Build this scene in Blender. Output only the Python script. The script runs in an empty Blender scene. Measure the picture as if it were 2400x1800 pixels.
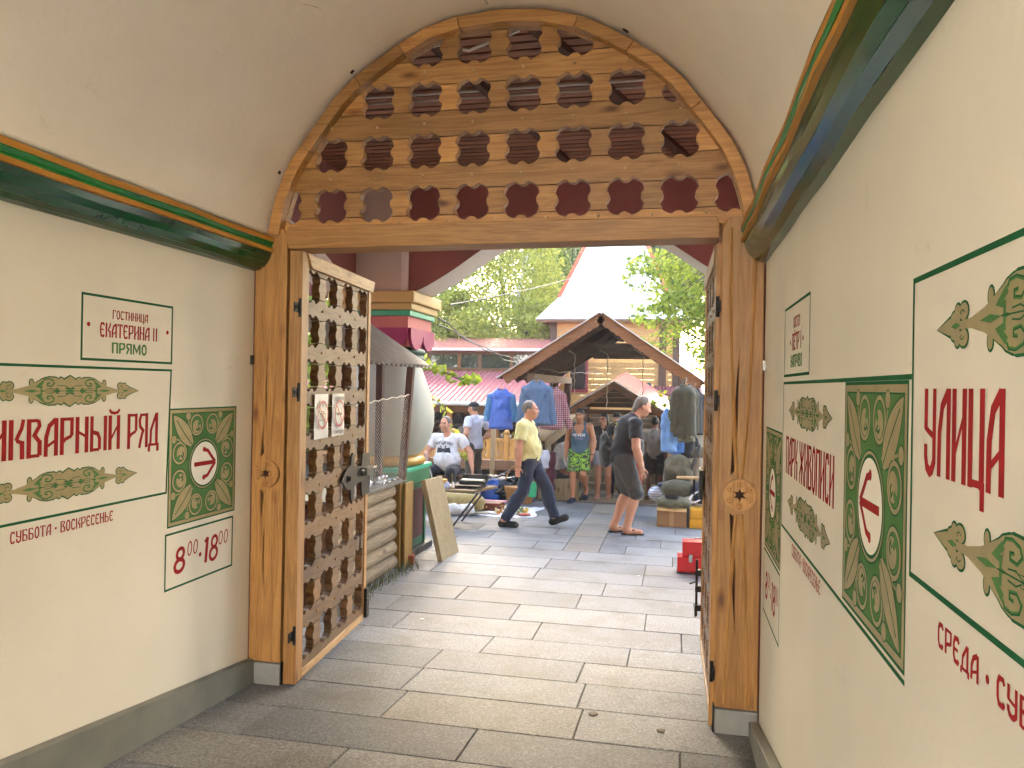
import bpy, bmesh, math, random
import numpy as np
from mathutils import Vector, Matrix
from mathutils.geometry import tessellate_polygon
random.seed(7); np.random.seed(7)
SC = bpy.context.scene
COL = SC.collection
rad = math.radians
# ------------------------------------------------------------------ camera, world, sun, exposure
cam_d = bpy.data.cameras.new("camera"); cam = bpy.data.objects.new("camera", cam_d); COL.objects.link(cam)
SC.camera = cam
CH = 1.92; FPX = 1803.0; _r = rad(1.0); _y = rad(12.09); _p = rad(0.13)
_F = Vector((-math.sin(_y)*math.cos(_p), math.cos(_y)*math.cos(_p), math.sin(_p)))
_R0 = Vector((math.cos(_y), math.sin(_y), 0)); _U0 = _R0.cross(_F)
_R = _R0*math.cos(_r) + _U0*math.sin(_r); _U = _U0*math.cos(_r) - _R0*math.sin(_r)
cam.matrix_world = Matrix(((_R.x, _U.x, -_F.x, 0), (_R.y, _U.y, -_F.y, 0), (_R.z, _U.z, -_F.z, CH), (0, 0, 0, 1)))
cam_d.sensor_width = 36.0; cam_d.lens = 36.0*FPX/2400.0; cam_d.clip_start = 0.05; cam_d.clip_end = 600
SUN_EL, SUN_AZ = 23.0, -4.0        # azimuth measured from +Y, positive towards +X
W = bpy.data.worlds.new("World"); SC.world = W; W.use_nodes = True
_sky = W.node_tree.nodes.new("ShaderNodeTexSky"); _sky.sky_type = 'NISHITA'; _sky.sun_disc = False
_sky.sun_elevation = rad(SUN_EL); _sky.sun_rotation = rad(SUN_AZ)
_sky.air_density = 1.0; _sky.dust_density = 4.0; _sky.ozone_density = 0.3
_bg = W.node_tree.nodes["Background"]; _bg.inputs[1].default_value = 0.15
W.node_tree.links.new(_sky.outputs[0], _bg.inputs[0])
sun_d = bpy.data.lights.new("sun", 'SUN'); sun_d.energy = 4.0; sun_d.angle = rad(0.5); sun_d.color = (1.0, 0.955, 0.88)
sun = bpy.data.objects.new("sun", sun_d); COL.objects.link(sun)
_sd = Vector((math.sin(rad(SUN_AZ))*math.cos(rad(SUN_EL)), math.cos(rad(SUN_AZ))*math.cos(rad(SUN_EL)), math.sin(rad(SUN_EL))))
sun.rotation_euler = _sd.to_track_quat('Z', 'Y').to_euler()
SC.view_settings.view_transform = 'Standard'; SC.view_settings.look = 'None'
SC.view_settings.exposure = 3.75; SC.view_settings.gamma = 1.0
SC.cycles.use_denoising = True
SC.cycles.max_bounces = 12; SC.cycles.diffuse_bounces = 8; SC.cycles.transparent_max_bounces = 12
SC.cycles.sample_clamp_indirect = 8.0

# ------------------------------------------------------------------ point helpers (reading positions off at true depth)
def _ray(x, y):
    k = 2400/2212
    return _F*FPX + _R*(x*k-1200) + _U*(900-y*k)
def PY(x, y, Y): d = _ray(x, y); return Vector((0, 0, CH)) + d*(Y/d.y)
def PX(x, y, X): d = _ray(x, y); return Vector((0, 0, CH)) + d*(X/d.x)
def PZ(x, y, z): d = _ray(x, y); return Vector((0, 0, CH)) + d*((z-CH)/d.z)

# ------------------------------------------------------------------ materials
def lin(c):
    if isinstance(c, str):
        c = [int(c[i:i+2], 16)/255 for i in (0, 2, 4)]
        return tuple(v/12.92 if v <= .04045 else ((v+.055)/1.055)**2.4 for v in c)
    return tuple(c)
class NT:
    def __init__(s, name):
        s.m = bpy.data.materials.new(name); s.m.use_nodes = True; s.t = s.m.node_tree
        s.b = s.t.nodes["Principled BSDF"]
    def n(s, kind, **kw):
        nd = s.t.nodes.new("ShaderNode"+kind)
        for k, v in kw.items():
            if k.startswith('i_'):
                key = k[2:]; key = int(key) if key.isdigit() else key.replace('_', ' ')
                nd.inputs[key].default_value = v
            else: setattr(nd, k, v)
        return nd
    def l(s, a, b): s.t.links.new(a, b)
    def ramp(s, stops, fac, interp='LINEAR'):
        r = s.n("ValToRGB"); r.color_ramp.interpolation = interp
        e = r.color_ramp.elements
        while len(e) < len(stops): e.new(.5)
        for el, (p, c) in zip(e, stops): el.position = p; el.color = (*c, 1) if len(c) == 3 else c
        s.l(fac, r.inputs[0]); return r
    def mix(s, a, b, fac, mode='MIX'):
        m = s.n("Mix"); m.data_type = 'RGBA'; m.blend_type = mode
        for sock, v in ((m.inputs[0], fac), (m.inputs[6], a), (m.inputs[7], b)):
            if hasattr(v, 'is_linked') or hasattr(v, 'links'): s.l(v, sock)
            elif isinstance(v, (int, float)): sock.default_value = v
            else: sock.default_value = (*v, 1)
        return m.outputs[2]
    def bump(s, h, strength=.3, dist=.01):
        b = s.n("Bump"); b.inputs['Strength'].default_value = strength; b.inputs['Distance'].default_value = dist
        s.l(h, b.inputs['Height']); s.l(b.outputs[0], s.b.inputs['Normal']); return b
_MC = {}
def plain(name, col, rough=.6, metal=0.0, var=.18, scale=9.0, bump=0.0, spec=.5, trans=0.0):
    """one-colour surface with a little uneven wear"""
    if name in _MC: return _MC[name]
    t = NT(name); c = lin(col)
    co = t.n("TexCoord"); no = t.n("TexNoise", i_Scale=scale, i_Detail=5.0, i_Roughness=.6)
    t.l(co.outputs['Object'], no.inputs['Vector'])
    at = t.n("Attribute", attribute_name="rnd")
    f = t.n("Math", operation='MULTIPLY_ADD'); f.inputs[1].default_value = .35; t.l(at.outputs['Fac'], f.inputs[0]); t.l(no.outputs['Fac'], f.inputs[2])
    r = t.ramp([(.3, tuple(v*(1-var) for v in c)), (.9, tuple(min(1, v*(1+var*.7)) for v in c))], f.outputs[0])
    t.l(r.outputs[0], t.b.inputs['Base Color'])
    t.b.inputs['Roughness'].default_value = rough; t.b.inputs['Metallic'].default_value = metal
    t.b.inputs['Specular IOR Level'].default_value = spec
    if bump: t.bump(no.outputs['Fac'], bump, .01)
    _MC[name] = t.m; return t.m
def wood(name, c1, c2, axis=2, rough=.42, scale=1.0, knots=True, bump=.12, gray=0.0):
    """planks: grain runs along the given axis, each island has its own grain and tone"""
    if name in _MC: return _MC[name]
    t = NT(name); c1 = lin(c1); c2 = lin(c2)
    co = t.n("TexCoord"); at = t.n("Attribute", attribute_name="rnd")
    off = t.n("VectorMath", operation='SCALE'); off.inputs['Scale'].default_value = 23.0
    cb = t.n("CombineXYZ"); t.l(at.outputs['Fac'], cb.inputs[0]); t.l(at.outputs['Fac'], cb.inputs[1]); t.l(at.outputs['Fac'], cb.inputs[2])
    t.l(cb.outputs[0], off.inputs[0])
    ad = t.n("VectorMath", operation='ADD'); t.l(co.outputs['Object'], ad.inputs[0]); t.l(off.outputs[0], ad.inputs[1])
    mp = t.n("Mapping"); sc = [20*scale]*3; sc[axis] = 1.3*scale; mp.inputs['Scale'].default_value = sc
    t.l(ad.outputs[0], mp.inputs['Vector'])
    n1 = t.n("TexNoise", i_Scale=1.0, i_Detail=4.0, i_Roughness=.55, i_Distortion=.6); t.l(mp.outputs[0], n1.inputs['Vector'])
    mp2 = t.n("Mapping"); sc2 = [130*scale]*3; sc2[axis] = 4*scale; mp2.inputs['Scale'].default_value = sc2
    t.l(ad.outputs[0], mp2.inputs['Vector'])
    n2 = t.n("TexNoise", i_Scale=1.0, i_Detail=3.0); t.l(mp2.outputs[0], n2.inputs['Vector'])
    wv = t.n("Math", operation='PINGPONG'); mu = t.n("Math", operation='MULTIPLY'); mu.inputs[1].default_value = 5.0
    t.l(n1.outputs['Fac'], mu.inputs[0]); t.l(mu.outputs[0], wv.inputs[0]); wv.inputs[1].default_value = .5
    mm = t.n("Math", operation='MULTIPLY_ADD'); mm.inputs[1].default_value = .8; t.l(wv.outputs[0], mm.inputs[0])
    m3 = t.n("Math", operation='MULTIPLY'); m3.inputs[1].default_value = .65; t.l(n2.outputs['Fac'], m3.inputs[0]); t.l(m3.outputs[0], mm.inputs[2])
    r = t.ramp([(.02, c1), (.80, c2)], mm.outputs[0])
    # tone per board
    hv = t.n("HueSaturation"); vv = t.n("Math", operation='MULTIPLY_ADD'); vv.inputs[1].default_value = .52; vv.inputs[2].default_value = .72
    t.l(at.outputs['Fac'], vv.inputs[0]); t.l(vv.outputs[0], hv.inputs['Value']); t.l(r.outputs[0], hv.inputs['Color'])
    col = hv.outputs[0]
    # blotches of old varnish
    n4 = t.n("TexNoise", i_Scale=3.2, i_Detail=5.0, i_Roughness=.65); t.l(ad.outputs[0], n4.inputs['Vector'])
    r4 = t.ramp([(.35, (.62, .58, .52)), (.68, (1, 1, 1))], n4.outputs['Fac'])
    col = t.mix(col, r4.outputs[0], .4, 'MULTIPLY')
    if knots:
        mk = t.n("Mapping"); sk = [5.5*scale]*3; sk[axis] = 2.0*scale; mk.inputs['Scale'].default_value = sk; t.l(ad.outputs[0], mk.inputs['Vector'])
        vo = t.n("TexVoronoi", i_Scale=1.0, i_Randomness=1.0); t.l(mk.outputs[0], vo.inputs['Vector'])
        rk = t.ramp([(.04, (.25, .16, .10)), (.09, (.66, .56, .46)), (.16, (1, 1, 1))], vo.outputs['Distance'])
        col = t.mix(col, rk.outputs[0], .85, 'MULTIPLY')
    t.l(col, t.b.inputs['Base Color'])
    rr = t.n("Math", operation='MULTIPLY_ADD'); rr.inputs[1].default_value = .25; rr.inputs[2].default_value = rough-.1
    t.l(n4.outputs['Fac'], rr.inputs[0]); t.l(rr.outputs[0], t.b.inputs['Roughness'])
    if bump: t.bump(mm.outputs[0], bump, .004)
    _MC[name] = t.m; return t.m
def plaster(name, col, rough=.75, bump=.25, var=.12, dirt=.35):
    if name in _MC: return _MC[name]
    t = NT(name); c = lin(col)
    co = t.n("TexCoord")
    n1 = t.n("TexNoise", i_Scale=.9, i_Detail=6.0, i_Roughness=.6); t.l(co.outputs['Object'], n1.inputs['Vector'])
    n2 = t.n("TexNoise", i_Scale=26.0, i_Detail=6.0, i_Roughness=.7); t.l(co.outputs['Object'], n2.inputs['Vector'])
    r = t.ramp([(.3, tuple(v*(1-var) for v in c)), (.7, c)], n1.outputs['Fac'])
    # scuffs and small chips with a shape of their own
    n3 = t.n("TexNoise", i_Scale=5.0, i_Detail=8.0, i_Roughness=.75, i_Distortion=.8); t.l(co.outputs['Object'], n3.inputs['Vector'])
    r3 = t.ramp([(.62, (1, 1, 1)), (.72, (.62, .56, .48))], n3.outputs['Fac'])
    col2 = t.mix(r.outputs[0], r3.outputs[0], dirt, 'MULTIPLY')
    t.l(col2, t.b.inputs['Base Color']); t.b.inputs['Roughness'].default_value = rough
    ad = t.n("Math", operation='MULTIPLY_ADD'); ad.inputs[1].default_value = 9.0; t.l(n1.outputs['Fac'], ad.inputs[0]); t.l(n2.outputs['Fac'], ad.inputs[2])
    t.bump(ad.outputs[0], bump, .006)
    _MC[name] = t.m; return t.m

# ------------------------------------------------------------------ mesh builder
class MB:
    def __init__(s): s.v = []; s.f = []; s.m = []; s.r = []; s.s = []
    def add(s, vs, fs, mi=0, smooth=False, rnd=None):
        o = len(s.v); r = random.random() if rnd is None else rnd
        s.v += [tuple(v) for v in vs]
        for f in fs: s.f.append([i+o for i in f]); s.m.append(mi); s.r.append(r); s.s.append(smooth)
        return s
    def hexa(s, p, mi=0, rnd=None):
        return s.add(p, [(0, 3, 2, 1), (4, 5, 6, 7), (0, 1, 5, 4), (1, 2, 6, 5), (2, 3, 7, 6), (3, 0, 4, 7)], mi, False, rnd)
    def box(s, x0, x1, y0, y1, z0, z1, mi=0, rnd=None):
        return s.hexa([(x0, y0, z0), (x1, y0, z0), (x1, y1, z0), (x0, y1, z0), (x0, y0, z1), (x1, y0, z1), (x1, y1, z1), (x0, y1, z1)], mi, rnd)
    def obox(s, c, ax, ay, az, mi=0, rnd=None):
        c = Vector(c); ax = Vector(ax); ay = Vector(ay); az = Vector(az)
        return s.hexa([c-ax-ay-az, c+ax-ay-az, c+ax+ay-az, c-ax+ay-az, c-ax-ay+az, c+ax-ay+az, c+ax+ay+az, c-ax+ay+az], mi, rnd)
    def bar(s, p, q, w, h, mi=0, up=(0, 0, 1), rnd=None):
        p = Vector(p); q = Vector(q); d = (q-p); L = d.length; d.normalize()
        u = Vector(up); x = d.cross(u)
        if x.length < 1e-4: x = d.cross(Vector((1, 0, 0)))
        x.normalize(); u = x.cross(d)
        return s.obox((p+q)/2, d*(L/2), x*(w/2), u*(h/2), mi, rnd)
    def tube(s, pts, r, n=8, mi=0, smooth=True, closed=False):
        pts = [Vector(p) for p in pts]; N = len(pts)
        rs = r if isinstance(r, (list, tuple)) else [r]*N
        vs = []; prev = None
        for i, p in enumerate(pts):
            a = pts[(i-1) % N] if (i > 0 or closed) else p; b = pts[(i+1) % N] if (i < N-1 or closed) else p
            d = (b-a).normalized() if (b-a).length > 1e-9 else Vector((0, 0, 1))
            if prev is None:
                x = d.cross(Vector((0, 0, 1)));
                if x.length < .05: x = d.cross(Vector((1, 0, 0)))
            else: x = prev - d*prev.dot(d)
            x.normalize(); prev = x; y = d.cross(x)
            for k in range(n):
                a2 = 2*math.pi*k/n; vs.append(p + x*(math.cos(a2)*rs[i]) + y*(math.sin(a2)*rs[i]))
        fs = []
        for i in range(N if closed else N-1):
            j = (i+1) % N
            for k in range(n): fs.append((i*n+k, i*n+(k+1) % n, j*n+(k+1) % n, j*n+k))
        o = random.random(); s.add(vs, fs, mi, smooth, o)
        if not closed: s.add(vs[:n][::-1], [tuple(range(n))], mi, False, o); s.add(vs[-n:], [tuple(range(n))], mi, False, o)
        return s
    def lathe(s, prof, c=(0, 0, 0), n=24, mi=0, smooth=True, rot=0.0, sx=1.0, sy=1.0):
        vs = []; fs = []; c = Vector(c)
        for r, z in prof:
            for k in range(n):
                a = rot+2*math.pi*k/n; vs.append(c+Vector((math.cos(a)*r*sx, math.sin(a)*r*sy, z)))
        for i in range(len(prof)-1):
            for k in range(n): fs.append((i*n+k, i*n+(k+1) % n, (i+1)*n+(k+1) % n, (i+1)*n+k))
        o = random.random(); s.add(vs, fs, mi, smooth, o)
        s.add(vs[:n][::-1], [tuple(range(n))], mi, False, o); s.add(vs[-n:], [tuple(range(n))], mi, False, o); return s
    def prism(s, loops, fr, d, mi=0, rnd=None):
        """extrude outer loop (with holes) given in 2D over frame (O,U,V,N) by depth d along N"""
        if not isinstance(loops[0][0], (list, tuple, Vector)): loops = [loops]
        O, U, V, N = [Vector(a) for a in fr]
        flat = [p for lp in loops for p in lp]
        tri = tessellate_polygon([[Vector((p[0], p[1], 0)) for p in lp] for lp in loops])
        A = [O+U*p[0]+V*p[1] for p in flat]; B = [a+N*d for a in A]; n = len(flat)
        fs = []
        for t in tri:
            fs.append((t[0], t[1], t[2])); fs.append((t[2]+n, t[1]+n, t[0]+n))
        i0 = 0
        for lp in loops:
            m = len(lp)
            for i in range(m): a = i0+i; b = i0+(i+1) % m; fs.append((a, b, b+n, a+n))
            i0 += m
        return s.add(A+B, fs, mi, False, rnd)
    def sheet(s, fn, nu, nv, mi=0, smooth=True):
        vs = [fn(i/nu, j/nv) for j in range(nv+1) for i in range(nu+1)]
        fs = [(j*(nu+1)+i, j*(nu+1)+i+1, (j+1)*(nu+1)+i+1, (j+1)*(nu+1)+i) for j in range(nv) for i in range(nu)]
        return s.add(vs, fs, mi, smooth)
    def build(s, name, mats, parent=None, bevel=0.0, local=False, fixn=True):
        me = bpy.data.meshes.new(name)
        off = Vector((0, 0, 0)) if (parent is None or local) else parent.get('_o', None)
        off = Vector(off) if off is not None else Vector((0, 0, 0))
        me.from_pydata([tuple(Vector(v)-off) for v in s.v], [], s.f)
        if not isinstance(mats, (list, tuple)): mats = [mats]
        for m in mats: me.materials.append(m)
        me.polygons.foreach_set('material_index', s.m); me.polygons.foreach_set('use_smooth', s.s)
        a = me.attributes.new('rnd', 'FLOAT', 'FACE'); a.data.foreach_set('value', s.r)
        if fixn:
            bm = bmesh.new(); bm.from_mesh(me); bmesh.ops.recalc_face_normals(bm, faces=bm.faces); bm.to_mesh(me); bm.free()
        me.update()
        o = bpy.data.objects.new(name, me); COL.objects.link(o)
        if parent is not None: o.parent = parent
        if bevel:
            b = o.modifiers.new('bevel', 'BEVEL'); b.width = bevel; b.segments = 2; b.limit_method = 'ANGLE'; b.angle_limit = rad(40)
        return o
def tag(o, label=None, cat=None, group=None, kind=None):
    if label: o['label'] = label
    if cat: o['category'] = cat
    if group: o['group'] = group
    if kind: o['kind'] = kind
    return o
def thing(name, loc, label, cat, group=None, rz=0.0):
    o = bpy.data.objects.new(name, None); COL.objects.link(o); o.empty_display_size = .1
    o.location = loc; o.rotation_euler = (0, 0, rz); o['_o'] = tuple(loc) if rz == 0 else (0, 0, 0)
    return tag(o, label, cat, group)
def dup(root, loc, rz=None, label=None, group=None, scale=None):
    r = root.copy(); COL.objects.link(r); r.location = loc
    if rz is not None: r.rotation_euler = (0, 0, rz)
    if scale: r.scale = (scale,)*3 if isinstance(scale, (int, float)) else scale
    if label: r['label'] = label
    if group: r['group'] = group
    for ch in list(root.children):
        c = ch.copy(); COL.objects.link(c); c.parent = r
        for g in list(ch.children):
            d = g.copy(); COL.objects.link(d); d.parent = c
    return r
def hole_panel(name, loops, fr, d, seams, mat, parent, bevel=.003):
    """a fretwork panel cut into separate boards along the given heights (in V units)"""
    mb = MB(); mb.prism(loops, fr, d); O, U, V, N = [Vector(a) for a in fr]
    off = Vector(parent['_o']) if parent is not None else Vector()
    bm = bmesh.new(); vv = [bm.verts.new(Vector(v)-off) for v in mb.v]
    for f in mb.f:
        try: bm.faces.new([vv[i] for i in f])
        except ValueError: pass
    bmesh.ops.remove_doubles(bm, verts=bm.verts, dist=1e-6)
    for z in seams:
        co = O+V*z-off
        r = bmesh.ops.bisect_plane(bm, geom=bm.verts[:]+bm.edges[:]+bm.faces[:], plane_co=co, plane_no=V, dist=1e-5)
        ed = [e for e in r['geom_cut'] if isinstance(e, bmesh.types.BMEdge)]
        bmesh.ops.split_edges(bm, edges=ed)
    lay = bm.faces.layers.float.new('rnd')
    seen = set()
    bm.faces.ensure_lookup_table()
    for f in bm.faces:
        if f in seen: continue
        st = [f]; isl = []; seen.add(f)
        while st:
            g = st.pop(); isl.append(g)
            for e in g.edges:
                for h in e.link_faces:
                    if h not in seen: seen.add(h); st.append(h)
        r = random.random()
        vs = {v for g in isl for v in g.verts}
        zs = [(v.co).dot(V) for v in vs]; lo, hi = min(zs), max(zs); dn = random.uniform(-.0012, .0012)
        for g in isl: g[lay] = r
        for v in vs:
            z = v.co.dot(V)
            if hi-z < 1e-4: v.co -= V*.003
            if z-lo < 1e-4: v.co += V*.003
            v.co += N*dn
    # close the cut ends
    bmesh.ops.holes_fill(bm, edges=[e for e in bm.edges if e.is_boundary], sides=60)
    bmesh.ops.recalc_face_normals(bm, faces=bm.faces)
    me = bpy.data.meshes.new(name); bm.to_mesh(me); bm.free(); me.materials.append(mat)
    o = bpy.data.objects.new(name, me); COL.objects.link(o)
    if parent is not None: o.parent = parent
    if bevel:
        b = o.modifiers.new('bevel', 'BEVEL'); b.width = bevel; b.segments = 2; b.limit_method = 'ANGLE'; b.angle_limit = rad(50)
    return o
# ================================================================== materials of the place
WOOD_C1, WOOD_C2 = '8f5c2b', 'c59455'
M_WX = wood('varnished pine, grain across', WOOD_C1, WOOD_C2, 0)
M_WY = wood('varnished pine, grain along passage', WOOD_C1, WOOD_C2, 1)
M_WZ = wood('varnished pine, upright grain', WOOD_C1, WOOD_C2, 2)
M_WSLIT = plain('dark groove wood', '3a1d0a', .8)
M_DKX = wood('old brown planks across', '2a160b', '5b3820', 0, rough=.7)
M_DKY = wood('old brown planks along', '2a160b', '5b3820', 1, rough=.7)
M_DKZ = wood('old brown planks upright', '2a160b', '5b3820', 2, rough=.7)
M_CREAM = plaster('cream wall paint', 'e9e1cd', .62, .2, .12, .4)
M_VAULT = plaster('cream vault paint', 'f9f1e1', .6, .3, .10, .3)
M_GREEN = plain('glossy dark green paint', '0a4a22', .13, var=.25, scale=3, bump=.2, spec=.6)
M_GOLDP = plain('ochre paint', 'c2872f', .4, var=.15)
M_LGREEN = plain('mid green paint', '1f8a3c', .35)
M_PLINTH = plain('grey plinth paint', '77776d', .55, var=.25, scale=5, bump=.1)
M_METAL = plain('dark iron', '2b2926', .45, .7, bump=.1)
M_STEEL = plain('bright steel', 'a8a8a4', .25, .9)
M_GREYBLK = plain('grey block paint', '8e8d88', .5, var=.2, scale=12, bump=.1)
M_BLACK = plain('black paint', '141414', .5)
M_RED = plain('sign red', 'a02828', .9, var=.10, spec=.15, scale=14); M_REDTIN0 = plain('bounce building roof red', '8c3a3a', .5)
M_SGREEN = plain('sign green', '557f49', .9, var=.25, spec=.15)
M_SDKGREEN = plain('sign dark green', '245f3a', .9, var=.25, spec=.15)
M_SGOLD = plain('sign gold', '9f9166', .5, .15, var=.18, scale=22, spec=.3)
M_SWHITE = plain('sign white', 'f0ead9', .8, var=.05, spec=.2)
M_MAROON = plaster('maroon wall paint', '94605a', .7, .12)
M_GREYW = plaster('pale grey wall paint', 'cfc9bd', .7, .12)
M_WHITEW = plaster('white wall paint', 'e9e8e2', .6, .15)

# ================================================================== ground
def fz(y):
    if y >= 6.0: z = 0.0
    else: z = .075*(5.75-y) if y < 5.5 else .075*(6.0-y)**2/1.0
    if y > 12.75: z = -min(.38, .115*(y-12.75))
    return z
def make_ground():
    mb = MB()
    ys = [-300, -60, -20, -6, -2, 0, 2, 3, 4, 5, 5.5, 5.75, 6, 8, 10, 12, 12.74, 12.76, 14, 15.6, 18, 30, 60, 300]
    for a, b in zip(ys[:-1], ys[1:]):
        za, zb = fz(max(a, -6))-.012, fz(max(b, -6))-.012
        mb.add([(-300, a, za), (300, a, za), (300, b, zb), (-300, b, zb)], [(0, 1, 2, 3)])
    t = NT('dusty ground'); co = t.n("TexCoord"); no = t.n("TexNoise", i_Scale=1.6, i_Detail=8.0); t.l(co.outputs['Object'], no.inputs['Vector'])
    r = t.ramp([(.3, (.045, .04, .033)), (.7, (.11, .10, .085))], no.outputs['Fac']); t.l(r.outputs[0], t.b.inputs['Base Color']); t.b.inputs['Roughness'].default_value = .9
    o = mb.build('ground', t.m); tag(o, kind='structure')
    # stone slabs, row by row
    t = NT('grey granite slabs'); co = t.n("TexCoord"); at = t.n("Attribute", attribute_name="rnd")
    vo = t.n("TexVoronoi", i_Scale=70.0); t.l(co.outputs['Object'], vo.inputs['Vector'])
    n1 = t.n("TexNoise", i_Scale=75.0, i_Detail=6.0, i_Roughness=.75); t.l(co.outputs['Object'], n1.inputs['Vector'])
    n2 = t.n("TexNoise", i_Scale=2.4, i_Detail=7.0, i_Roughness=.65); t.l(co.outputs['Object'], n2.inputs['Vector'])
    base = t.ramp([(0, (.125, .13, .137)), (.45, (.175, .18, .187)), (.8, (.215, .22, .222)), (.92, (.195, .18, .16)), (1, (.23, .20, .165))], at.outputs['Fac'])
    sp = t.ramp([(.30, (.42, .42, .42)), (.5, (1, 1, 1)), (.68, (1.9, 1.9, 1.88))], n1.outputs['Fac'])
    c = t.mix(base.outputs[0], sp.outputs[0], 1.0, 'MULTIPLY')
    vc = t.ramp([(.0, (1.35, 1.34, 1.3)), (.22, (1, 1, 1))], vo.outputs['Distance'])
    c = t.mix(c, vc.outputs[0], .45, 'MULTIPLY')
    di = t.ramp([(.30, (.52, .46, .38)), (.55, (1, 1, 1))], n2.outputs['Fac'])
    c = t.mix(c, di.outputs[0], .75, 'MULTIPLY')
    t.l(c, t.b.inputs['Base Color'])
    rr = t.n("Math", operation='MULTIPLY_ADD'); rr.inputs[1].default_value = .3; rr.inputs[2].default_value = .44; t.b.inputs['Specular IOR Level'].default_value = .35
    t.l(n2.outputs['Fac'], rr.inputs[0]); t.l(rr.outputs[0], t.b.inputs['Roughness'])
    ad = t.n("Math", operation='MULTIPLY_ADD'); ad.inputs[1].default_value = 2.5; t.l(n2.outputs['Fac'], ad.inputs[0]); t.l(n1.outputs['Fac'], ad.inputs[2])
    t.bump(ad.outputs[0], .35, .004)
    mb = MB(); g = .004
    rows = []
    y = 3.77
    while y > -3: y -= .44
    while y < 12.7:
        rows.append(y); y += .42 if y < 3.7 else .462
    rows.append(12.74); R = random.Random(3)
    known = {3.77: [-1.49, -.49], 4.16: [-1.62, -.61], 4.62: [-1.55, -.52], 5.1: [-1.6, -.65]}
    for i in range(len(rows)-1):
        y0, y1 = rows[i]+g, rows[i+1]-g
        xs = [-6.2]
        wlen = 1.06
        st = -1.55+R.uniform(-.08, .08)+(.5 if R.random() < .12 else 0)
        if y0 > 5.5: st += [-.05, .35, .05, .5][i % 4]
        x = st
        while x > -6: x -= wlen*R.uniform(.95, 1.05)
        while x < 6.2:
            x += wlen*R.uniform(.95, 1.06)
            if x > -6: xs.append(x)
        for a, b in zip(xs[:-1], xs[1:]):
            segs = [(a, b, None)]
            if y0 > 8.6:      # the brown strip that runs down the middle of the yard
                p, q = -1.28, -.86; segs = []
                if a < p: segs.append((a, min(b, p), None))
                if b > q: segs.append((max(a, q), b, None))
            for u, v, k in segs:
                if v-u < .03: continue
                dz = [R.uniform(-.0016, .0016) for _ in range(2)]; z0, z1 = fz(y0), fz(y1)
                A = [(u+g, y0, z0+dz[0]), (v-g, y0, z0+dz[1]), (v-g, y1, z1+dz[1]), (u+g, y1, z1+dz[0])]
                B = [(p[0], p[1], p[2]-.03) for p in A]
                mb.hexa(B+A, 0, R.uniform(0, .9))
        if y0 > 8.6: mb.hexa([(-1.276, y0, -.03), (-.864, y0, -.03), (-.864, y1, -.03), (-1.276, y1, -.03), (-1.276, y0, 0), (-.864, y0, 0), (-.864, y1, 0), (-1.276, y1, 0)], 0, R.uniform(.9, 1))
    o = mb.build('paving', t.m, bevel=.004); tag(o, kind='structure')
make_ground()

# ================================================================== gate passage: walls, vault, cornices, plinths
XL, XR = -2.49, .445
AC = -.995
ARCH_H = [(1.40, 2.80), (1.385, 2.90), (1.357, 3.01), (1.318, 3.12), (1.268, 3.22), (1.20, 3.32), (1.105, 3.445), (.99, 3.59), (.87, 3.70), (.74, 3.79), (.6, 3.875), (.44, 3.955), (.25, 4.005), (0, 4.025)]
def arch(off=0.0, x0=AC, zs=0.0):
    """left-to-right arch polyline shrunk by off"""
    pts = [(-h, z) for h, z in ARCH_H]+[(h, z) for h, z in ARCH_H[::-1][1:]]
    out = []
    for i, p in enumerate(pts):
        a = pts[max(0, i-1)]; b = pts[min(len(pts)-1, i+1)]
        d = Vector((b[0]-a[0], b[1]-a[1])).normalized(); nrm = Vector((d.y, -d.x))
        out.append((x0+p[0]+nrm.x*off, p[1]+nrm.y*off))
    return out
BACK = -2.4
def cornice(mb, s):
    """profile along the passage; s=+1 left wall, -1 right wall"""
    x0 = XL if s > 0 else XR
    pr = [(0, 2.582), (.035, 2.588), (.065, 2.604), (.088, 2.630), (.103, 2.66), (.112, 2.688), (.128, 2.690), (.128, 2.712), (.122, 2.717), (.114, 2.730), (.122, 2.743), (.128, 2.748), (.128, 2.774), (.108, 2.784), (.07, 2.80), (0, 2.80)]
    mi = [0, 0, 0, 0, 0, 1, 1, 2, 2, 2, 2, 1, 1, 3, 3]
    for k in range(len(pr)-1):
        a, b = pr[k], pr[k+1]; v = []; N = 24
        for j in range(N+1):
            y = BACK+(4.185-BACK)*j/N; wob = .0022*math.sin(y*7+k)+.002*math.sin(y*17+s)
            v += [(x0+s*(a[0]+wob*(a[0] > 0)), y, a[1]+wob), (x0+s*(b[0]+wob*(b[0] > 0)), y, b[1]+wob)]
        mb.add(v, [(2*j, 2*j+1, 2*j+3, 2*j+2) for j in range(N)], mi[k], mi[k] == 0)
    for y in (4.185, BACK):
        mb.add([(x0+s*p[0], y, p[1]) for p in pr], [tuple(range(len(pr)))], 0)
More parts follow.
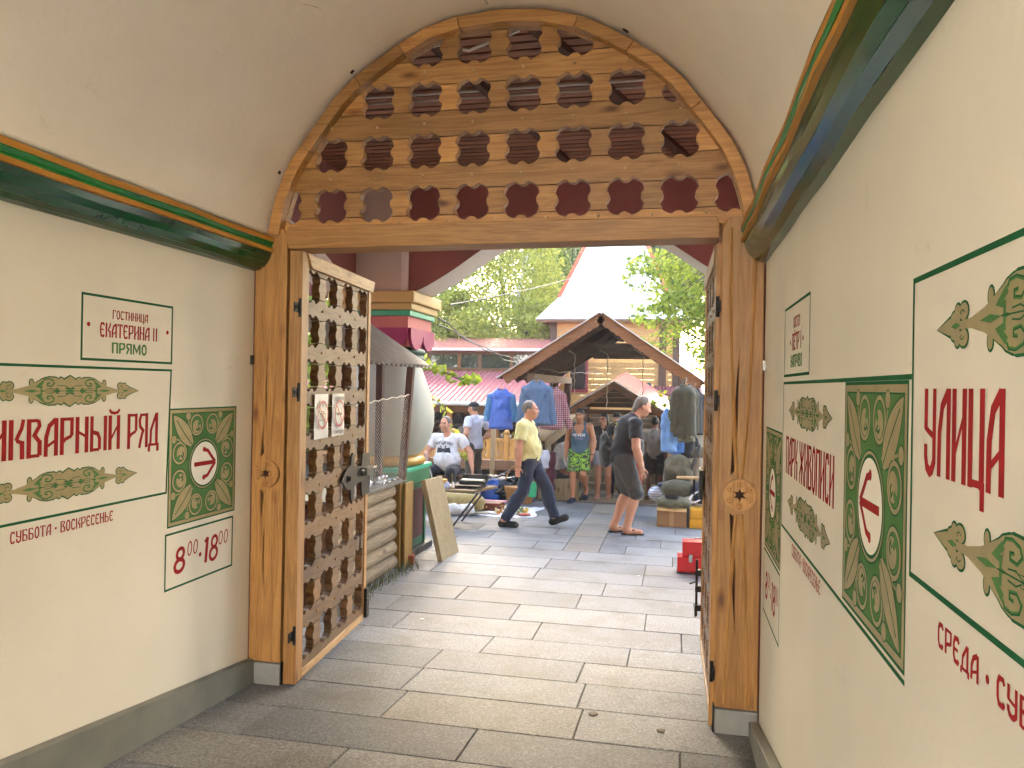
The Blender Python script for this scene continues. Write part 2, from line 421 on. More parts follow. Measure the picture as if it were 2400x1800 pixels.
def passage():
    for s, nm, lab in ((1, 'left', 'cream passage wall with a painted antiques row sign and dark green cornice'), (-1, 'right', 'cream passage wall with painted street and picture park signs pointing left')):
        x0 = XL if s > 0 else XR
        w = thing('passage_wall', (x0, 1.5, 0), lab, 'wall')
        mb = MB(); mb.box(min(x0, x0-s*.5), max(x0, x0-s*.5), BACK, 4.19, -.3, 2.79); mb.build('wall_face', M_CREAM, w)
        mb = MB(); cornice(mb, s); mb.build('cornice', [M_GREEN, M_GOLDP, M_LGREEN, M_GREYW], w)
        mb = MB()
        if s > 0: top = [(BACK, .62), (1.5, .565), (2.46, .468), (3.2, .375), (4.185, .26)]
        else: top = [(BACK, .60), (1.5, .56), (2.4, .50), (3.29, .387), (4.185, .195)]
        poly = [(y, z) for y, z in top]+[(4.185, -.1), (BACK, -.1)]
        mb.prism(poly, ((x0, 0, 0), (0, 1, 0), (0, 0, 1), (s, 0, 0)), .05)
        mb.build('plinth', M_PLINTH, w, bevel=.008)
        if s > 0: WL = w
        else: WR = w
    v = thing('passage_vault', (AC, 1.2, 2.8), 'cream plastered barrel vault over the gate passage with hairline cracks', 'vault')
    pts = arch(-.012); N = len(pts)
    mb = MB()
    fine = []
    for i in range(N-1):
        for k in range(4):
            t = k/4; p0 = pts[max(0, i-1)]; p1 = pts[i]; p2 = pts[i+1]; p3 = pts[min(N-1, i+2)]
            def cr(a, b, c, d): return .5*((2*b)+(-a+c)*t+(2*a-5*b+4*c-d)*t*t+(-a+3*b-3*c+d)*t**3)
            fine.append((cr(p0[0], p1[0], p2[0], p3[0]), cr(p0[1], p1[1], p2[1], p3[1])))
    fine.append(pts[-1])
    def f(u, w):
        i = min(len(fine)-1, int(round(u*(len(fine)-1)))); x, z = fine[i]; y = BACK+(4.40-BACK)*w
        b = .012*math.sin(x*2.3+y*1.7)*math.sin(y*1.1+z*3)+.006*math.sin(x*5+y*4.3)
        k = min(1, max(0, (4.1-y)/.5))
        dx, dz = AC-x, 2.4-z; L = math.hypot(dx, dz)
        return (x-dx/L*abs(b)*k, y, z-dz/L*abs(b)*k)
    mb.sheet(f, len(fine)-1, 40)
    o = mb.build('vault_face', M_VAULT, v, fixn=False)
    sol = o.modifiers.new('thick', 'SOLIDIFY'); sol.thickness = .22; sol.offset = 1
    # hairline cracks and the seam cable at the crown
    mb = MB()
    def on(u, w): p = Vector(f(u, w)); d = Vector((AC-p.x, 0, 2.4-p.z)).normalized(); return p+d*.0005
    R = random.Random(5); cr = [on(.21+.13*k/22+R.uniform(-.003, .003), .62+.27*(k/22)**1.2+R.uniform(-.006, .006)) for k in range(23)]
    mb.tube(cr, [.0012+.0012*abs(math.sin(k)) for k in range(23)], 5); 
    cr = [on(.30+.012*k+R.uniform(-.003, .003), .80-.008*k*k+R.uniform(-.006, .006)) for k in range(7)]; mb.tube(cr, .0012, 5)
    mb.build('crack', M_VAULT, v)
    mb = MB(); mb.tube([on(.487+.0006*k, .70+.043*k)+Vector((0, 0, -.006)) for k in range(7)], .008, 6); mb.build('cable_cover', M_GREYW, v)
    # upper building mass that carries the vault
    b = thing('gatehouse_upper_wall', (AC, 4.5, 4.0), 'maroon gatehouse wall above and around the wooden gate, facing the porch', 'wall')
    mb = MB()
    a = arch(-.13)
    loop = [(-7, -.3), (-7, 4.6), (6, 4.6), (6, -.3), (.46, -.3), (.46, 2.79)]+[(p[0], p[1]) for p in a[::-1]]+[(-2.505, 2.79), (-2.505, -.3)]
    mb.prism(loop, ((0, 4.41, 0), (1, 0, 0), (0, 0, 1), (0, 1, 0)), .14)
    mb.box(-7, 6, BACK, 4.41, 4.35, 4.5); mb.box(-7, -3.0, BACK, 4.41, 2.8, 2.9); mb.box(.96, 6, BACK, 4.41, 2.8, 2.9)
    mb.build('wall_face', M_MAROON, b)
    # pale yard added out of view behind the passage to bounce light up
    mb = MB(); mb.add([(-40, -60, .62), (40, -60, .62), (40, BACK-.02, .62), (-40, BACK-.02, .62)], [(0, 1, 2, 3)]); o = mb.build('bounce_yard', plain('pale bounce yard', 'c4c0b6', .8, var=.15, scale=2)); tag(o, kind='structure')
    b = thing('bounce_building', (0, -15, .62), 'white building added unseen behind the camera to bounce light into the passage', 'building')  # invented building, never in view; its sunlit wall bounces light into the passage
    mb = MB(); mb.box(-22, 22, -15.5, -15, .6, 9.0); mb.build('wall', plaster('bounce building white', 'ccced0', .8, .2), b)
    mb = MB(); mb.box(-22.3, 22.3, -16.5, -14.6, 9.0, 9.3); mb.build('roof', M_REDTIN0, b)
    for k in range(9):
        x = -18+4.5*k; mb = MB(); mb.box(x-.7, x+.7, -14.99, -14.93, 3.2, 5.6); mb.build('window', M_BLACK, b)
    return WL, WR
WL, WR = passage()
# ================================================================== wooden gate frame with fretwork tympanum
def fret(cx, cz, hw, hh):
    q = [(.36, 1.0), (.60, .93), (.80, .80), (.93, .60), (1.0, .36), (.93, .26), (.84, .17), (.81, .06), (.81, -.06), (.84, -.17), (.93, -.26)]
    out = []
    x, z = 1, 0
    for k in range(4):
        for (a, b) in q:
            p = (a, b)
            for _ in range(k): p = (p[1], -p[0])
            out.append((cx+p[0]*hw, cz+p[1]*hh))
        q = q if k else q
    # order each quarter clockwise
    return out
def fret_loop(cx, cz, hw, hh):
    q = [(.36, 1.0), (.60, .93), (.80, .80), (.93, .60), (1.0, .36), (.93, .27), (.845, .17), (.81, .06), (.81, -.06), (.845, -.17), (.93, -.27)]
    out = []
    for k in range(4):
        for p in q:
            a, b = p
            for _ in range(k): a, b = b, -a
            out.append((cx+a*hw, cz+b*hh))
    return out
def clip_convex(poly, clip):
    """Sutherland-Hodgman; clip given counter-clockwise"""
    out = poly
    for i in range(len(clip)):
        a, b = clip[i], clip[(i+1) % len(clip)]
        inp, out = out, []
        if not inp: return []
        def side(p): return (b[0]-a[0])*(p[1]-a[1])-(b[1]-a[1])*(p[0]-a[0])
        for j in range(len(inp)):
            p, q = inp[j], inp[(j+1) % len(inp)]; sp, sq = side(p), side(q)
            if sp >= 0: out.append(p)
            if sp*sq < 0: t = sp/(sp-sq); out.append((p[0]+(q[0]-p[0])*t, p[1]+(q[1]-p[1])*t))
    return out
def area(p): return abs(sum(p[i][0]*p[(i+1) % len(p)][1]-p[(i+1) % len(p)][0]*p[i][1] for i in range(len(p))))/2
def gate_frame():
    g = thing('wooden_gate_frame', (AC, 4.25, .11), 'varnished pine gate frame with carved posts and a fretwork arch of clover holes above', 'gate frame')
    # fretwork tympanum
    inner = arch(.055); lo = [(p[0], p[1]) for p in inner]
    bx0, bx1 = -2.33, .335
    outer = [(bx0, 2.80)]+[p for p in lo if p[1] > 2.82]+[(bx1, 2.80)]
    holes = []
    cl = arch(.075); clip = [(-2.30, 2.81), (.31, 2.81)]+[p for p in cl[::-1] if p[1] > 2.83]
    for r, z in enumerate((2.965, 3.265, 3.565, 3.855)):
        for k in range(-5, 6):
            h = clip_convex(fret_loop(-.87+.2885*k, z, .104, .104), clip)
            if len(h) > 3 and area(h) > .002: holes.append(h)
    seams = []
    for z in (2.965, 3.265, 3.565, 3.855): seams += [z-.072, z+.078]
    hole_panel('fretwork_panel', [outer]+holes, ((0, 4.225, 0), (1, 0, 0), (0, 0, 1), (0, 1, 0)), .05, seams, M_WX, g, .0035)
    # arch rim in bent boards
    o1, i1 = arch(.004), arch(.072)
    cuts = [0, 5, 8, 10, 12, 15, 17, 20, len(o1)-1]
    mb = MB()
    for a, b in zip(cuts[:-1], cuts[1:]):
        idx = list(range(a, b+1)); lp = [o1[i] for i in idx]+[i1[i] for i in idx[::-1]]
        cxm = sum(p[0] for p in lp)/len(lp); czm = sum(p[1] for p in lp)/len(lp)
        lp = [(cxm+(p[0]-cxm)*.9955, czm+(p[1]-czm)*.9955) for p in lp]
        mb.prism(lp, ((0, 4.165+random.uniform(-.004, .004), 0), (1, 0, 0), (0, 0, 1), (0, 1, 0)), .12)
    mb.build('arch_rim', wood('varnished pine rim', WOOD_C1, WOOD_C2, 0, scale=.8), g, bevel=.005)
    # lintel
    mb = MB(); mb.prism([(-2.262, 2.706), (.205, 2.716), (.205, 2.795), (.19, 2.832), (-2.26, 2.842), (-2.285, 2.80)], ((0, 4.17, 0), (1, 0, 0), (0, 0, 1), (0, 1, 0)), .19)
    mb.build('lintel', M_WX, g, bevel=.006)
    # wooden pegs
    for z, n0, n1 in ((2.862, -4, 4), (3.118, -5, 4), (3.418, -4, 4), (3.712, -3, 3)):
        for k in range(n0, n1+1):
            x = -.87+.2885*k+.144 if z < 2.9 else -.87+.2885*k
            if abs(x-AC) < 1.25 and (z < 3.6 or abs(x-AC) < .8):
                zz = z+.012*math.sin(k*3); mb = MB(); mb.tube([(x, 4.235, zz), (x, 4.219, zz), (x, 4.216, zz)], [.009, .009, .006], 8); mb.build('peg', plain('pale peg wood', 'b99a6a', .5), g)
    # steel clips behind the rim
    for x, z in ((-2.31, 3.16), (-1.86, 3.72), (-.30, 3.83), (.33, 3.17)):
        mb = MB(); d = Vector((x-AC, 0, z-2.9)).normalized()
        mb.obox((x+d.x*.01, 4.14, z+d.z*.01), (-d.z*.016, 0, d.x*.016), (0, .012, 0), (d.x*.012, 0, d.z*.012)); mb.build('clip', M_METAL, g)
    # two carved posts
    for s, x0, x1 in ((1, -2.486, -2.272), (-1, .218, .441)):
        mb = MB(); c = .022; y0, y1 = 4.215, 4.41
        mb.prism([(x0+c, y0), (x1-c, y0), (x1, y0+c), (x1, y1), (x0, y1), (x0, y0+c)], ((0, 0, .245), (1, 0, 0), (0, 1, 0), (0, 0, 1)), 2.82-.245)
        po = mb.build('post', M_WZ, g, bevel=.004)
        # front boards with slits, long lens-shaped grooves crossing at the rosette
        xm = (x0+x1)/2; hw = (x1-x0)/2; zr = 1.372
        lp = [(x0+.004, .247), (x1-.004, .247), (x1-.004, 2.60), (x1-.004, 2.76), (x1-.03, 2.83), (x0+.035, 2.83), (x0+.004, 2.76)]
        def slit(xa, za, xb, zb, w, wend=.1): 
            n = 10; L = []; Rr = []
            for i in range(n+1):
                t = i/n; x = xa+(xb-xa)*t; z = za+(zb-za)*t; ww = w*(math.sin(math.pi*min(1, .12+.88*t)) if wend else (1-t*.9))
                L.append((x-ww/2, z)); Rr.append((x+ww/2, z))
            return L+Rr[::-1]
        def wedge(xa, za, xb, zb, w):
            return [(xa-w/2, za), (xa+w/2, za), (xb, zb)] if za > zb else [(xa+w/2, za), (xa-w/2, za), (xb, zb)]
        hs = []
        for sg in (1, -1):
            za = zr+sg*.10; zb = zr+sg*.70
            hs.append([(xm-.046, za), (xm-.026, za+sg*.02), (xm-.016, za+sg*.25), (xm-.012, zb), (xm-.018, zb-sg*.05), (xm-.034, za+sg*.30)])
        hole_panel('post_carving', [lp]+hs, ((0, 4.186, 0), (1, 0, 0), (0, 0, 1), (0, 1, 0)), .03, [], M_WZ, g, .004).parent = g
        mb = MB(); 
        for h in hs: mb.prism(h, ((0, 4.212, 0), (1, 0, 0), (0, 0, 1), (0, 1, 0)), .002)
        mb.build('groove', M_WSLIT, g)
        # raised ribs that cross in long curves
        for a0, a1 in ((x0+.03, x1-.032), (x1-.028, x0+.034)):
            pts = []
            for i in range(41):
                z = .27+2.5*i/40
                pts.append(Vector((xm+(a1-a0)/2*.78*math.copysign(abs(math.sin(math.pi*(z-zr)/2.75))**.75, z-zr), 4.187, z)))
            for half in (1, -1):
                sel = [p for p in pts if (p.z-zr)*half > .07]; mb = MB()
                for p, q in zip(sel[:-1], sel[1:]):
                    w = .011; mb.add([(p.x-w, 4.187, p.z), (p.x, 4.178, p.z), (p.x+w, 4.187, p.z), (q.x-w, 4.187, q.z), (q.x, 4.178, q.z), (q.x+w, 4.187, q.z)], [(0, 1, 4, 3), (1, 2, 5, 4)], 0, False, .5)
                mb.build('carved_rib', M_WZ, g)
        # rosette
        mb = MB(); rr = .083
        out = [(xm+rr*math.cos(a), zr+rr*math.sin(a)) for a in [2*math.pi*k/36 for k in range(36)]]
        star = [(xm+(.034 if k % 2 else .017)*math.cos(a), zr+(.034 if k % 2 else .017)*math.sin(a)) for k, a in [(k, math.pi*k/6) for k in range(12)]]
        mb.prism([out, star], ((0, 4.160, 0), (1, 0, 0), (0, 0, 1), (0, 1, 0)), .027, rnd=.6)
        for k in range(6):
            a = math.pi/2+k*math.pi/3; cx, cz = xm+.057*math.cos(a), zr+.057*math.sin(a)
            ring = [(.018, 0), (.0175, -.005), (.012, -.002), (.007, -.001), (.003, -.006)]
            nn = 14; vs = []; fs = []
            for r_, dy in ring:
                for j in range(nn): vs.append((cx+r_*math.cos(2*math.pi*j/nn), 4.160+dy, cz+r_*math.sin(2*math.pi*j/nn)))
            for i in range(len(ring)-1):
                for j in range(nn): fs.append((i*nn+j, i*nn+(j+1) % nn, (i+1)*nn+(j+1) % nn, (i+1)*nn+j))
            fs.append(tuple(range((len(ring)-1)*nn, len(ring)*nn)))
            mb.add(vs, fs, 0, False, .6)
        mb.build('rosette', M_WZ, g, bevel=.002)
        mb = MB(); mb.prism([(p[0], p[1]) for p in [(xm+.036*math.cos(a), zr+.036*math.sin(a)) for a in [2*math.pi*k/12 for k in range(12)]]], ((0, 4.182, 0), (1, 0, 0), (0, 0, 1), (0, 1, 0)), .003)
        mb.build('rosette_centre', M_WSLIT, g)
        # painted base block
        mb = MB(); bz = fz(4.2)-.03
        mb.prism([(x0+.004, 4.178), (x1-.002, 4.178), (x1-.002, 4.42), (x0+.004, 4.42)], ((0, 0, bz), (1, 0, 0), (0, 1, 0), (0, 0, 1)), .247-bz-.004)
        mb.build('base_block', M_GREYBLK, g, bevel=.006)
        mb = MB()
        xs_ = x1 if s > 0 else x0
        mb.box(min(xs_, xs_+s*.006), max(xs_, xs_+s*.006), 4.185, 4.42, bz, .255); mb.build('base_cover', M_BLACK, g)
        # wall clamp
        mb = MB(); xw = x0-.004 if s > 0 else x1+.002
        mb.box(xw-.012, xw+.012, 4.16, 4.195, 2.02, 2.075); mb.build('clamp', M_METAL if s > 0 else M_STEEL, g, bevel=.003)
    return g
GF = gate_frame()

def gate_leaf(A, d, side, label, lock):
    """A hinge corner on the ground plan, d unit vector along the leaf; side=+1 body lies towards -X"""
    d = Vector((d[0], d[1], 0)).normalized(); nrm = Vector((-d.y, d.x, 0))*side
    T = .078; z0 = fz(A[1])+.012; Wd = 1.39; O = Vector((A[0], A[1], 0))
    lf = thing('gate_leaf', (A[0], A[1], z0), label, 'gate', 'fretwork gate leaves')
    up = Vector((0, 0, 1)); fr = lambda k=0.0: (O+nrm*k, d, up, nrm)
    ztop = 2.70
    def rect(a, b, c, e): return [(a, c), (b, c), (b, e), (a, e)]
    # fretwork boards
    holes = []
    cols = [.20, .513, .826, 1.139]; rows = [2.508-.2728*k for k in range(9)]
    for c in cols:
        for r in rows:
            h = fret_loop(c, r, .112, .102)
            if r == rows[-1]: pass
            holes.append(clip_convex(h, [(.13, .0), (1.245, .0), (1.245, 2.615), (.13, 2.615)]))
    pan = rect(.105, 1.27, z0+.05, 2.63)
    seams = []
    for r in rows: seams += [r-.07, r+.072]
    hole_panel('fretwork_panel', [pan]+holes, fr(.012), .052, seams, M_WZ if False else wood('varnished pine leaf boards', '523719', '83623a', 1), lf, .003)
    mb = MB(); mb.prism(rect(0, .058, z0, ztop), fr(.0), T); mb.prism(rect(.060, .108, z0, ztop-.004), fr(.004), T-.006)
    mb.build('stile', M_WZ, lf, bevel=.004)
    mb = MB(); mb.prism([(1.268, z0+.03), (1.325, z0+.03), (1.325, ztop-.03), (1.268, ztop-.09)], fr(.004), T-.006)
    if lock: pass
    mb.build('stile', M_WZ, lf, bevel=.004)
    mb = MB(); mb.prism([(.062, ztop-.002), (1.375, ztop-.002), (1.345, ztop-.088), (.135, ztop-.088)], fr(-.008), T+.004)
    mb.build('top_rail', wood('weathered pine rail', '7d5a33', 'bb9562', 1), lf, bevel=.004)
    mb = MB(); mb.prism(rect(.11, 1.265, z0+.002, z0+.05), fr(.004), T-.008); mb.build('bottom_rail', wood('weathered pine rail', '7d5a33', 'bb9562', 1), lf, bevel=.004)
    # wooden pegs
    for i in range(8):
        z = rows[i]-.137
        for c in (.06+.30, .36+.313, .67+.313):
            p = O+d*(c-.004)+up*(z+.01*math.sin(i*5+c*9)); mb = MB(); mb.tube([p+nrm*.02, p+nrm*.004], [.011, .008], 7); mb.build('peg', plain('peg wood', '9c7846', .5), lf)
    # hinges
    for z in (2.36, 1.86, .42):
        mb = MB(); mb.obox(O+d*(-.03)+nrm*(.02)+up*z, d*.035, nrm*.004, up*.028); mb.tube([O+d*(-.003)+nrm*.01+up*(z-.055), O+d*(-.003)+nrm*.01+up*(z+.055)], .010, 8)
        mb.obox(O+d*(-.055)+nrm*.012+up*z, d*.004, nrm*.006, up*.012); mb.build('hinge', M_METAL, lf, bevel=.002)
    if lock:
        # arrow-shaped iron lock plate
        lp = [(.70, 1.248), (.80, 1.315), (.885, 1.335), (.895, 1.39), (.93, 1.425), (.965, 1.40), (.96, 1.34), (1.0, 1.315), (1.12, 1.31), (1.14, 1.395), (1.325, 1.395), (1.325, 1.085), (1.14, 1.085), (1.12, 1.195), (1.0, 1.19), (.965, 1.165), (.955, 1.09), (.925, 1.06), (.895, 1.10), (.885, 1.165), (.80, 1.18)]
        mb = MB(); mb.prism(lp, fr(-.012), .014); p = mb.build('lock_plate', M_METAL, lf, bevel=.004)
        mb = MB()
        mb.obox(O+d*1.19+nrm*(-.035)+up*1.27, d*.075, nrm*.022, up*.03); mb.tube([O+d*1.06-nrm*.03+up*1.275, O+d*1.40-nrm*.03+up*1.275], .013, 10)
        q = O+d*1.36-nrm*.04+up*1.20
        mb.tube([q+d*(.028*math.cos(a))+up*(.055*math.sin(a)) for a in [2*math.pi*k/16 for k in range(16)]], .006, 6, closed=True)
        mb.build('bolt', plain('worn steel', '6b6863', .3, .8), lf, bevel=.003)
        mb = MB(); mb.obox(O+d*.83+nrm*(-.014)+up*1.25, d*.022, nrm*.008, up*.022); mb.tube([O+d*.83-nrm*.02+up*1.25, O+d*.83-nrm*.035+up*1.25], .016, 8); mb.build('rivet', M_METAL, lf)
        mb = MB(); mb.obox(O+d*1.30+nrm*(-.008)+up*(z0+.13), d*.03, nrm*.012, up*.11); mb.tube([O+d*1.26-nrm*.02+up*(z0+.16), O+d*1.36-nrm*.02+up*(z0+.16)], .008, 8); mb.build('floor_bolt', M_METAL, lf, bevel=.003)
        mb = MB(); w0 = O+d*1.10-nrm*.012; mb.tube([w0+up*.86, w0+up*.80+d*.01, w0+up*.74+d*.025, w0+up*.70+d*.02, w0+up*.72+d*.005, w0+up*.78+d*.015], .004, 6); mb.build('wire_hook', M_METAL, lf)
    else:
        mb = MB()
        for z in (.42, .55, .66): mb.obox(O+d*1.20-nrm*.02+up*z, d*.02, nrm*.02, up*.02)
        mb.tube([O+d*1.20-nrm*.03+up*.36, O+d*1.20-nrm*.03+up*.75], .009, 8); mb.tube([O+d*1.20-nrm*.03+up*.60, O+d*1.16-nrm*.075+up*.59], .006, 8)
        mb.build('floor_bolt', M_METAL, lf, bevel=.002)
        mb = MB(); mb.obox(O+d*1.22-nrm*.012+up*1.27, d*.10, nrm*.012, up*.10); q = O+d*1.18-nrm*.06+up*1.25
        mb.tube([q+d*(.045*math.cos(a))+up*(.05*math.sin(a)) for a in [math.pi*(.2+1.5*k/12) for k in range(13)]], .007, 6); mb.build('lock_plate', M_METAL, lf, bevel=.003)
    lf['_fr'] = [*O, *d, *nrm]
    return lf, (O, d, nrm)
LEAF_L, FR_L = gate_leaf((-2.177, 4.19), (-.082, .997), 1, 'left fretwork gate leaf standing open, with iron arrow lock plate and two notices', True)
LEAF_R, FR_R = gate_leaf((.195, 4.24), (-.008, 1.0), -1, 'right fretwork gate leaf folded open, seen almost edge on beside the carved post', False)
# ================================================================== painted signs: flat paint laid on the walls
_L, _Rr = .15, .85
GLY = {
 'А': (1, [([(_Rr, 0), (_Rr, 1)], 1), ([(_Rr-.05, .965), (_L+.22, .80), (_L+.02, .5), (_L, 0)], .95), ([(_L, .24), (_Rr, .42)], .55)]),
 'Б': (1, [([(_L, 0), (_L, 1)], 1), ([(_L, .955), (_Rr, .955)], .6), ([(_Rr-.06, 1), (_Rr-.06, .82)], .6), ([(_L, .55), (_Rr-.12, .50), (_Rr, .38)], .7), ([(_Rr, .42), (_Rr, .1)], .9), ([(_Rr, .05), (_L, .05)], .6)]),
 'В': (1, [([(_L, 0), (_L, 1)], 1), ([(_L, .955), (_Rr-.1, .955)], .6), ([(_Rr-.1, .97), (_Rr-.02, .82), (_Rr-.35, .58), (_Rr, .40)], .85), ([(_Rr, .44), (_Rr, .05)], 1), ([(_L, .05), (_Rr, .05)], .6)]),
 'Г': (.85, [([(_L, 0), (_L, 1)], 1), ([(_L, .955), (_Rr+.05, .955)], .6), ([(_Rr, 1), (_Rr, .78)], .7)]),
 'Д': (1.05, [([(_L+.05, .06), (_L+.1, .5), (_Rr-.1, .97)], .8), ([(_Rr-.05, .06), (_Rr-.05, 1)], 1), ([(0, .06), (1, .06)], .6), ([(.1, .1), (.06, -.14)], .8), ([(.92, .1), (.92, -.14)], .9)]),
 'Е': (.9, [([(_Rr, .80), (_Rr-.12, .95), (_L+.15, .93), (_L, .72), (_L, .28), (_L+.15, .07), (_Rr-.12, .05), (_Rr, .18)], .9), ([(_L, .52), (_Rr-.1, .52)], .6)]),
 'Ж': (1.5, [([(.5, 0), (.5, 1)], 1), ([(.06, 1), (.10, .78), (.45, .5), (.10, .22), (.06, 0)], .75), ([(.94, 1), (.90, .78), (.55, .5), (.90, .22), (.94, 0)], .75)]),
 'И': (1, [([(_L, 0), (_L, 1)], 1), ([(_Rr, 0), (_Rr, 1)], 1), ([(_L, .26), (_Rr, .74)], .5)]),
 'Й': (1, [([(_L, 0), (_L, 1)], 1), ([(_Rr, 0), (_Rr, 1)], 1), ([(_L, .26), (_Rr, .74)], .5), ([(.08, 1.17), (.22, 1.085), (.5, 1.06), (.78, 1.085), (.92, 1.17)], .6)]),
 'К': (1, [([(_L, 0), (_L, 1)], 1), ([(_Rr+.05, 1), (_Rr-.05, .78), (_L+.35, .52)], .8), ([(_L+.3, .55), (_L+.4, .46), (_Rr-.05, .42)], .7), ([(_Rr-.02, .46), (_Rr, 0)], 1)]),
 'Л': (1, [([(_Rr, 0), (_Rr, 1)], 1), ([(_Rr-.05, .965), (_L+.22, .80), (_L+.02, .5), (_L, 0)], .95)]),
 'М': (1.35, [([(.1, 0), (.13, 1)], .8), ([(.13, 1), (.5, .25), (.87, 1)], .8), ([(.87, 1), (.9, 0)], 1)]),
 'Н': (1, [([(_L, 0), (_L, 1)], 1), ([(_Rr, 0), (_Rr, 1)], 1), ([(_L, .60), (_Rr, .44)], .55)]),
 'О': (.95, [([(.5, .97), (_L+.12, .88), (_L, .68), (_L, .32), (_L+.12, .12), (.5, .03), (_Rr-.12, .12), (_Rr, .32), (_Rr, .68), (_Rr-.12, .88), (.5, .97)], .9)]),
 'П': (1, [([(_L, 0), (_L, 1)], 1), ([(_Rr, 0), (_Rr, 1)], 1), ([(0, .95), (1, .95)], .6)]),
 'Р': (1, [([(_L, 0), (_L, 1)], 1), ([(_L, .955), (_Rr, .955)], .6), ([(_Rr, 1), (_Rr, .52)], .9), ([(_Rr+.05, .56), (_Rr-.1, .48), (_L+.25, .42), (_L+.05, .33)], .7)]),
 'С': (.9, [([(_Rr, .78), (_Rr-.12, .94), (_L+.15, .93), (_L, .72), (_L, .28), (_L+.15, .07), (_Rr-.12, .06), (_Rr, .2)], .9)]),
 'Т': (1, [([(.5, 0), (.5, 1)], 1), ([(0, .95), (1, .95)], .6), ([(.07, 1), (.07, .80)], .6), ([(.93, 1), (.93, .80)], .6)]),
 'У': (1, [([(_L, 1), (_L, .53)], 1), ([(_L-.1, .55), (_L+.2, .50), (_Rr, .44)], .6), ([(_Rr, 1), (_Rr, .16), (_Rr-.18, .05), (.5, .02), (_L+.12, .07), (_L, .2), (_L, .34)], .95)]),
 'Х': (1, [([(_L, 1), (_Rr, 0)], .9), ([(_Rr, 1), (_L, 0)], .9)]),
 'Ц': (1, [([(_L, 0), (_L, 1)], 1), ([(_Rr, 1), (_Rr, 0)], 1), ([(0, .05), (1, .05)], .6), ([(.9, .08), (.9, -.2)], .9)]),
 'Ы': (1.35, [([(.1, 0), (.1, 1)], .9), ([(.1, .56), (.45, .50), (.56, .36), (.56, .05)], .85), ([(.1, .05), (.56, .05)], .6), ([(.9, 0), (.9, 1)], .95)]),
 'Ь': (1, [([(_L, 0), (_L, 1)], 1), ([(_L, .55), (_Rr-.12, .50), (_Rr, .38)], .7), ([(_Rr, .42), (_Rr, .05)], .95), ([(_L, .05), (_Rr, .05)], .6)]),
 'Я': (1, [([(_Rr, 0), (_Rr, 1)], 1), ([(_Rr, .955), (_L+.1, .955)], .6), ([(_L+.15, .97), (_L, .80), (_L+.05, .62), (_L+.35, .50)], .85), ([(_L+.4, .54), (_L+.25, .40), (_L+.1, .2), (_L, 0)], .85)]),
 'I': (.45, [([(.5, 0), (.5, 1)], 1)]),
 '0': (.62, [([(.5+.38*math.cos(a), .5+.47*math.sin(a)) for a in [2*math.pi*k/16 for k in range(17)]], .55)]),
 '1': (.5, [([(.55, 0), (.55, 1)], .95), ([(.55, 1), (.1, .84)], .6)]),
 '8': (.8, [([(.5+.30*math.cos(a), .75+.22*math.sin(a)) for a in [2*math.pi*k/14 for k in range(15)]], .7), ([(.5+.40*math.cos(a), .27+.25*math.sin(a)) for a in [2*math.pi*k/14 for k in range(15)]], .75)]),
 'N': (1, [([(_L, 0), (_L, 1)], .9), ([(_L, 1), (_Rr, 0)], .7), ([(_Rr, 0), (_Rr, 1)], .9)]),
 'E': (.9, [([(_L, 0), (_L, 1)], 1), ([(_L, .93), (_Rr, .93)], .7), ([(_L, .5), (_Rr, .5)], .7), ([(_L, .07), (_Rr, .07)], .7)]),
 'V': (1, [([(.08, 1), (.5, 0)], .9), ([(.5, 0), (.92, 1)], .9)]),
 'R': (1, [([(_L, 0), (_L, 1)], 1), ([(_L, .93), (_Rr, .93)], .7), ([(_Rr, .97), (_Rr, .52)], .9), ([(_L, .5), (_Rr, .5)], .7), ([(.5, .5), (_Rr, 0)], .9)]),
 'M': (1.2, [([(.1, 0), (.1, 1)], .9), ([(.1, 1), (.5, .4)], .7), ([(.5, .4), (.9, 1)], .7), ([(.9, 0), (.9, 1)], .9)]),
 'D': (1, [([(_L, 0), (_L, 1)], 1), ([(_L, .93), (.6, .93), (_Rr, .7), (_Rr, .3), (.6, .07), (_L, .07)], .9)]),
 'O': (1, [([(.5, .95), (_L, .7), (_L, .3), (.5, .05), (_Rr, .3), (_Rr, .7), (.5, .95)], .9)]),
 'T': (1, [([(.5, 0), (.5, 1)], 1), ([(0, .93), (1, .93)], .8)]),
 'G': (1, [([(_Rr, .8), (.5, .95), (_L, .7), (_L, .3), (.5, .05), (_Rr, .25), (_Rr, .48), (.55, .48)], .9)]),
}
GLY['Ё'] = (.9, GLY['Е'][1]+[([(.28, 1.07), (.28, 1.17)], .8), ([(.66, 1.07), (.66, 1.17)], .8)])
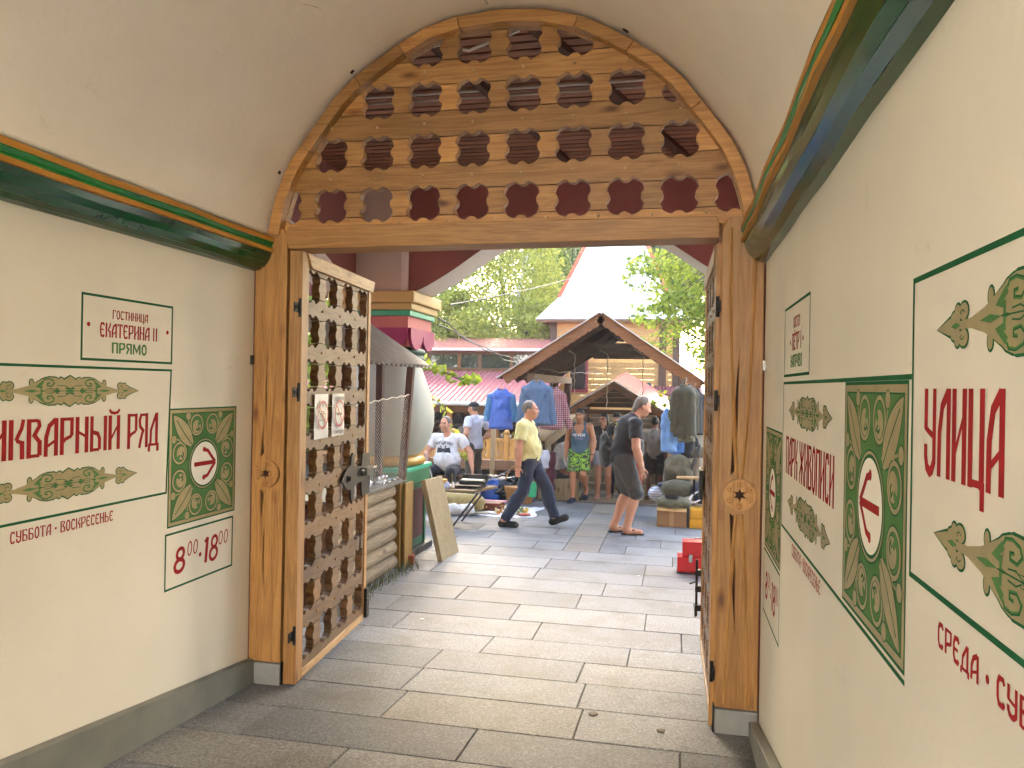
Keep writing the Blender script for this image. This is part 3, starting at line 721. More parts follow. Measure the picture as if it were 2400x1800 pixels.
class Paint(MB):
    """flat paint on a plane (O,U,V,N): every stroke sits a hair proud of the one below"""
    def __init__(s, fr, base=.0006, step=.000015):
        super().__init__(); s.O, s.U, s.V, s.N = [Vector(a) for a in fr]; s.h = base; s.h0 = base; s.step = step
    def P(s, p): return s.O+s.U*p[0]+s.V*p[1]+s.N*s.h
    def poly(s, pts, mi=0):
        tri = tessellate_polygon([[Vector((p[0], p[1], 0)) for p in pts]]); s.h += s.step
        s.add([s.P(p) for p in pts], [tuple(t) for t in tri], mi, False, .5); return s
    def quad(s, a, b, c, d, mi=0): return s.poly([a, b, c, d], mi)
    def rect(s, x0, z0, x1, z1, mi=0): return s.poly([(x0, z0), (x1, z0), (x1, z1), (x0, z1)], mi)
    def disc(s, c, r, mi=0, n=24, ry=None, ang=0.0):
        ry = ry or r; ca, sa = math.cos(ang), math.sin(ang)
        return s.poly([(c[0]+r*math.cos(t)*ca-ry*math.sin(t)*sa, c[1]+r*math.cos(t)*sa+ry*math.sin(t)*ca) for t in [2*math.pi*k/n for k in range(n)]], mi)
    def line(s, pts, w, mi=0, taper=None):
        """one mitred ribbon"""
        n = len(pts); L = []; R_ = []
        closed = n > 3 and abs(pts[0][0]-pts[-1][0])+abs(pts[0][1]-pts[-1][1]) < 1e-6
        for i, p in enumerate(pts):
            a = pts[i-1] if i > 0 else (pts[-2] if closed else None); b = pts[i+1] if i < n-1 else (pts[1] if closed else None)
            d1 = Vector((p[0]-a[0], p[1]-a[1])).normalized() if a else None; d2 = Vector((b[0]-p[0], b[1]-p[1])).normalized() if b else None
            d1 = d1 or d2; d2 = d2 or d1; m = (d1+d2)
            m = m.normalized() if m.length > 1e-3 else d1
            nn = Vector((-m.y, m.x)); k = max(.55, nn.dot(Vector((-d1.y, d1.x)))); ww = (w if taper is None else w*taper(i/(n-1)))/2/k
            L.append((p[0]+nn.x*ww, p[1]+nn.y*ww)); R_.append((p[0]-nn.x*ww, p[1]-nn.y*ww))
        s.h += s.step
        vs = [s.P(p) for p in L]+[s.P(p) for p in R_]
        s.add(vs, [(i, i+1, n+i+1, n+i) for i in range(n-1)], mi, False, .5); return s
    def frame(s, x0, z0, x1, z1, w, mi=0):
        return s.line([(x0, z0), (x1, z0), (x1, z1), (x0, z1), (x0, z0)], w, mi)
    def text(s, txt, x, z, h, cw, mi=0, gap=.12, t=.27, shear=0.0, align='c'):
        """letters of height h, letter width cw"""
        tot = 0; it = []
        for ch in txt:
            if ch == ' ': it.append((None, .55)); tot += .55; continue
            if ch == '•': it.append(('•', .5)); tot += .5+gap; continue
            g = GLY[ch]; it.append((g, g[0])); tot += g[0]+gap
        cx = x-(tot-gap)*cw/2 if align == 'c' else x
        for g, w in it:
            if g is None: cx += w*cw; continue
            s.h = s.h0+s.step*3
            if g == '•': s.disc((cx+w*cw/2, z+h*.5), cw*.2, mi, 12); cx += (w+gap)*cw; continue
            for pts, k in g[1]:
                s.line([(cx+p[0]*w*cw+shear*p[1]*h, z+p[1]*h) for p in pts], t*cw*k, mi)
            cx += (w+gap)*cw
        return s
SGM = [M_SDKGREEN, M_SGREEN, M_SGOLD, M_RED, M_SWHITE]
DKG, GRN, GLD, RED, WHT = range(5)
def ornament_square(p, cx, cz, sz, arrow):
    h = sz/2; p.h = p.h0+.0001
    p.rect(cx-h, cz-h, cx+h, cz+h, DKG); k = h-.008; p.rect(cx-k, cz-k, cx+k, cz+k, GLD); k = h-.025; p.rect(cx-k, cz-k, cx+k, cz+k, DKG); k = h-.029; p.rect(cx-k, cz-k, cx+k, cz+k, GRN)
    X = lambda a, b: (cx+a*h, cz+b*h)
    def R4(pt, k):
        a, b = pt
        for _ in range(k): a, b = -b, a
        return a, b
    for k in range(4):
        for m in (1, -1):
            # curls, two on every side
            c = R4((.235*m, .70), k); p.disc(X(*c), .205*h, DKG); p.disc(X(*c), .192*h, GLD); p.disc(X(*c), .155*h, DKG); p.disc(X(*c), .145*h, GRN)
            c2 = R4((.235*m+.0*m, .665), k); p.disc(X(*c2), .125*h, DKG); p.disc(X(*c2), .118*h, GLD)
            t = [R4(q, k) for q in ((.235*m-.02*m, .72), (.235*m-.09*m, .80), (.235*m-.12*m, .73), (.235*m-.05*m, .67))]; p.poly([X(*q) for q in t], GRN)
            t = [R4(q, k) for q in ((.235*m-.03*m, .66), (.235*m-.08*m, .62), (.235*m-.02*m, .60), (.235*m+.02*m, .63))]; p.line([X(*q) for q in t], .012*h*2, DKG)
            c = R4((.475*m, .86), k); p.line([X(*R4((.475*m, .8), k)), X(*R4((.42*m, .5), k)), X(*R4((.36*m, .42), k))], .022*h, GLD)
            p.disc(X(*c), .078*h, DKG, 14); p.disc(X(*c), .068*h, GLD, 14)
            # stems sweeping in from the curls to the ring
            st = [(.43*m, .70), (.46*m, .58), (.42*m, .48), (.36*m, .42)]; p.line([X(*R4(q, k)) for q in st], .030*h, GLD)
        # corner leaf
        def lf(w, o):
            L_ = []
            for sg in (1, -1):
                r_ = range(0, 11) if sg > 0 else range(10, -1, -1)
                for i in r_:
                    t_ = i/10; d_ = .34+o+(.885-.34-2*o)*t_; ww = (.155-w)*math.sin(math.pi*t_**.85)**.8 if 0 < i < 10 else 0
                    L_.append(X(*R4((d_-sg*ww*.72, d_+sg*ww*.72), k)))
            return L_
        p.poly(lf(-.012, -.012), DKG); p.poly(lf(.006, .0), GLD); p.line([X(*R4((.34, .34), k)), X(*R4((.55, .57), k)), X(*R4((.8, .8), k))], .016*h, DKG)
        for m in (0, 1):
            q = [(.40, .33), (.52, .42), (.66, .47)]; q = [(a, b) if m == 0 else (b, a) for a, b in q]; p.line([X(*R4(a, k)) for a in q], .028*h, GLD)
    p.disc((cx, cz), .455*h, DKG, 40); p.disc((cx, cz), .44*h, GLD, 40); p.disc((cx, cz), .415*h, DKG, 40); p.disc((cx, cz), .385*h, WHT, 40)
    a = arrow; w = .075*h
    tip = (cx+a*.33*h, cz)
    p.line([(cx-a*.30*h, cz), (cx+a*.29*h, cz)], w, RED)
    for m in (1, -1):
        p.line([(cx-a*.02*h, cz+m*.25*h), (cx+a*.10*h, cz+m*.22*h), (cx+a*.20*h, cz+m*.12*h), tip], w*.85, RED)
        p.disc((cx-a*.01*h, cz+m*.25*h), w*.62, RED, 14)
def fleuron(p, cx, cz, L, H):
    H *= .93; p.h = p.h0
    X = lambda a, b: (cx+a*L/2, cz+b*H/2); lx = L/2; e = .006
    shapes = []
    for s in (1, -1):
        for m in (1, -1):
            shapes += [('d', (.24*s, .50*m), .15*lx, .36*H/2*1.05), ('p', [(.18*s, .86*m), (.28*s, .88*m), (.40*s, .60*m), (.52*s, .30*m), (.64*s, .13*m), (.76*s, .10*m), (.76*s, -.02*m), (.3*s, -.02*m), (.2*s, .3*m)]),
                       ('d', (.47*s, .52*m), .022*lx, .10*H), ('d', (.715*s, .33*m), .045*lx, .11*H), ('d', (.775*s, .30*m), .032*lx, .12*H), ('d', (.80*s, .17*m), .05*lx, .10*H)]
        shapes += [('p', [(.80*s, .20), (.86*s, .22), (1.0*s, 0), (.86*s, -.22), (.80*s, -.20)])]
    for m in (1, -1):
        shapes += [('p', [(-.09, .38*m), (-.085, .70*m), (0, 1.0*m), (.085, .70*m), (.09, .38*m), (0, .1*m)]), ('d', (-.105, .42*m), .085*lx, .16*H), ('d', (.105, .42*m), .085*lx, .16*H),
                   ('d', (-.115, .74*m), .03*lx, .07*H), ('d', (.115, .74*m), .03*lx, .07*H)]
    shapes += [('p', [(-.3, .12), (.3, .12), (.3, -.12), (-.3, -.12)])]
    for grow, mi in ((e, DKG), (0, GLD)):
        for sh in shapes:
            if sh[0] == 'd': p.disc(X(*sh[1]), sh[2]+grow*.7, mi, 16, sh[3]+grow*.7)
            else:
                pts = [X(*q) for q in sh[1]]; c = (sum(q[0] for q in pts)/len(pts), sum(q[1] for q in pts)/len(pts))
                if grow: pts = [(q[0]+math.copysign(min(grow*.8, abs(q[0]-c[0])), q[0]-c[0]), q[1]+math.copysign(min(grow*.8, abs(q[1]-c[1])), q[1]-c[1])) for q in pts]
                p.poly(pts, mi)
    # green hollows and curl lines
    for s in (1, -1):
        p.poly([X(*q) for q in ((.56*s, 0), (.47*s, .10), (.38*s, 0), (.47*s, -.10))], GRN)
        p.poly([X(*q) for q in ((.84*s, 0), (.79*s, .09), (.74*s, 0), (.79*s, -.09))], GRN)
        p.poly([X(*q) for q in ((.21*s, 0), (.165*s, .16), (.12*s, 0), (.165*s, -.16))], GRN)
        p.poly([X(*q) for q in ((.07*s, 0), (.0, .16), (-.07*s, 0), (0, -.16))], GRN)
        p.poly([X(*q) for q in ((.365*s, .22), (.345*s, .22), (.345*s, .06), (.30*s, 0), (.345*s, -.06), (.345*s, -.22), (.365*s, -.22))], GRN)
        for m in (1, -1):
            cu = [(.335, .60), (.32, .74), (.27, .78), (.215, .68), (.20, .48), (.235, .30), (.285, .34), (.285, .48), (.255, .50)]
            p.line([X(a*s, b*m) for a, b in cu], .0055*L/.8, GRN); p.line([X(a*s, b*m+.02*m) for a, b in cu], .0022*L/.8, DKG)
            p.line([X(a*s, b*m) for a, b in ((.335, .58), (.37, .42), (.40, .30), (.345, .24))], .012*L/.8, GRN)
            p.line([X(a*s, b*m) for a, b in ((.70, .30), (.72, .38), (.745, .32), (.73, .26))], .0022, DKG)
            p.line([X(a*s, b*m) for a, b in ((.0, .14), (.07, .34), (.16, .36))], .0026, DKG)
            p.line([X(a*s, b*m) for a, b in ((.20, .05), (.24, .16), (.30, .12))], .0026, DKG)
    p.line([X(-.38, 0), X(.38, 0)], .0025, DKG)
def sign(wall, name, fn, s):
    x0 = XL if s > 0 else XR
    p = Paint(((x0, 0, 0), (0, 1 if s > 0 else -1, 0), (0, 0, 1), (s, 0, 0))); fn(p)
    o = p.build(name, SGM, wall, fixn=False); return o
F = .011
# ---- left wall (u = Y)
def s1(p):
    p.frame(2.828, 2.003, 3.428, 2.284, F, DKG)
    p.text('ГОСТИНИЦА', 3.128, 2.190, .040, .0245, RED, t=.25); p.text('ЕКАТЕРИНА II', 3.125, 2.105, .064, .0335, RED, t=.28); p.text('ПРЯМО', 3.125, 2.035, .048, .0405, GRN, t=.28)
    p.disc((2.866, 2.155), .010, RED, 14); p.disc((3.392, 2.155), .010, RED, 14)
sign(WL, 'painted_hotel_notice', s1, 1)
def s2(p):
    p.line([(2.10, 1.967), (3.427, 1.967), (3.404, 1.354), (2.12, 1.354), (2.10, 1.967)], F, DKG)
    fleuron(p, 2.768, 1.866, .84, .136); fleuron(p, 2.768, 1.478, .84, .136)
    p.text('АНТИКВАРНЫЙ', 2.603, 1.600, .155, .0752, RED, t=.29, gap=.11); p.text('РЯД', 3.228, 1.594, .164, .070, RED, t=.29, gap=.05)
sign(WL, 'painted_antiques_row_sign', s2, 1)
sign(WL, 'painted_weekend_lettering', lambda p: p.text('СУББОТА • ВОСКРЕСЕНЬЕ', 2.760, 1.278, .046, .0262, RED, t=.26), 1)
sign(WL, 'painted_arrow_panel', lambda p: ornament_square(p, 3.718, 1.473, .603, 1), 1)
def hours(p, x, z):
    p.text('8', x-.185, z, .125, .118, RED, t=.24, shear=.12); p.text('00', x-.075, z+.068, .075, .068, RED, t=.2, shear=.1)
    p.disc((x-.005, z+.055), .012, RED, 12); p.text('18', x+.085, z, .135, .105, RED, t=.24, shear=.12, gap=.02); p.text('00', x+.205, z+.072, .075, .068, RED, t=.2, shear=.1)
def s5(p): p.frame(3.408, .860, 4.000, 1.139, F, DKG); hours(p, 3.702, .930)
sign(WL, 'painted_opening_hours', s5, 1)
# ---- right wall (u = -Y)
def r1(p):
    p.frame(-3.428, 1.981, -2.803, 2.258, F, DKG)
    p.text('ХОСТЕЛ', -3.105, 2.165, .043, .026, RED, t=.25); p.text('ПЁТР I', -3.100, 2.078, .066, .042, RED, t=.28); p.text('НАПРАВО', -3.105, 2.012, .048, .037, GRN, t=.28)
    p.disc((-3.262, 2.112), .010, RED, 12); p.disc((-2.945, 2.112), .010, RED, 12)
sign(WR, 'painted_hostel_notice', r1, -1)
def r2(p):
    p.line([(-3.437, 1.347), (-3.437, 1.951), (-1.617, 1.951)], F, DKG); p.line([(-3.437, 1.351), (-1.633, 1.351)], F, DKG)
    fleuron(p, -2.828, 1.841, .88, .128); fleuron(p, -2.828, 1.476, .88, .136)
    p.text('ПАРК ЖИВОПИСИ', -2.838, 1.583, .152, .0705, RED, t=.29, gap=.10)
sign(WR, 'painted_picture_park_sign', r2, -1)
sign(WR, 'painted_weekend_lettering', lambda p: p.text('СУББОТА • ВОСКРЕСЕНЬЕ', -2.835, 1.285, .046, .0283, RED, t=.26), -1)
sign(WR, 'painted_arrow_panel', lambda p: ornament_square(p, -1.924, 1.655, .580, -1), -1)
sign(WR, 'painted_arrow_panel', lambda p: ornament_square(p, -3.752, 1.443, .592, -1), -1)
def r5(p): p.frame(-4.06, .822, -3.472, 1.128, F, DKG); hours(p, -3.765, .905)
sign(WR, 'painted_opening_hours', r5, -1)
def r6(p):
    p.line([(-1.609, 1.572), (-1.612, 2.135), (-.45, 2.135), (-.45, 1.572), (-1.609, 1.572)], F, DKG)
    fleuron(p, -1.03, 2.030, .88, .136); fleuron(p, -1.03, 1.676, .88, .136)
    p.text('УЛИЦА', -1.359, 1.776, .152, .0655, RED, t=.30, gap=.10)
sign(WR, 'painted_street_sign', r6, -1)
sign(WR, 'painted_weekday_lettering', lambda p: p.text('СРЕДА • СУББОТА', -1.445, 1.488, .042, .0345, RED, t=.26, align='l'), -1)
# two laminated notices pinned to the left leaf
def notice(s0, label, kind):
    O, d, nrm = FR_L; z0, z1 = 1.563, 1.846; w = .225
    def f(u, v):
        b = .004*math.sin(u*5+v*4)+.003*math.sin(v*9+u*3)
        return O+d*(s0+u*w)+nrm*(.008-.006-.004+b*.6)+Vector((0, 0, z0+(z1-z0)*v))
    n = thing('notice', tuple(O+d*s0+Vector((0, 0, z0))), label, 'notice')
    mb = MB(); mb.sheet(lambda u, v: f(u, v), 12, 14)
    mb.v = [tuple(Vector(q)+nrm*.0) for q in mb.v]
    mb.build('sheet', plain('laminated paper', 'd9d8d2', .22, var=.08), n)
    p = Paint((O+d*s0-nrm*.011, d, (0, 0, 1), -nrm), .0, .0002)
    c = (w/2, z0+.150); r = .083
    def bl(pts, wd, mi): p.line(pts, wd, mi)
    if kind == 'bike':
        for q in (-.030, .030): p.line([(c[0]+q+.024*math.cos(a), c[1]-.012+.024*math.sin(a)) for a in [2*math.pi*k/14 for k in range(15)]], .005, 1)
        p.line([(c[0]-.03, c[1]-.012), (c[0]-.012, c[1]+.022), (c[0]+.02, c[1]+.022), (c[0], c[1]-.012), (c[0]-.012, c[1]+.022)], .005, 1)
    else:
        p.rect(c[0]-.05, c[1]-.01, c[0]+.045, c[1]+.006, 1); p.line([(c[0]+.04, c[1]+.012), (c[0]+.03, c[1]+.03), (c[0]+.045, c[1]+.045)], .005, 1)
        p.text('КУРЕНИЕ', w/2, z1-.045, .026, .022, 1, t=.3); p.text('ЗАПРЕЩЕНО', w/2, z0+.018, .02, .0175, 1, t=.3)
    p.line([(c[0]+r*math.cos(a), c[1]+r*math.sin(a)) for a in [2*math.pi*k/28 for k in range(29)]], .016, 0)
    p.line([(c[0]-r*.7, c[1]+r*.7), (c[0]+r*.7, c[1]-r*.7)], .014, 0)
    p.build('printing', [plain('print red', '9c2232', .3), plain('print black', '202020', .3)], n, fixn=False)
GLY['З'] = (.9, [([(.15, .85), (.4, .97), (.8, .85), (.8, .62), (.45, .52), (.8, .42), (.8, .15), (.4, .03), (.15, .15)], .9)])
GLY['Щ'] = (1.3, [([(.1, 0), (.1, 1)], 1), ([(.5, 0), (.5, 1)], 1), ([(.9, 0), (.9, 1)], 1), ([(0, .05), (1, .05)], .7), ([(.95, .05), (.95, -.15)], .7)])
notice(.222, 'crinkled laminated no cycling notice on the gate leaf', 'bike')
notice(.525, 'crinkled laminated no smoking notice on the gate leaf, beside the cycling one', 'smoke')
# ================================================================== porch beyond the gate: columns, arches, plank soffit
def cream_mats(): pass
M_PINK = plaster('rose column paint', 'b9655c', .6, .1)
M_MAG = plain('magenta paint', '8e2050', .45, var=.15)
M_TURQ = plain('turquoise paint', '2f9d77', .4)
M_BEIGE = plaster('beige cornice paint', 'b79a5c', .55, .12)
M_BGOLD = plain('gold base paint', 'b18a3c', .3, .25)
M_DGREEN = plain('base green paint', '2f6b45', .45, var=.2)
M_PANEL = plain('dark red panel paint', '4f1d19', .5, var=.25)
CX, CY = -3.27, 8.33
def column(c, label):
    g = thing('porch_column', (c[0], c[1], 0), label, 'column', 'kubyshka columns carrying the porch arch')
    x, y = c
    def sq(h, z0, z1, mb, mi=0, ch=.0): mb.prism([(x-h, y-h+ch), (x-h+ch, y-h), (x+h-ch, y-h), (x+h, y-h+ch), (x+h, y+h-ch), (x+h-ch, y+h), (x-h+ch, y+h), (x-h, y+h-ch)] if ch else [(x-h, y-h), (x+h, y-h), (x+h, y+h), (x-h, y+h)], ((0, 0, z0), (1, 0, 0), (0, 1, 0), (0, 0, 1)), z1-z0, mi)
    mb = MB(); sq(.45, -.02, .07, mb); mb.build('foot', M_BLACK, g, bevel=.006)
    mb = MB(); sq(.385, .07, .80, mb); sq(.42, .80, .95, mb, 0); mb.build('base', M_DGREEN, g, bevel=.012)
    mb = MB()
    for ax in range(2):
        for sgn in (1, -1):
            n = Vector((sgn, 0, 0)) if ax == 0 else Vector((0, sgn, 0)); t = Vector((0, 0, 1)).cross(n); o = Vector((x, y, 0))+n*.386
            mb.obox(o+Vector((0, 0, .45)), t*.26, n*.006, Vector((0, 0, .28)))
            for dd in (-.30, .30): mb.obox(o+t*dd+Vector((0, 0, .435)), t*.022, n*.02, Vector((0, 0, .36)), 1)
    mb.build('panel', [M_PANEL, M_DGREEN], g, bevel=.006)
    mb = MB(); sq(.435, .952, 1.0, mb); mb.build('turquoise_band', M_TURQ, g, bevel=.01)
    mb = MB(); mb.lathe([(.40, 1.002), (.46, 1.015), (.475, 1.05), (.46, 1.09), (.42, 1.11), (.40, 1.12)], (x, y, 0), 40); mb.build('gold_ring', M_BGOLD, g)
    mb = MB(); mb.lathe([(.40, 1.12), (.47, 1.20), (.535, 1.32), (.565, 1.46), (.565, 1.60), (.535, 1.76), (.48, 1.92), (.43, 2.06), (.40, 2.16), (.395, 2.2)], (x, y, 0), 48); mb.build('shaft', plaster('dull white column paint', 'a6a899', .55, .2), g)
    mb = MB(); mb.lathe([(.40, 2.16), (.43, 2.17), (.44, 2.20), (.43, 2.235), (.415, 2.24), (.445, 2.255), (.455, 2.285), (.44, 2.315), (.40, 2.33)], (x, y, 0), 40); mb.build('green_ring', plain('dark grey green paint', '2f4a3a', .5), g)
    # scalloped magenta apron
    mb = MB()
    for k in range(4):
        n = Vector((1, 0, 0)) if k == 0 else Vector((0, 1, 0)) if k == 1 else Vector((-1, 0, 0)) if k == 2 else Vector((0, -1, 0))
        t = Vector((0, 0, 1)).cross(n); o = Vector((x, y, 0))+n*.41
        pl = [(-.41, 2.52), (.41, 2.52), (.41, 2.45)]
        for m in (1, -1):
            pass
        pts = [(-.41, 2.53), (.41, 2.53), (.41, 2.46)]+[(.21+.20*math.cos(a), 2.46-.16*math.sin(a)) for a in [math.pi*j/10 for j in range(1, 10)]]+[(.01, 2.455), (-.01, 2.455)]+[(-.21+.20*math.cos(a), 2.46-.16*math.sin(a)) for a in [math.pi*j/10 for j in range(1, 10)]]+[(-.41, 2.46)]
        mb.prism(pts, (o, t, (0, 0, 1), n), .035 if k % 2 == 0 else .034)
    mb.build('apron', M_MAG, g)
    mb = MB(); sq(.405, 2.33, 2.66, mb); mb.build('neck', M_PINK, g)
    mb = MB(); sq(.44, 2.66, 2.72, mb); mb.build('turquoise_band', M_TURQ, g, bevel=.008)
    mb = MB(); sq(.465, 2.722, 2.80, mb); sq(.50, 2.80, 2.925, mb); mb.build('capital', M_BEIGE, g, bevel=.015)
    return g
COLUMN = column((CX, CY), 'bulbous white column with green base and beige capital behind the left gate leaf')
PAC = -1.06
dup(COLUMN, (2*PAC-CX, CY, 0), label='bulbous white column hidden behind the right gate leaf')
PARCH = [(1.79, 2.925), (1.62, 3.0), (1.33, 3.17), (.985, 3.40), (.72, 3.53), (.45, 3.62), (.2, 3.66), (0, 3.67)]
def porch():
    g = thing('porch_front_arch', (PAC, 8.3, 2.93), 'maroon porch wall with a wide white rimmed arch opening to the market', 'archway')
    def dense(P):
        out = []
        for i in range(len(P)-1):
            p0 = P[max(0, i-1)]; p1 = P[i]; p2 = P[i+1]; p3 = P[min(len(P)-1, i+2)]
            for k in range(4):
                t = k/4; out.append(tuple(.5*((2*p1[j])+(-p0[j]+p2[j])*t+(2*p0[j]-5*p1[j]+4*p2[j]-p3[j])*t*t+(-p0[j]+3*p1[j]-3*p2[j]+p3[j])*t**3) for j in (0, 1)))
        return out+[P[-1]]
    D = dense(PARCH); A = [(PAC-h, z) for h, z in D]+[(PAC+h, z) for h, z in D[::-1][1:]]
    mb = MB(); loop = [(-4.2, 2.927), (-4.2, 4.64), (2.2, 4.64), (2.2, 2.927)]+[p for p in A[::-1]]
    mb.prism(loop, ((0, 8.02, 0), (1, 0, 0), (0, 0, 1), (0, 1, 0)), .55)
    mb.build('wall_face', M_MAROON, g)
    mb = MB(); N = len(A)
    for i in range(N-1):
        (x0, z0), (x1, z1) = A[i], A[i+1]
        d = Vector((x1-x0, z1-z0)).normalized(); n = Vector((d.y, -d.x))*.004
        mb.add([(x0+n.x, 8.012, z0+n.y), (x1+n.x, 8.012, z1+n.y), (x1+n.x, 8.575, z1+n.y), (x0+n.x, 8.575, z0+n.y)], [(0, 1, 2, 3)], 0, False, .5)
    mb.build('arch_soffit', M_GREYW, g, fixn=False)
    for sx in (1, -1):
        x = CX if sx > 0 else 2*PAC-CX
        mb = MB(); mb.box(min(x-.24*sx, x+.30*sx), max(x-.24*sx, x+.30*sx), 7.985, 8.02, 2.927, 4.15); mb.build('pilaster', M_GREYW, g, bevel=.004)
        mb = MB(); mb.box(min(x+.30*sx, x+.37*sx), max(x+.30*sx, x+.37*sx), 7.975, 8.02, 2.927, 4.15); mb.build('pilaster_edge', M_WHITEW, g, bevel=.004)
    # side arches, running back to the gatehouse
    for sx in (1, -1):
        x = -3.52 if sx > 0 else 2*PAC+3.52
        s = thing('porch_side_arch', (x, 6.4, 2.9), 'maroon porch side wall with an arched opening '+('on the left above the log stall' if sx > 0 else 'on the right, hidden by the gate leaf'), 'archway')
        hh = [(4.56, 2.6), (4.75, 2.95), (5.1, 3.2), (5.7, 3.42), (6.25, 3.46), (6.8, 3.38), (7.16, 3.26), (7.54, 3.12), (7.9, 2.93)]
        mb = MB(); mb.prism([(4.56, 4.64), (8.0, 4.64), (8.0, 2.93)]+hh[::-1], ((x, 0, 0), (0, 1, 0), (0, 0, 1), (-sx, 0, 0)), .4)
        mb.build('wall_face', M_MAROON, s)
        mb = MB()
        for a, b in zip(hh[:-1], hh[1:]):
            mb.add([(x+sx*.006, a[0], a[1]-.004), (x+sx*.006, b[0], b[1]-.004), (x-sx*.41, b[0], b[1]-.004), (x-sx*.41, a[0], a[1]-.004)], [(0, 1, 2, 3)], 0, False, .5)
        mb.build('arch_soffit', M_GREYW, s, fixn=False)
    # plank soffit on beams
    c = thing('plank_ceiling', (PAC, 6.3, 4.15), 'brown slatted plank ceiling of the porch seen through the fretwork holes', 'ceiling')
    mb = MB(); y = 4.56
    while y < 8.0:
        mb.box(-3.9, 1.8, y, y+.085, 4.15, 4.185); y += .112
    mb.box(-3.9, 1.8, 4.56, 8.0, 4.19, 4.3, 1, .2)
    mb.build('planks', [wood('porch planks', '5a3824', '94684c', 0, rough=.6), M_WSLIT], c)
    for p, q, w in (((-.9, 4.6, 4.13), (.2, 7.98, 4.13), .09), ((-1.6, 4.7, 4.13), (-1.0, 7.9, 4.13), .06)):
        mb = MB(); mb.bar(p, q, w, .05); mb.build('beam', M_DKY, c)
    mb = MB(); mb.tube([(-3.4, 5.6, 4.14), (1.4, 5.6, 4.14)], .014, 8); mb.tube([(-3.4, 5.75, 4.145), (1.4, 5.75, 4.145)], .008, 6); mb.build('conduit', plain('pale conduit', 'b9b6ae', .4), c)
    mb = MB(); mb.tube([(-1.65, 4.62, 4.02), (-1.5, 4.61, 4.05), (-1.3, 4.61, 4.0), (-1.1, 4.61, 4.06), (-.98, 4.61, 4.1)], .009, 6); mb.lathe([(.0, 0), (.02, 0), (.02, .05), (.0, .05)], (-1.66, 4.62, 4.0), 10)
    mb.build('white_lead', plain('white plastic', 'd8d6cf', .4), c)
    t = thing('porch_roof', (PAC, 6.3, 5.0), 'flat roof slab over the porch', 'roof')
    mb = MB(); mb.box(-4.2, 2.2, 4.56, 8.7, 4.65, 4.8); mb.build('slab', M_MAROON, t)
porch()

# ================================================================== log stall at the left under a tin awning
def log_stall():
    g = thing('log_stall', (-3.1, 6.9, 0), 'weathered log trader stall with netting and a grey corrugated awning beside the column', 'stall')
    ml = wood('weathered grey logs', '5a4630', '9c8a6c', 1, rough=.8, bump=.4)
    for k in range(6):
        mb = MB(); z = .085+.148*k; y0 = 5.95+.02*(k % 2); y1 = 7.52-.015*k
        mb.tube([(-2.86, y0, z), (-2.86, (y0+y1)/2, z), (-2.865, y1, z)], [.083, .08, .078], 14); mb.build('log', ml, g)
    mb = MB(); mb.box(-3.5, -2.92, 5.97, 7.5, .0, .86); mb.build('body', M_DKY, g)
    mb = MB(); mb.box(-3.6, -2.76, 5.95, 7.7, .895, .925); mb.build('counter', plain('dull counter lining', '6b675f', .4, .2), g, bevel=.005)
    mb = MB(); mb.box(-2.90, -2.79, 7.58, 7.66, 0, .90); mb.box(-2.775, -2.745, 7.62, 7.86, .02, .88); mb.build('corner_board', plain('ochre brown board', '8c6a30', .6, var=.2), g, bevel=.004)
    # posts
    for (p, q) in (((-2.79, 7.62, .92), (-2.71, 7.62, 2.10)), ((-2.78, 6.0, .92), (-2.72, 6.0, 2.12)), ((-3.12, 6.0, .8), (-3.12, 6.0, 2.48)), ((-3.05, 7.62, .8), (-3.05, 7.62, 2.44))):
        mb = MB(); mb.bar(p, q, .07, .07, 0, (0, 1, 0)); mb.build('post', M_DKZ, g, bevel=.004)
    # corrugated awning, ribs along the slope
    def f(u, v):
        y = 5.55+2.12*u; x = -2.50-.68*v; z = 2.10+.44*v+.017*math.sin(u*2*math.pi*18)
        return (x, y+.03*v, z)
    mb = MB(); mb.sheet(f, 208, 6, 0, False); o = mb.build('awning', plain('dull grey tin', 'c2bfb6', .42, .3, var=.2, bump=.05), g, fixn=False)
    o.modifiers.new('t', 'SOLIDIFY').thickness = .003
    mb = MB(); mb.bar((-2.60, 5.6, 2.12), (-2.60, 7.64, 2.12), .05, .06, 0); mb.build('awning_batten', M_DKY, g)
    # back wall sheet and netting
    mb = MB(); n = 30
    def np_(s, t): return Vector((-2.765+.04*t+.015*math.sin(s*9), 5.98+1.66*s, .93+(.78+.10*s)*t))
    for k in range(-n, n+1):
        for sg in (1, -1):
            pts = []
            for j in range(9):
                t = j/8; s = (k/n if sg > 0 else 1+k/n)+sg*(t*.75) if sg > 0 else (k/n+1)-t*.75
                if 0 <= s <= 1: pts.append(np_(s, t))
            if len(pts) > 1: mb.tube(pts, .0011, 3)
    mb.tube([np_(s/16, 1)+Vector((0, 0, .008*math.sin(s*3))) for s in range(17)], .006, 5)
    mb.build('netting', plain('pale net cord', 'c9c2ae', .6), g)
    tag(g.children[-1], kind='stuff')
    return g
log_stall()
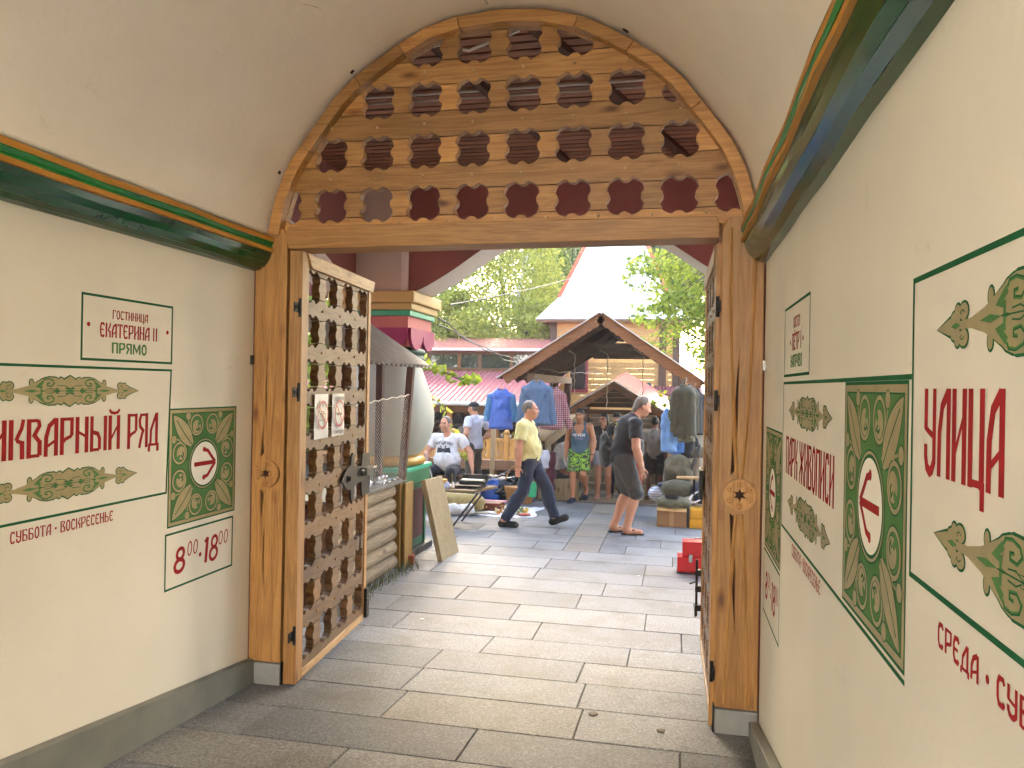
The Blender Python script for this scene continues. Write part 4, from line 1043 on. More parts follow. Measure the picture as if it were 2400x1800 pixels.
def trinkets():
    R = random.Random(11)
    ms = plain('polished silver', 'c9c9c9', .18, .9)
    for k in range(22):
        y = R.uniform(6.75, 7.62); x = R.uniform(-2.95, -2.80); z = .926
        mb = MB(); kind = k % 3
        if kind == 0: mb.lathe([(.0, 0), (.022, 0), (.012, .02), (.01, .04), (.028, .07), (.0, .072)], (x, y, z), 10)
        elif kind == 1: mb.lathe([(.0, 0), (.035, .004), (.045, .014), (.0, .016)], (x, y, z), 12)
        else: mb.tube([(x+.03*math.cos(a), y+.03*math.sin(a), z+.012+.012*math.sin(a*2)) for a in [2*math.pi*j/10 for j in range(10)]], .008, 6, closed=True)
        o = mb.build(['silver_cup', 'silver_dish', 'silver_bangle'][kind], ms)
        tag(o, ['small polished silver cup on the netted stall counter', 'small polished silver dish on the netted stall counter', 'polished silver bangle on the netted stall counter'][kind], ['cup', 'dish', 'bangle'][kind], ['silver cups on the stall counter', 'silver dishes on the stall counter', 'silver bangles on the stall counter'][kind])
trinkets()
def leaning_board():
    b0, b1, t0, t1 = Vector((-2.45, 8.0, .0)), Vector((-2.43, 8.57, .0)), Vector((-2.645, 7.95, .885)), Vector((-2.625, 8.5, .872))
    n = (b1-b0).cross(t0-b0).normalized()*-.055
    if n.x > 0: n = -n
    mb = MB(); mb.hexa([b0, b1, b1+n, b0+n, t0, t1, t1+n, t0+n]); o = mb.build('leaning_board', wood('pale raw board', '7a6746', 'a8946a', 2, rough=.6, knots=False), bevel=.004)
    tag(o, 'pale plywood board leaning on the green column base', 'board')
    mb = MB(); mb.obox((-2.79, 7.78, .055), (.09, .02, 0), (-.012, .055, 0), (0, 0, .05)); o = mb.build('brick', plain('red brick', '8c4a2e', .85, var=.25, bump=.3), bevel=.006)
    tag(o, 'broken red brick on the paving at the stall corner', 'brick')
    # weeds at the foot of the logs
    mb = MB(); R = random.Random(4)
    for k in range(420):
        y = R.uniform(5.7, 7.75); x = -2.765+abs(R.gauss(0, .05))*(1 if y < 7 else 1.3); h = R.uniform(.03, .13); a = R.uniform(0, 6.28)
        p = Vector((x, y, 0)); d = Vector((math.cos(a), math.sin(a), 0)); w = Vector((-d.y, d.x, 0))*.004
        mb.add([p-w, p+w, p+d*h*.5+Vector((0, 0, h))], [(0, 1, 2)])
    o = mb.build('weeds', plain('dry weeds', '6d7048', .8, var=.3), fixn=False); tag(o, kind='stuff', label='dry grassy weeds along the foot of the log stall', cat='weeds')
leaning_board()
def toolbox():
    g = thing('red_toolbox', (.18, 8.4, 0), 'red metal toolbox with lid on the paving by the right gate leaf', 'toolbox')
    m = plain('red enamel', 'b4131b', .3, var=.12)
    mb = MB(); mb.box(.035, .40, 8.2, 8.42, .012, .17); mb.build('body', m, g, bevel=.01)
    mb = MB(); mb.box(.085, .40, 8.22, 8.40, .172, .33); mb.build('lid', m, g, bevel=.012)
    mb = MB(); mb.box(.03, .41, 8.192, 8.43, 0, .012); mb.build('foot', M_BLACK, g)
    mb = MB(); mb.tube([(.20, 8.3, .33), (.20, 8.3, .355), (.30, 8.3, .355), (.30, 8.3, .33)], .008, 6); mb.build('handle', M_STEEL, g)
    mb = MB(); mb.box(.15, .19, 8.196, 8.202, .12, .20); mb.build('latch', M_STEEL, g)
toolbox()

def litter():
    R = random.Random(9)
    for i, (x, y, w, lab) in enumerate(((-.42, 4.25, .035, 'pale stone chip on the cracked slab inside the gate'), (-1.86, 7.9, .045, 'scrap of white paper beyond the leaning board'), (-2.0, 6.0, .03, 'small white scrap on the paving by the end of the left leaf'), (-.35, 7.95, .025, 'tiny pale scrap near the red toolbox'), (-.05, 4.1, .03, 'loose stone chip by the right gate leaf'))):
        z = fz(y); mb = MB(); n = 7; a0 = R.uniform(0, 6); ring = [(x+w*.75*R.uniform(.6, 1.2)*math.cos(a0+6.283*k/n), y+.7*w*R.uniform(.6, 1.2)*math.sin(a0+6.283*k/n)) for k in range(n)]
        mb.prism(ring, ((0, 0, z+.002), (1, 0, 0), (0, 1, 0), (0, 0, 1)), .010 if i in (0, 4) else .004); o = mb.build('stone_chip' if i in (0, 4) else 'paper_scrap', plain('chip stone', '75685a', .8) if i in (0, 4) else plain('scrap paper', 'd0cec8', .8)); tag(o, lab, 'chip' if i in (0, 4) else 'scrap')
litter()
# ================================================================== market beyond: canopy, red roofs, wooden house, tent tower
M_BARGE = wood('orange brown bargeboard', '50300f', '85562a', 0, rough=.55)
M_TIN = plain('pale tin sheet', 'c9cbc8', .3, .5, var=.1)
M_REDTIN = plain('red roof sheet', 'cf7c7c', .2, .3, var=.2, spec=1.0)  # paler than the red tin itself: glare is put into the colour
M_HONEY = wood('honey house boards', 'a8692f', 'd9a55e', 0, rough=.5)
M_HONEYZ = wood('honey house posts', '9a5826', 'cf8f4a', 2, rough=.5)
def canopy():
    P0, L0, R0 = (-1.20, 3.09), (-2.80, 2.06), (.38, 2.02)
    g = thing('market_canopy', (-1.2, 14.6, 0), 'large open gabled canopy of dark timber with scalloped bargeboards over the market passage', 'canopy')
    y0, y1 = 12.35, 17.1
    mb = MB()
    for (a, b) in ((L0, P0), (P0, R0)):
        d = Vector((b[0]-a[0], b[1]-a[1])).normalized(); n = Vector((-d.y, d.x)); e0 = .05 if a is L0 else 0; e1 = .05 if b is R0 else 0
        a2 = (a[0]-d.x*e0, a[1]-d.y*e0); b2 = (b[0]+d.x*e1, b[1]+d.y*e1)
        N = 9
        for k in range(N):
            t0, t1 = k/N, (k+.97)/N
            q = lambda t, o: (a2[0]+(b2[0]-a2[0])*t+n.x*o, a2[1]+(b2[1]-a2[1])*t+n.y*o)
            v = [(*q(t0, 0), ), (*q(t1, 0), ), (*q(t1, .022), ), (*q(t0, .022), )]
            mb.prism(v, ((0, y0, 0), (1, 0, 0), (0, 0, 1), (0, 1, 0)), y1-y0)
    mb.build('roof_boards', M_DKY, g)
    mb = MB()
    for (a, b) in ((L0, P0), (P0, R0)):
        d = Vector((b[0]-a[0], b[1]-a[1])).normalized(); n = Vector((-d.y, d.x))
        q = lambda t, o: (a[0]+(b[0]-a[0])*t+n.x*o, a[1]+(b[1]-a[1])*t+n.y*o)
        mb.prism([q(-.05, .028), q(1.0, .028), q(1.0, .045), q(-.05, .045)] if a is L0 else [q(0, .028), q(1.05, .028), q(1.05, .045), q(0, .045)], ((0, y0-.09, 0), (1, 0, 0), (0, 0, 1), (0, 1, 0)), y1-y0+.18)
    mb.build('tin_cover', M_TIN, g)
    for (a, b) in ((L0, P0), (P0, R0)):
        d = Vector((b[0]-a[0], b[1]-a[1])); Ln = d.length; d.normalize(); n = Vector((-d.y, d.x)); ns = 17; pts = [(0, .028), (Ln, .028)]
        for k in range(ns-1, -1, -1):
            for j in range(7):
                an = math.pi*j/6; pts.append((Ln*(k+.5)/ns+Ln/ns*.5*math.cos(an), -.115-.028*math.sin(an)))
        out = [(a[0]+d.x*u+n.x*w, a[1]+d.y*u+n.y*w) for u, w in pts]
        mb = MB(); mb.prism(out, ((0, y0-.035, 0), (1, 0, 0), (0, 0, 1), (0, 1, 0)), .03); mb.build('bargeboard', M_BARGE, g)
    # rafters, ties
    for y in (12.55, 13.4, 14.3, 15.2, 16.1, 17.0):
        for (a, b) in ((L0, P0), (P0, R0)):
            mb = MB(); mb.bar((a[0], y, a[1]-.05), (b[0], y, b[1]-.05), .06, .09); mb.build('rafter', M_DKX, g)
        if y not in (12.55,):
            mb = MB(); z = 2.60 if y != 13.4 else 2.64; hw = (3.0-z)/.65
            mb.box(-1.2-hw, -1.2+hw, y+.05, y+.11, z-.05, z+.05); mb.build('collar_tie', M_DKX, g)
    mb = MB()
    for k in range(7): x = -1.72+.17*k; mb.box(x, x+.155, 13.6, 17.0, 2.655, 2.67)
    mb.build('loft_boards', M_DKY, g)
    mb = MB(); mb.box(-1.2-.05, -1.15, y0, y1, 2.93, 3.03); mb.build('ridge_beam', M_DKY, g)
    for x in (-2.36, .10):
        mb = MB(); mb.box(x-.06, x+.06, 12.5, 17.1, 1.99, 2.13); mb.build('wall_plate', wood('weathered plate', '5b4630', '93795a', 1, rough=.7), g, bevel=.006)
        for y in (12.95, 14.9, 16.9):
            z0 = fz(y)-.02
            mb = MB(); mb.lathe([(.075, z0), (.075, .35), (.055, .40), (.09, .50), (.06, .60), (.085, .80), (.09, 1.0), (.06, 1.2), (.055, 1.3), (.085, 1.36), (.085, 1.40), (.055, 1.46), (.08, 1.6), (.08, 1.99)], (x, y, 0), 14)
            mb.build('turned_post', M_DKZ, g)
            mb = MB(); mb.bar((x, y+.1, 1.6), (x, y+.5, 1.98), .06, .07); mb.build('brace', M_DKY, g)
        # side counters and rails
        sx = 1 if x < -1 else -1
        mb = MB(); mb.bar((x+.02*sx, 12.75, 1.03), (x+.02*sx, 17.0, 1.28 if x < -1 else 1.0), .42, .05); mb.build('side_shelf', wood('weathered shelf', '7a6248', 'b69a72', 1, rough=.6), g)
        mb = MB(); mb.bar((x+.23*sx, 12.74, .96), (x+.23*sx, 17.0, 1.20 if x < -1 else .95), .03, .16); mb.build('shelf_apron', wood('weathered apron', '5e4a34', '8e7452', 1, rough=.7), g)
        for k in range(5):
            mb = MB(); y = 12.9+.95*k; mb.bar((x, y, fz(y)), (x, y, 1.0), .09, .09, 0, (0, 1, 0)); mb.build('shelf_leg', M_DKZ, g)
        mb = MB()
        y = 12.8
        while y < 17: mb.box(x-.02, x+.0, y, y+.14, fz(y)-.02, .86); y += .147
        mb.build('side_boards', wood('pale grey side boards', '6a5c48', 'a8987a', 2, rough=.75), g)
    # threshold grate and boardwalk
    d = thing('boardwalk', (-1.1, 15, 0), 'grey plank boardwalk sloping under the market canopy', 'boardwalk')
    mb = MB(); y = 12.80
    while y < 17.2:
        a, b = y, y+.135
        z0, z1 = fz(a)+.02, fz(b)+.02
        mb.hexa([(-2.4, a, z0-.04), (.2, a, z0-.04), (.2, b, z1-.04), (-2.4, b, z1-.04), (-2.4, a, z0), (.2, a, z0), (.2, b, z1), (-2.4, b, z1)]); y += .142
    mb.build('planks', wood('grey boardwalk planks', '5c4c3c', '92806a', 0, rough=.75), d)
    mb = MB()
    for k in range(64): x = -3.0+.066*k; mb.box(x, x+.04, 12.742, 12.788, -.03, .004)
    mb.box(-3.0, 1.2, 12.74, 12.79, -.035, -.02); mb.build('drain_grate', M_METAL, d)
    # hanging leads under the canopy
    for i, (x, z) in enumerate(((-1.78, 2.55), (-1.2, 2.55), (-.58, 2.55))):
        pts = [Vector((x-.2, 13.5, 2.62)), Vector((x-.1, 13.55, 2.56)), Vector((x, 13.6, 2.5))]+[Vector((x+.012*math.sin(k*2+i), 13.6, 2.45-.06*k)) for k in range(12 if i != 1 else 16)]
        mb = MB(); mb.tube(pts, .008, 5); o = mb.build('hanging_cord', plain('dirty white cord', 'b8ab90', .7))
        tag(o, ['twisted pale cord hanging from the canopy tie, leftmost of three', 'twisted pale cord hanging in the middle of the canopy opening', 'twisted pale cord hanging from the canopy tie, rightmost of three'][i], 'cord', 'cords hanging under the canopy')
canopy()
def red_canopy():
    g = thing('stair_canopy', (-1.36, 18.5, 0), 'low red tin gabled roof over the stone steps behind the timber canopy', 'canopy')
    y0, y1 = 17.3, 21.5; rise = .07; P0, L0, R0 = (-1.38, 2.03), (-2.62, 1.24), (-.13, 1.30)
    for (a, b) in ((L0, P0), (P0, R0)):
        d = Vector((b[0]-a[0], b[1]-a[1])).normalized(); n = Vector((-d.y, d.x))
        mb = MB(); N = 9
        for k in range(N):
            p = lambda t, o, y: (a[0]+(b[0]-a[0])*t+n.x*o, y, a[1]+(b[1]-a[1])*t+n.y*o+(y-y0)*rise)
            ya, yb = y0-.08+(y1-y0)*k/N, y0-.08+(y1-y0)*(k+.96)/N
            q = [p(-.05, .03, ya), p(1.0, .03, ya), p(1.0, .03, yb), p(-.05, .03, yb)] if a is L0 else [p(0, .03, ya), p(1.05, .03, ya), p(1.05, .03, yb), p(0, .03, yb)]
            mb.add(q+[Vector(v)+Vector((n.x, 0, n.y))*.02 for v in q], [(0, 1, 2, 3), (4, 5, 6, 7), (0, 1, 5, 4), (1, 2, 6, 5), (2, 3, 7, 6), (3, 0, 4, 7)])
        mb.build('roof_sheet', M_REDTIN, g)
        mb = MB(); q = lambda t, o: (a[0]+(b[0]-a[0])*t+n.x*o, a[1]+(b[1]-a[1])*t+n.y*o)
        mb.prism([q(-.04, .0), q(1.04, .0), q(1.04, -.12), q(-.04, -.12)] if a is L0 else [q(0, .0), q(1.04, .0), q(1.04, -.12), q(0, -.12)], ((0, y0-.05, 0), (1, 0, 0), (0, 0, 1), (0, 1, 0)), .04); mb.build('bargeboard', wood('dark bargeboard', '4a2a14', '8a5a30', 0), g)
        mb = MB(); mb.prism([q(-.05, .03), q(1.0, .03), q(1.0, .06), q(-.05, .06)] if a is L0 else [q(0, .03), q(1.05, .03), q(1.05, .06), q(0, .06)], ((0, y0-.10, 0), (1, 0, 0), (0, 0, 1), (0, 1, 0)), .05); mb.build('edge_trim', M_TIN, g)
        mb = MB(); pp = lambda t, y: (a[0]+(b[0]-a[0])*t, y, a[1]+(b[1]-a[1])*t-.02+(y-y0)*rise)
        for k in range(12): ya, yb = y0+(y1-y0)*k/12, y0+(y1-y0)*(k+.97)/12; mb.add([pp(0, ya), pp(1, ya), pp(1, yb), pp(0, yb)], [(0, 1, 2, 3)])
        mb.build('roof_boards', M_DKX, g)
    for x in (-2.4, -.36):
        for y in (17.45, 19.3, 21.2):
            mb = MB(); mb.lathe([(.07, -.4), (.07, .5), (.05, .6), (.08, .7), (.08, 1.0), (.05, 1.1), (.07, 1.2), (.07, 1.36+(y-y0)*rise)], (x, y, 0), 12); mb.build('turned_post', M_DKZ, g)
        mb = MB(); mb.bar((x, 17.4, 1.34), (x, 21.4, 1.34+4*rise), .10, .12); mb.build('wall_plate', M_DKY, g)
        mb = MB(); y = 17.4
        while y < 21.4: mb.box(x-.012, x+.012, y, y+.115, -.4, .55+(y-17.4)*.3); y += .12
        mb.build('side_boards', M_DKZ, g)
    mb = MB(); mb.box(-2.4, -.36, 17.4, 17.48, 1.32, 1.42); mb.build('tie_beam', M_DKX, g)
    mb = MB(); z = 1.44
    while z < 2.0: hw = (2.0-z)/.64; mb.box(-1.38-hw, -1.38+hw, 18.6, 18.63, z, z+.115); z += .12
    mb.build('dark_gable_fill', M_DKX, g)  # dark boards added to stand in for the shade under the roof
    s = thing('stone_steps', (-1.4, 20, -.4), 'pale worn stone steps climbing away under the red canopy', 'steps')
    mb = MB(); R = random.Random(8)
    for k in range(13):
        y = 17.25+.36*k; x = -2.35
        while x < -.4:
            w = R.uniform(.3, .55); mb.box(x, min(x+w-.006, -.4), y, y+.42, -.5, -.36+.12*(k+1)+R.uniform(-.004, .004)); x += w
    mb.build('step_stones', plain('pale step stone', 'a8977a', .8, var=.25, scale=4, bump=.2), s, bevel=.01)
    mb = MB(); mb.add([(-5, 21.8, 1.19), (3, 21.8, 1.19), (3, 60, 1.3), (-5, 60, 1.3)], [(0, 1, 2, 3)]); o = mb.build('upper_path', plain('pale dusty path', '9c9078', .9, var=.2, scale=1.5)); tag(o, kind='structure')
red_canopy()
def tent_tower():
    cx, cy = -2.0, 26.0
    g = thing('tent_roof_tower', (cx, cy, 0), 'tall white tent roofed tower with orange tile hips above a honey boarded house', 'tower')
    rs = lambda h, z: [(cx-h, cy-h, z), (cx+h, cy-h, z), (cx+h, cy+h, z), (cx-h, cy+h, z)]
    mb = MB(); A = rs(1.72, 4.78); 
    tip = (cx, cy, 9.0)
    for k in range(4): mb.add([A[k], A[(k+1) % 4], tip], [(0, 1, 2)])
    mb.build('tent_roof', plain('white painted roof sheet', 'e6e4dc', .35, .1, var=.06), g)
    mb = MB()
    for k in range(4):
        a = Vector(A[k]); d = (Vector(tip)-a)
        for j in range(34):
            p = a+d*(j/35); t = Vector(A[(k+1) % 4])-a; t.normalize()
            mb.bar(p, p+d*(1/35)*.92, .17, .03); 
    mb.build('hip_tiles', plain('orange roof tile', 'b5532a', .6, var=.2), g)
    mb = MB(); mb.lathe([(.35, 8.1), (.40, 8.3), (.40, 9.3), (.55, 9.35), (.72, 9.7), (.78, 10.1), (.66, 10.5), (.40, 10.9), (.16, 11.3), (.06, 11.7), (.04, 12.6)], (cx, cy, 0), 24); mb.build('sun_block_dome', plain('sun block dome gold', 'a8813a', .35, .6), g)  # drum and dome added above the view to block sun from the passage
    B = rs(2.35, 4.02); mb = MB()
    for k in range(4): mb.add([B[k], B[(k+1) % 4], rs(1.70, 4.80)[(k+1) % 4], rs(1.70, 4.80)[k]], [(0, 1, 2, 3)])
    mb.build('skirt_roof', plain('white painted roof sheet', 'e6e4dc', .35, .1, var=.06), g)
    mb = MB(); mb.box(cx-2.33, cx+2.33, cy-2.33, cy-2.29, 3.93, 4.015); mb.build('eaves_board', M_BARGE, g)
    mb = MB(); mb.add([v for v in rs(2.3, 3.99)], [(0, 1, 2, 3)]); mb.build('eaves_soffit', M_HONEY, g)
    # boarded walls
    mb = MB(); z = -.4
    yf = cy-1.95
    while z < 3.98:
        mb.box(cx-1.95, cx+1.95, yf, yf+.12, z, z+.168); mb.box(cx-1.95, cx-1.83, yf+.12, cy+1.95, z, z+.168); mb.box(cx+1.83, cx+1.95, yf+.12, cy+1.95, z, z+.168); z += .172
    mb.build('wall', M_HONEY, g)
    for x in (-3.95, -1.10+.55, -.14):
        mb = MB(); mb.box(x, x+.22, yf-.06, yf, -.4, 3.95); mb.build('corner_post', M_DKZ, g)
    for x, w in ((-3.35, .55), ):
        mb = MB(); mb.box(x-.08, x+w+.08, yf-.035, yf-.001, 1.75, 2.85); wf = mb.build('window', plain('window frame red', '8f2f35', .5), g)
        mb = MB(); mb.box(x, x+w, yf-.045, yf-.036, 1.85, 2.75); o = mb.build('pane', plain('dark glass', '1a2024', .05, spec=.8), wf, local=True)
        for v in o.data.vertices: v.co -= Vector(g['_o'])
    # small porch roof of dusky red tiles
    mb = MB()
    for k in range(12): x = -.62+.12*k; mb.tube([(x, yf-.9, 1.62), (x, yf, 1.95)], .07, 6, 0, False)
    mb.build('porch_roof', plain('dusky red tile', '7c4446', .5, var=.2), g)
tent_tower()
def long_building():
    g = thing('market_pavilion', (-7.5, 21, 0), 'long honey timber pavilion with two red tin roofs and a row of windows', 'building')
    x0, x1 = -14.0, -3.05
    def corr(name, ya, za, yb, zb):
        mb = MB()
        n = 300
        def f(u, v): return (x0+(x1-x0)*u, ya+(yb-ya)*v, za+(zb-za)*v+.014*abs(math.sin(u*n*.5*math.pi/2)))
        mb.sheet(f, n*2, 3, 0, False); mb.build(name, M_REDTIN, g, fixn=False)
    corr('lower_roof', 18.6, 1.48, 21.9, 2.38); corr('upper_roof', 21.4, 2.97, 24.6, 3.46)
    mb = MB(); mb.tube([(x0, 18.58, 1.45), (x1, 18.58, 1.45)], .05, 8); mb.build('gutter', plain('white gutter', 'dcdcd8', .35), g)
    mb = MB(); mb.tube([(x0, 21.38, 2.94), (x1, 21.38, 2.94)], .04, 8); mb.build('gutter', plain('white gutter', 'dcdcd8', .35), g)
    mb = MB(); mb.box(x0, x1, 21.7, 21.8, 2.82, 2.94); mb.box(x0, x1, 21.7, 21.8, 2.34, 2.42); mb.build('window_rail', M_BARGE, g)
    ws = [-13.6]
    R = random.Random(2)
    while ws[-1] < -3.6: ws.append(ws[-1]+R.choice([.62, .66, .95]))
    for a, b in zip(ws[:-1], ws[1:]):
        mb = MB(); mb.box(a, a+.10, 21.69, 21.81, 2.42, 2.82); mb.build('mullion', M_BARGE, g)
        mb = MB(); mb.box(a+.10, b, 21.74, 21.75, 2.42, 2.82); mb.build('window_pane', plain('reflecting glass', '2c3330', .03, spec=1.0), g)
    mb = MB(); mb.box(x0, x1, 22.2, 22.3, -.4, 3.0); mb.build('back_wall', M_HONEY, g)
    mb = MB(); mb.box(x0, x1, 18.9, 18.98, 1.22, 1.40); mb.build('front_beam', M_BARGE, g)
    for k in range(9):
        x = -13+1.22*k; mb = MB(); mb.box(x-.06, x+.06, 18.9, 19.0, -.4, 1.24); mb.build('front_post', M_HONEYZ, g)
    mb = MB(); z = -.4
    while z < 1.5: mb.box(x0, x1, 20.0, 20.03, z, z+.14); z += .145
    mb.build('stall_back', M_DKX, g)
    mb = MB(); mb.box(x0, x1, 18.95, 19.9, .50, .55); mb.build('counter', M_DKX, g)
    mb = MB(); mb.box(x0, x1, 19.5, 19.95, .84, .87); mb.build('shelf', M_DKX, g)
    # deck beam and carved railing
    r = thing('carved_railing', (-3.8, 16.0, .1), 'bright varnished railing of cut-out balusters and round headed posts on a deck', 'railing')
    mb = MB(); mb.box(-8, -2.75, 15.95, 18.9, .12, .30); mb.box(-8, -2.75, 15.9, 15.95, .14, .33); mb.build('deck', wood('deck beam', '6b4630', 'a27a5a', 0, rough=.7), r)
    M_RAIL = wood('bright varnished railing', 'c07c2c', 'eeb45e', 2, rough=.4); 
    mb = MB(); mb.box(-8, -2.75, 15.96, 16.04, .745, .79); mb.box(-8, -2.75, 15.97, 16.03, .345, .385); mb.build('rail', M_RAIL, r)
    posts = [-7.2, -5.95, -4.7, -3.52, -2.85]
    for i, (a, b) in enumerate(zip(posts[:-1], posts[1:])):
        n = max(3, int((b-a-.12)/.125)); w = (b-a-.12)/n
        for k in range(n):
            xx = a+.06+w*k; L = [(.0, .0), (.0, .02), (.25, .04), (.33, .09), (.22, .14), (.08, .17), (.05, .195), (.18, .23), (.30, .28), (.16, .33), (.0, .36)]
            pts = [(xx+p[0]*w*.42, .385+p[1]) for p in L]+[(xx+w-p[0]*w*.42, .385+p[1]) for p in L[::-1]]
            mb = MB(); mb.prism(pts, ((0, 15.985, 0), (1, 0, 0), (0, 0, 1), (0, 1, 0)), .025); mb.build('baluster', M_RAIL, r)
    for x in posts:
        mb = MB(); mb.box(x-.05, x+.05, 15.94, 16.06, .30, .86); mb.lathe([(.05, .86), (.03, .875), (.055, .89), (.062, .92), (.055, .95), (.03, .975), (.0, .98)], (x, 16, 0), 14); mb.build('newel_post', M_RAIL, r, bevel=.004)
long_building()
def pole():
    a = PY(1060, 1090, 13.2); b = PY(1067, 915, 13.2)
    mb = MB(); mb.bar((a.x, 13.2, fz(13.2)), (b.x, 13.2, b.z), .075, .04, 0, (0, 1, 0)); o = mb.build('timber_pole', wood('fresh pale batten', 'c9a878', 'ecd7ae', 2, knots=False)); tag(o, 'fresh pale timber batten standing upright in front of the carved railing', 'batten')
pole()
def cables():
    for i, (p, q, sag) in enumerate((((-2.6, 8.6, 2.85), (-1.0, 24.0, 6.3), .2), ((-2.75, 8.62, 2.62), (-2.0, 20.0, 2.35), .25), ((-2.75, 8.62, 2.70), (-2.4, 18.0, 2.55), .35))):
        p, q = Vector(p), Vector(q); pts = [p+(q-p)*(k/24)-Vector((0, 0, sag*4*(k/24)*(1-k/24))) for k in range(25)]
        if i: pts = [v+Vector((.02*math.sin(k*1.3), 0, .02*math.sin(k*2.1))) for k, v in enumerate(pts)]
        mb = MB(); mb.tube(pts, .009, 5); o = mb.build('overhead_cable', M_BLACK)
        tag(o, ['thin straight cable crossing the arch opening towards the tent tower', 'sagging black cable from the column capital to the red canopy, lower of two', 'sagging black cable from the column capital to the timber canopy, upper of two'][i], 'cable', 'cables strung from the porch')
cables()
# ================================================================== trees
def leaf_mat(name, c1, c2):
    t = NT(name); nt = t.t; nt.nodes.remove(t.b)
    at = t.n("Attribute", attribute_name="rnd"); r = t.ramp([(0, lin(c1)), (1, lin(c2))], at.outputs['Fac'])
    d = t.n("BsdfDiffuse"); tr = t.n("BsdfTranslucent"); gl = t.n("BsdfGlossy"); gl.inputs['Roughness'].default_value = .45; gl.inputs[0].default_value = (.5, .5, .5, 1)
    t.l(r.outputs[0], d.inputs[0])
    h = t.n("HueSaturation"); h.inputs['Value'].default_value = 1.9; h.inputs['Hue'].default_value = .485; t.l(r.outputs[0], h.inputs['Color']); t.l(h.outputs[0], tr.inputs[0])
    m = t.n("MixShader"); m.inputs[0].default_value = .52; t.l(d.outputs[0], m.inputs[1]); t.l(tr.outputs[0], m.inputs[2])
    m2 = t.n("MixShader"); m2.inputs[0].default_value = .06; t.l(m.outputs[0], m2.inputs[1]); t.l(gl.outputs[0], m2.inputs[2])
    t.l(m2.outputs[0], nt.nodes["Material Output"].inputs[0]); return t.m
M_LEAFA = leaf_mat('leaves mid green', '3c5418', '8a9a34'); M_LEAFB = leaf_mat('leaves dark green', '1c3814', '46682a'); M_LEAFC = leaf_mat('leaves yellow green', '66772a', 'b0b04a')
M_BARK = plain('grey brown bark', '4a3d30', .9, var=.3, scale=6, bump=.5); M_BIRCH = plain('white birch bark', 'd8d4c8', .7, var=.25, scale=5, bump=.2)
def leaves_mesh(pts_r, size, mat, seed, droop=.3, parent=None, name='crown', kind=None):
    """pts: list of (centre, radius, count); leaf = folded rhombus of two triangles"""
    R = np.random.RandomState(seed); V = []; F = []; C = []
    n0 = 0
    allp = []
    for c, r, n in pts_r:
        d = R.normal(size=(n, 3)); d /= np.linalg.norm(d, axis=1)[:, None]; rr = R.uniform(.25, 1, n)**.5
        allp.append(np.array(c)+d*rr[:, None]*np.array(r))
    P = np.concatenate(allp); n = len(P)
    a = R.normal(size=(n, 3)); a[:, 2] = a[:, 2]*.5-droop; a /= np.linalg.norm(a, axis=1)[:, None]
    b = np.cross(a, R.normal(size=(n, 3))); b /= np.linalg.norm(b, axis=1)[:, None]
    nn = np.cross(a, b)
    s = size*R.uniform(.6, 1.3, n)[:, None]
    v0 = P-a*s*.5; v1 = P+b*s*.36+nn*s*.06; v2 = P+a*s*.6; v3 = P-b*s*.36+nn*s*.06
    verts = np.stack([v0, v1, v2, v3], 1).reshape(-1, 3)
    off = np.array(parent['_o']) if parent is not None else np.zeros(3)
    verts = verts-off
    me = bpy.data.meshes.new(name); me.vertices.add(4*n); me.vertices.foreach_set('co', verts.astype(np.float32).ravel())
    me.loops.add(4*n); me.polygons.add(n); me.loops.foreach_set('vertex_index', np.arange(4*n, dtype=np.int32)); me.polygons.foreach_set('loop_start', np.arange(0, 4*n, 4, dtype=np.int32)); me.polygons.foreach_set('loop_total', np.full(n, 4, np.int32))
    me.materials.append(mat); at = me.attributes.new('rnd', 'FLOAT', 'FACE'); at.data.foreach_set('value', np.clip(R.normal(.5, .25, n), 0, 1).astype(np.float32)); me.update(calc_edges=True)
    o = bpy.data.objects.new(name, me); COL.objects.link(o)
    if parent is not None: o.parent = parent
    return o
def tree(loc, H, rad_, label, mat, seed, bark=None, n=60, leaf=.22, count=130, weep=False, base=.25, name='broadleaf_tree', group='trees behind the market'):
    R = random.Random(seed); g = thing(name, loc, label, 'tree', group); bark = bark or M_BARK; x, y, z = loc
    mb = MB(); tr = [Vector((x+.12*math.sin(k*1.1+seed)*k/6, y+.1*math.cos(k*1.7+seed)*k/6, z-.3+H*.97*k/10)) for k in range(11)]
    mb.tube(tr, [H*.017*(1-k/11)+.02 for k in range(11)], 9); cl = []
    for i in range(n):
        t = base+(1-base)*((i+.5)/n); a = i*2.4+R.uniform(-.5, .5)
        prof = math.sin(math.pi*min(1, (t-base)/(1-base)*.86+.14))**.7
        rr = rad_*prof*R.uniform(.35, 1.05); c = Vector((x+rr*math.cos(a), y+rr*math.sin(a), z+H*t+R.uniform(-.4, .4)))
        s = rad_*R.uniform(.22, .42)*(.7+.5*prof)
        cl.append((c, (s, s, s*(1.9 if weep else .72)), int(count*R.uniform(.6, 1.3))))
        if i % 3 == 0:
            j = min(10, int(t*8.5)); p = tr[j]; m = (p+c)/2+Vector((0, 0, .12*rad_)); mb.tube([p, m, c], [H*.006*(1-t)+.018, .018, .008], 6)
    mb.build('trunk', bark, g); leaves_mesh(cl, leaf, mat, seed, .9 if weep else .3, g); return g
